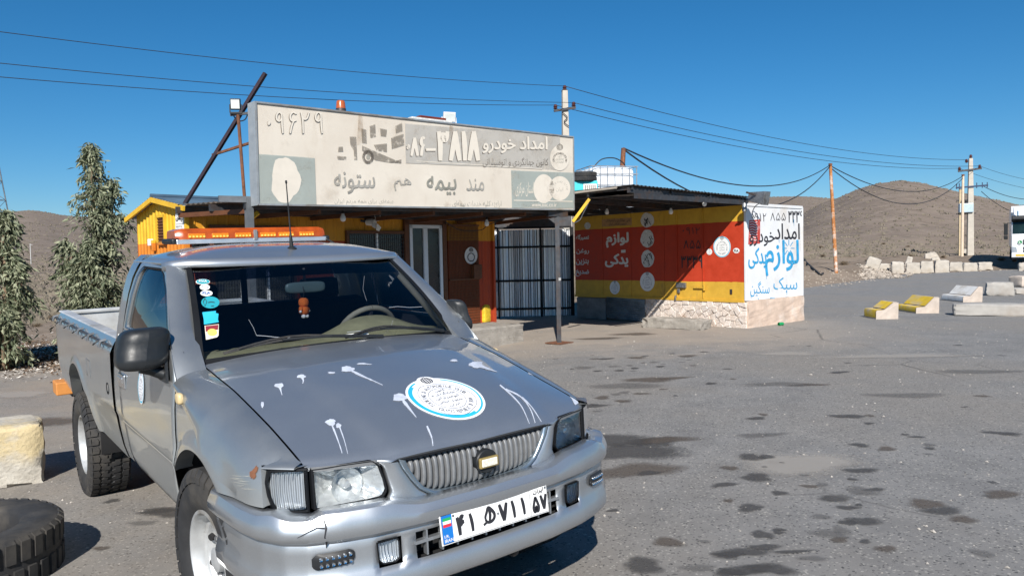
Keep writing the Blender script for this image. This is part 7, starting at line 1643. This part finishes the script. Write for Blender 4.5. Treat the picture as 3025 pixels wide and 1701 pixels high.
# ================================================================== trees, bushes, mast
def leaf_mat(name, a, b):
    n = NT(name); at = n.n.new('ShaderNodeAttribute'); at.attribute_name = 'tone'; oi = n.math('ADD', n.math('MULTIPLY', n.noise(3.2, 3, .6), .5), n.math('MULTIPLY', at.outputs['Fac'], .55)); c = n.ramp(oi, [(.15, tuple(x * .55 for x in a)), (.4, a), (.62, b), (.85, tuple(min(1, x * 1.45) for x in b))]); n.set('Base Color', c); n.set('Roughness', .55); n.set('Specular IOR Level', .35)
    tl = n.n.new('ShaderNodeBsdfTranslucent'); n.t.links.new(c, tl.inputs[0]); mx = n.n.new('ShaderNodeMixShader'); mx.inputs[0].default_value = .22
    n.t.links.new(n.b.outputs[0], mx.inputs[1]); n.t.links.new(tl.outputs[0], mx.inputs[2]); n.t.links.new(mx.outputs[0], n.out.inputs['Surface']); return n.m
LEAF = leaf_mat('eucalyptus_leaf', (.11, .135, .075), (.27, .285, .185)); BARK = simple('bark', (.20, .14, .09), .9, var=.3, scale=9, bump=.5)
def gum_tree(label, base, spires, seed, n_twig, leaf=.11, grp='young gum trees'):
    """spires: list of (dx, dy, height, radius) cones that make up the crown"""
    R = random.Random(seed); t = thing('gum_tree', label, 'tree', base, 0, grp); tr = MB(); lv = MB(); tw = MB()
    for k, (dx, dy, h, r, z0) in enumerate(spires):
        P = cr([(0, 0, -.1), (dx * .5, dy * .5, h * .3), (dx * .9, dy * .9, h * .65), (dx, dy, h * .97)], 5); nP = len(P); tr.tube(P, [.05 * (1 - i / nP) * (1 if k == 0 else .7) + .008 for i in range(nP)], 7)
        cl = [(R.random() ** .9, R.uniform(0, 2 * PI), R.uniform(.45, 1.12)) for _ in range(max(8, n_twig[k] // 6))]
        for i in range(n_twig[k]):
            cf_, ca_, cr_ = R.choice(cl); f = min(.995, max(0., cf_ + R.gauss(0, .03))); z = z0 + (h - z0) * f; rr = r * (1 - f) ** .8 * cr_ * (.5 + .55 * R.random()) + .04
            if f < .12: rr *= .75 + f * 2
            a = ca_ + R.gauss(0, .38); bulge = 1 + .28 * noise.noise(Vector((math.cos(a) * 1.7, math.sin(a) * 1.7, z * 1.5 + seed)))
            rr *= bulge; zi = max(.1, z - rr * .55); cpt = Vector((dx * (zi / h), dy * (zi / h), zi)); tip = Vector((dx * (z / h) + rr * math.cos(a), dy * (z / h) + rr * math.sin(a), z + R.uniform(-.05, .12)))
            mid_ = cpt.lerp(tip, .55) + Vector((0, 0, .06)); tw.tube([cpt, mid_, tip], [.009, .006, .002], 4, False)
            droop = tip + Vector((R.uniform(-.05, .05) + .12 * math.cos(a), R.uniform(-.05, .05) + .12 * math.sin(a), -R.uniform(.05, .22)))
            for j in range(R.randint(13, 19)):
                u = R.uniform(.25, 1.35); p = (cpt.lerp(mid_, u / .55) if u < .55 else mid_.lerp(tip, min(1, (u - .55) / .45))) if u <= 1 else tip.lerp(droop, (u - 1) / .35)
                p = p + Vector((R.gauss(0, .03), R.gauss(0, .03), R.gauss(0, .03)))
                L = leaf * R.uniform(.55, 1.35); w = L * R.uniform(.10, .19); d = Vector((math.cos(a) * R.uniform(-.2, .9) + R.gauss(0, .45), math.sin(a) * R.uniform(-.2, .9) + R.gauss(0, .45), -R.uniform(.1, 1.3))).normalized()
                s = d.cross(Vector((R.gauss(0, 1), R.gauss(0, 1), R.gauss(0, 1)))).normalized(); nn = d.cross(s)
                lv.add([p, p + d * L * .45 + s * w + nn * w * .4, p + d * L, p + d * L * .45 - s * w + nn * w * .4], [(0, 1, 2), (0, 2, 3)])
    obj('trunk', tr, BARK, t, smooth='all'); obj('twigs', tw, BARK, t); o = obj('crown', lv, LEAF, t); o['kind'] = 'stuff'
    at = o.data.attributes.new('tone', 'FLOAT', 'FACE'); tn = np.repeat(np.array([R.random() for _ in range(len(lv.f) // 2 + 1)]), 2)[:len(o.data.polygons)]; at.data.foreach_set('value', tn.astype(np.float32)); return t
b = Vector(at_depth(285, 1075, 13.3)); b.z = surf_z(b.x, b.y); k = 13.3 / FPX
gum_tree('taller young gum tree with a pointed top behind the pickup bed', b, [(.07, 0, (1075 - 470) * k, .78, .25), (.36, .1, (1075 - 560) * k, .62, .5), (-.42, 0, 2.0, .55, .2), (.15, -.3, 1.9, .75, .15)], 5, (330, 230, 170, 240), .115)
b = Vector(at_depth(10, 1085, 12.3)); b.z = surf_z(b.x, b.y); k = 12.3 / FPX
gum_tree('shorter spreading gum tree at the edge of the asphalt', b, [(.12, 0, (1085 - 625) * k, .5, .6), (-.45, .1, 2.35, .65, .4), (.2, -.25, .95, .55, .05), (-.3, -.3, 1.5, .6, .2), (.30, .1, 1.75, .35, .8)], 9, (190, 170, 150, 150, 70), .12)
# leaf litter, dry twigs and pale scraps under the trees
R = random.Random(21); m = MB(); m2 = MB()
for i in range(2600):
    px, py = R.gauss(95, 62), R.gauss(1050, 24); p = on_surf(px, py); L = R.uniform(.03, .09); a = R.uniform(0, 6.3); w = L * .25; q_ = m2 if R.random() < .3 else m
    q_.add([p + Vector((0, 0, .01)), p + Vector((L * .5 * math.cos(a) - w * math.sin(a), L * .5 * math.sin(a) + w * math.cos(a), R.uniform(.01, .03))), p + Vector((L * math.cos(a), L * math.sin(a), R.uniform(.01, .05))), p + Vector((L * .5 * math.cos(a) + w * math.sin(a), L * .5 * math.sin(a) - w * math.cos(a), .012))], [(0, 1, 2, 3)])
struct(obj('leaf_litter', m, simple('dry_litter', (.14, .09, .055), .9, var=.4, scale=2)), 'stuff')['label'] = 'brown leaf litter under the gum trees'; struct(obj('paper_scraps', m2, simple('pale_scraps', (.62, .58, .52), .9, var=.15, scale=2)), 'stuff')['label'] = 'pale scraps lying under the gum trees'
# dry shrubs: near ones are things, the far cover is one mass
dry = simple('dry_shrub', (.155, .115, .075), .95, var=.3, scale=2); grey = simple('grey_shrub', (.15, .128, .095), .95, var=.3, scale=1)
def shrub_mb(r, seed, n_=150):
    R = random.Random(seed); m = MB()
    for i in range(n_):
        a = R.uniform(0, 2 * PI); el = R.uniform(.25, 1.45); L = r * R.uniform(.5, 1.0); d = Vector((math.cos(a) * math.cos(el), math.sin(a) * math.cos(el), math.sin(el) * .75)); p = Vector((R.gauss(0, r * .1), R.gauss(0, r * .1), 0)); s = d.cross(Vector((R.gauss(0, 1), R.gauss(0, 1), 1))).normalized() * r * .02
        e = p + d * L; m.add([p - s, p + s, e + s * .5 + Vector((0, 0, -.02 * r)), e - s * .5], [(0, 1, 2, 3)])
        for _ in range(2):
            d2 = (d + Vector((R.gauss(0, .6), R.gauss(0, .6), R.gauss(0, .4)))).normalized(); q_ = p + d * L * R.uniform(.4, .9); e2 = q_ + d2 * L * .4; m.add([q_ - s * .7, q_ + s * .7, e2], [(0, 1, 2)])
    return m
protos = [shrub_mb(.3, k).mesh('dry_shrub') for k in range(3)]
near = [(60, 925, .9), (38, 938, .7), (105, 900, .5), (128, 912, .6), (152, 905, .5), (156, 945, .9), (20, 905, .5), (128, 830, .4), (110, 965, .6), (2493, 783, 1.6), (2565, 772, 1.2), (2785, 762, 1.3), (2958, 770, 1.6), (2430, 758, 1.2), (2690, 758, 1.2), (2424, 733, 1.4), (2610, 722, 1.3), (2682, 730, 1.2)]
for i, (px, py, s) in enumerate(near):
    p = on_surf(px, py); o = bpy.data.objects.new('dry_shrub', protos[i % 3]); COL.objects.link(o)
    if not protos[i % 3].materials: protos[i % 3].materials.append(dry)
    o.location = p; o.rotation_euler = (0, 0, i * 1.3); o.scale = (s, s, s * .85); tag(o, ('larger ' if s > (.65 if px < 1000 else 1.35) else 'smaller ') + 'low dry brown shrub on the bare ground ' + ('behind the gum trees' if px < 1000 else 'of the dirt verge by the rubble' if py > 755 else 'on the plain before the hill'), 'shrub', 'dry shrubs ' + ('behind the gum trees' if px < 1000 else 'on the verge' if py > 755 else 'before the hill'))
R = random.Random(31); m = MB()
for i in range(30000):
    az = math.radians(R.uniform(-38, 38)); r = 24 * math.exp(R.random() * 3.4)
    x, y = r * math.sin(az), r * math.cos(az)
    if y < yb(x) + 5 or (x > 9 and y < yb(x) + 12): continue
    z = terrain_z(x, y); s = R.uniform(.10, .30) * (1 + r / 330); h = s * R.uniform(.35, .7); k = R.randint(0, 5)
    for q_ in range(3):
        a = R.uniform(0, 6.3); ox, oy = R.gauss(0, s * .4), R.gauss(0, s * .4)
        m.add([(x + ox + s * .6 * math.cos(a), y + oy + s * .6 * math.sin(a), z - .05), (x + ox + s * .6 * math.cos(a + 2.1), y + oy + s * .6 * math.sin(a + 2.1), z - .05), (x + ox + s * .6 * math.cos(a + 4.2), y + oy + s * .6 * math.sin(a + 4.2), z - .05), (x + ox + R.gauss(0, s * .2), y + oy, z + h)], [(0, 1, 3), (1, 2, 3), (2, 0, 3)])
struct(obj('scrub_cover', m, grey), 'stuff')['label'] = 'scattered low scrub covering the plain and hills'
# lattice radio mast beyond the gum tree
mb_ = Vector(at_depth(-38, 770, 60)); mb_.z = surf_z(mb_.x, mb_.y) - .2; k = 60 / FPX; mast2 = thing('lattice_mast', 'slim lattice radio mast rising beyond the spreading gum tree', 'mast', mb_); HM = (788 - 330) * k + 1.6; W0, W1 = 1.62, .35
legs = MB(); br_ = MB()
def lpt(c_, z): w = W0 + (W1 - W0) * z / HM; return Vector((w * (1 if c_ in (0, 3) else -1), w * (1 if c_ in (0, 1) else -1), z))
for c_ in range(4): m = MB(); m.tube([lpt(c_, 0), lpt(c_, HM)], .05, 6); obj('mast_leg', m, M('steel'), mast2)
lv_ = lin(.4, HM, 10)
for i, (z0, z1) in enumerate(zip(lv_, lv_[1:])):
    m = MB()
    for c_ in range(4): d_ = (c_ + 1) % 4; m.tube([lpt(c_, z0), lpt(d_, z1)], .022, 4); m.tube([lpt(c_, z1), lpt(d_, z1)], .022, 4)
    obj('mast_bracing', m, M('steel'), mast2)
# wire fence panel and post far left
p = on_surf(92, 782); fp = thing('fence_post', 'thin pale fence post on the plain beyond the gum trees', 'post', p); m = MB(); m.bar((0, 0, -.1), (0, 0, p.y / FPX * 62), .05, .05); obj('post', m, M('decal'), fp); m = MB(); m.bar((0, 0, p.y / FPX * 60), (.25, 0, p.y / FPX * 58), .03, .03); obj('post_arm', m, M('decal'), fp)
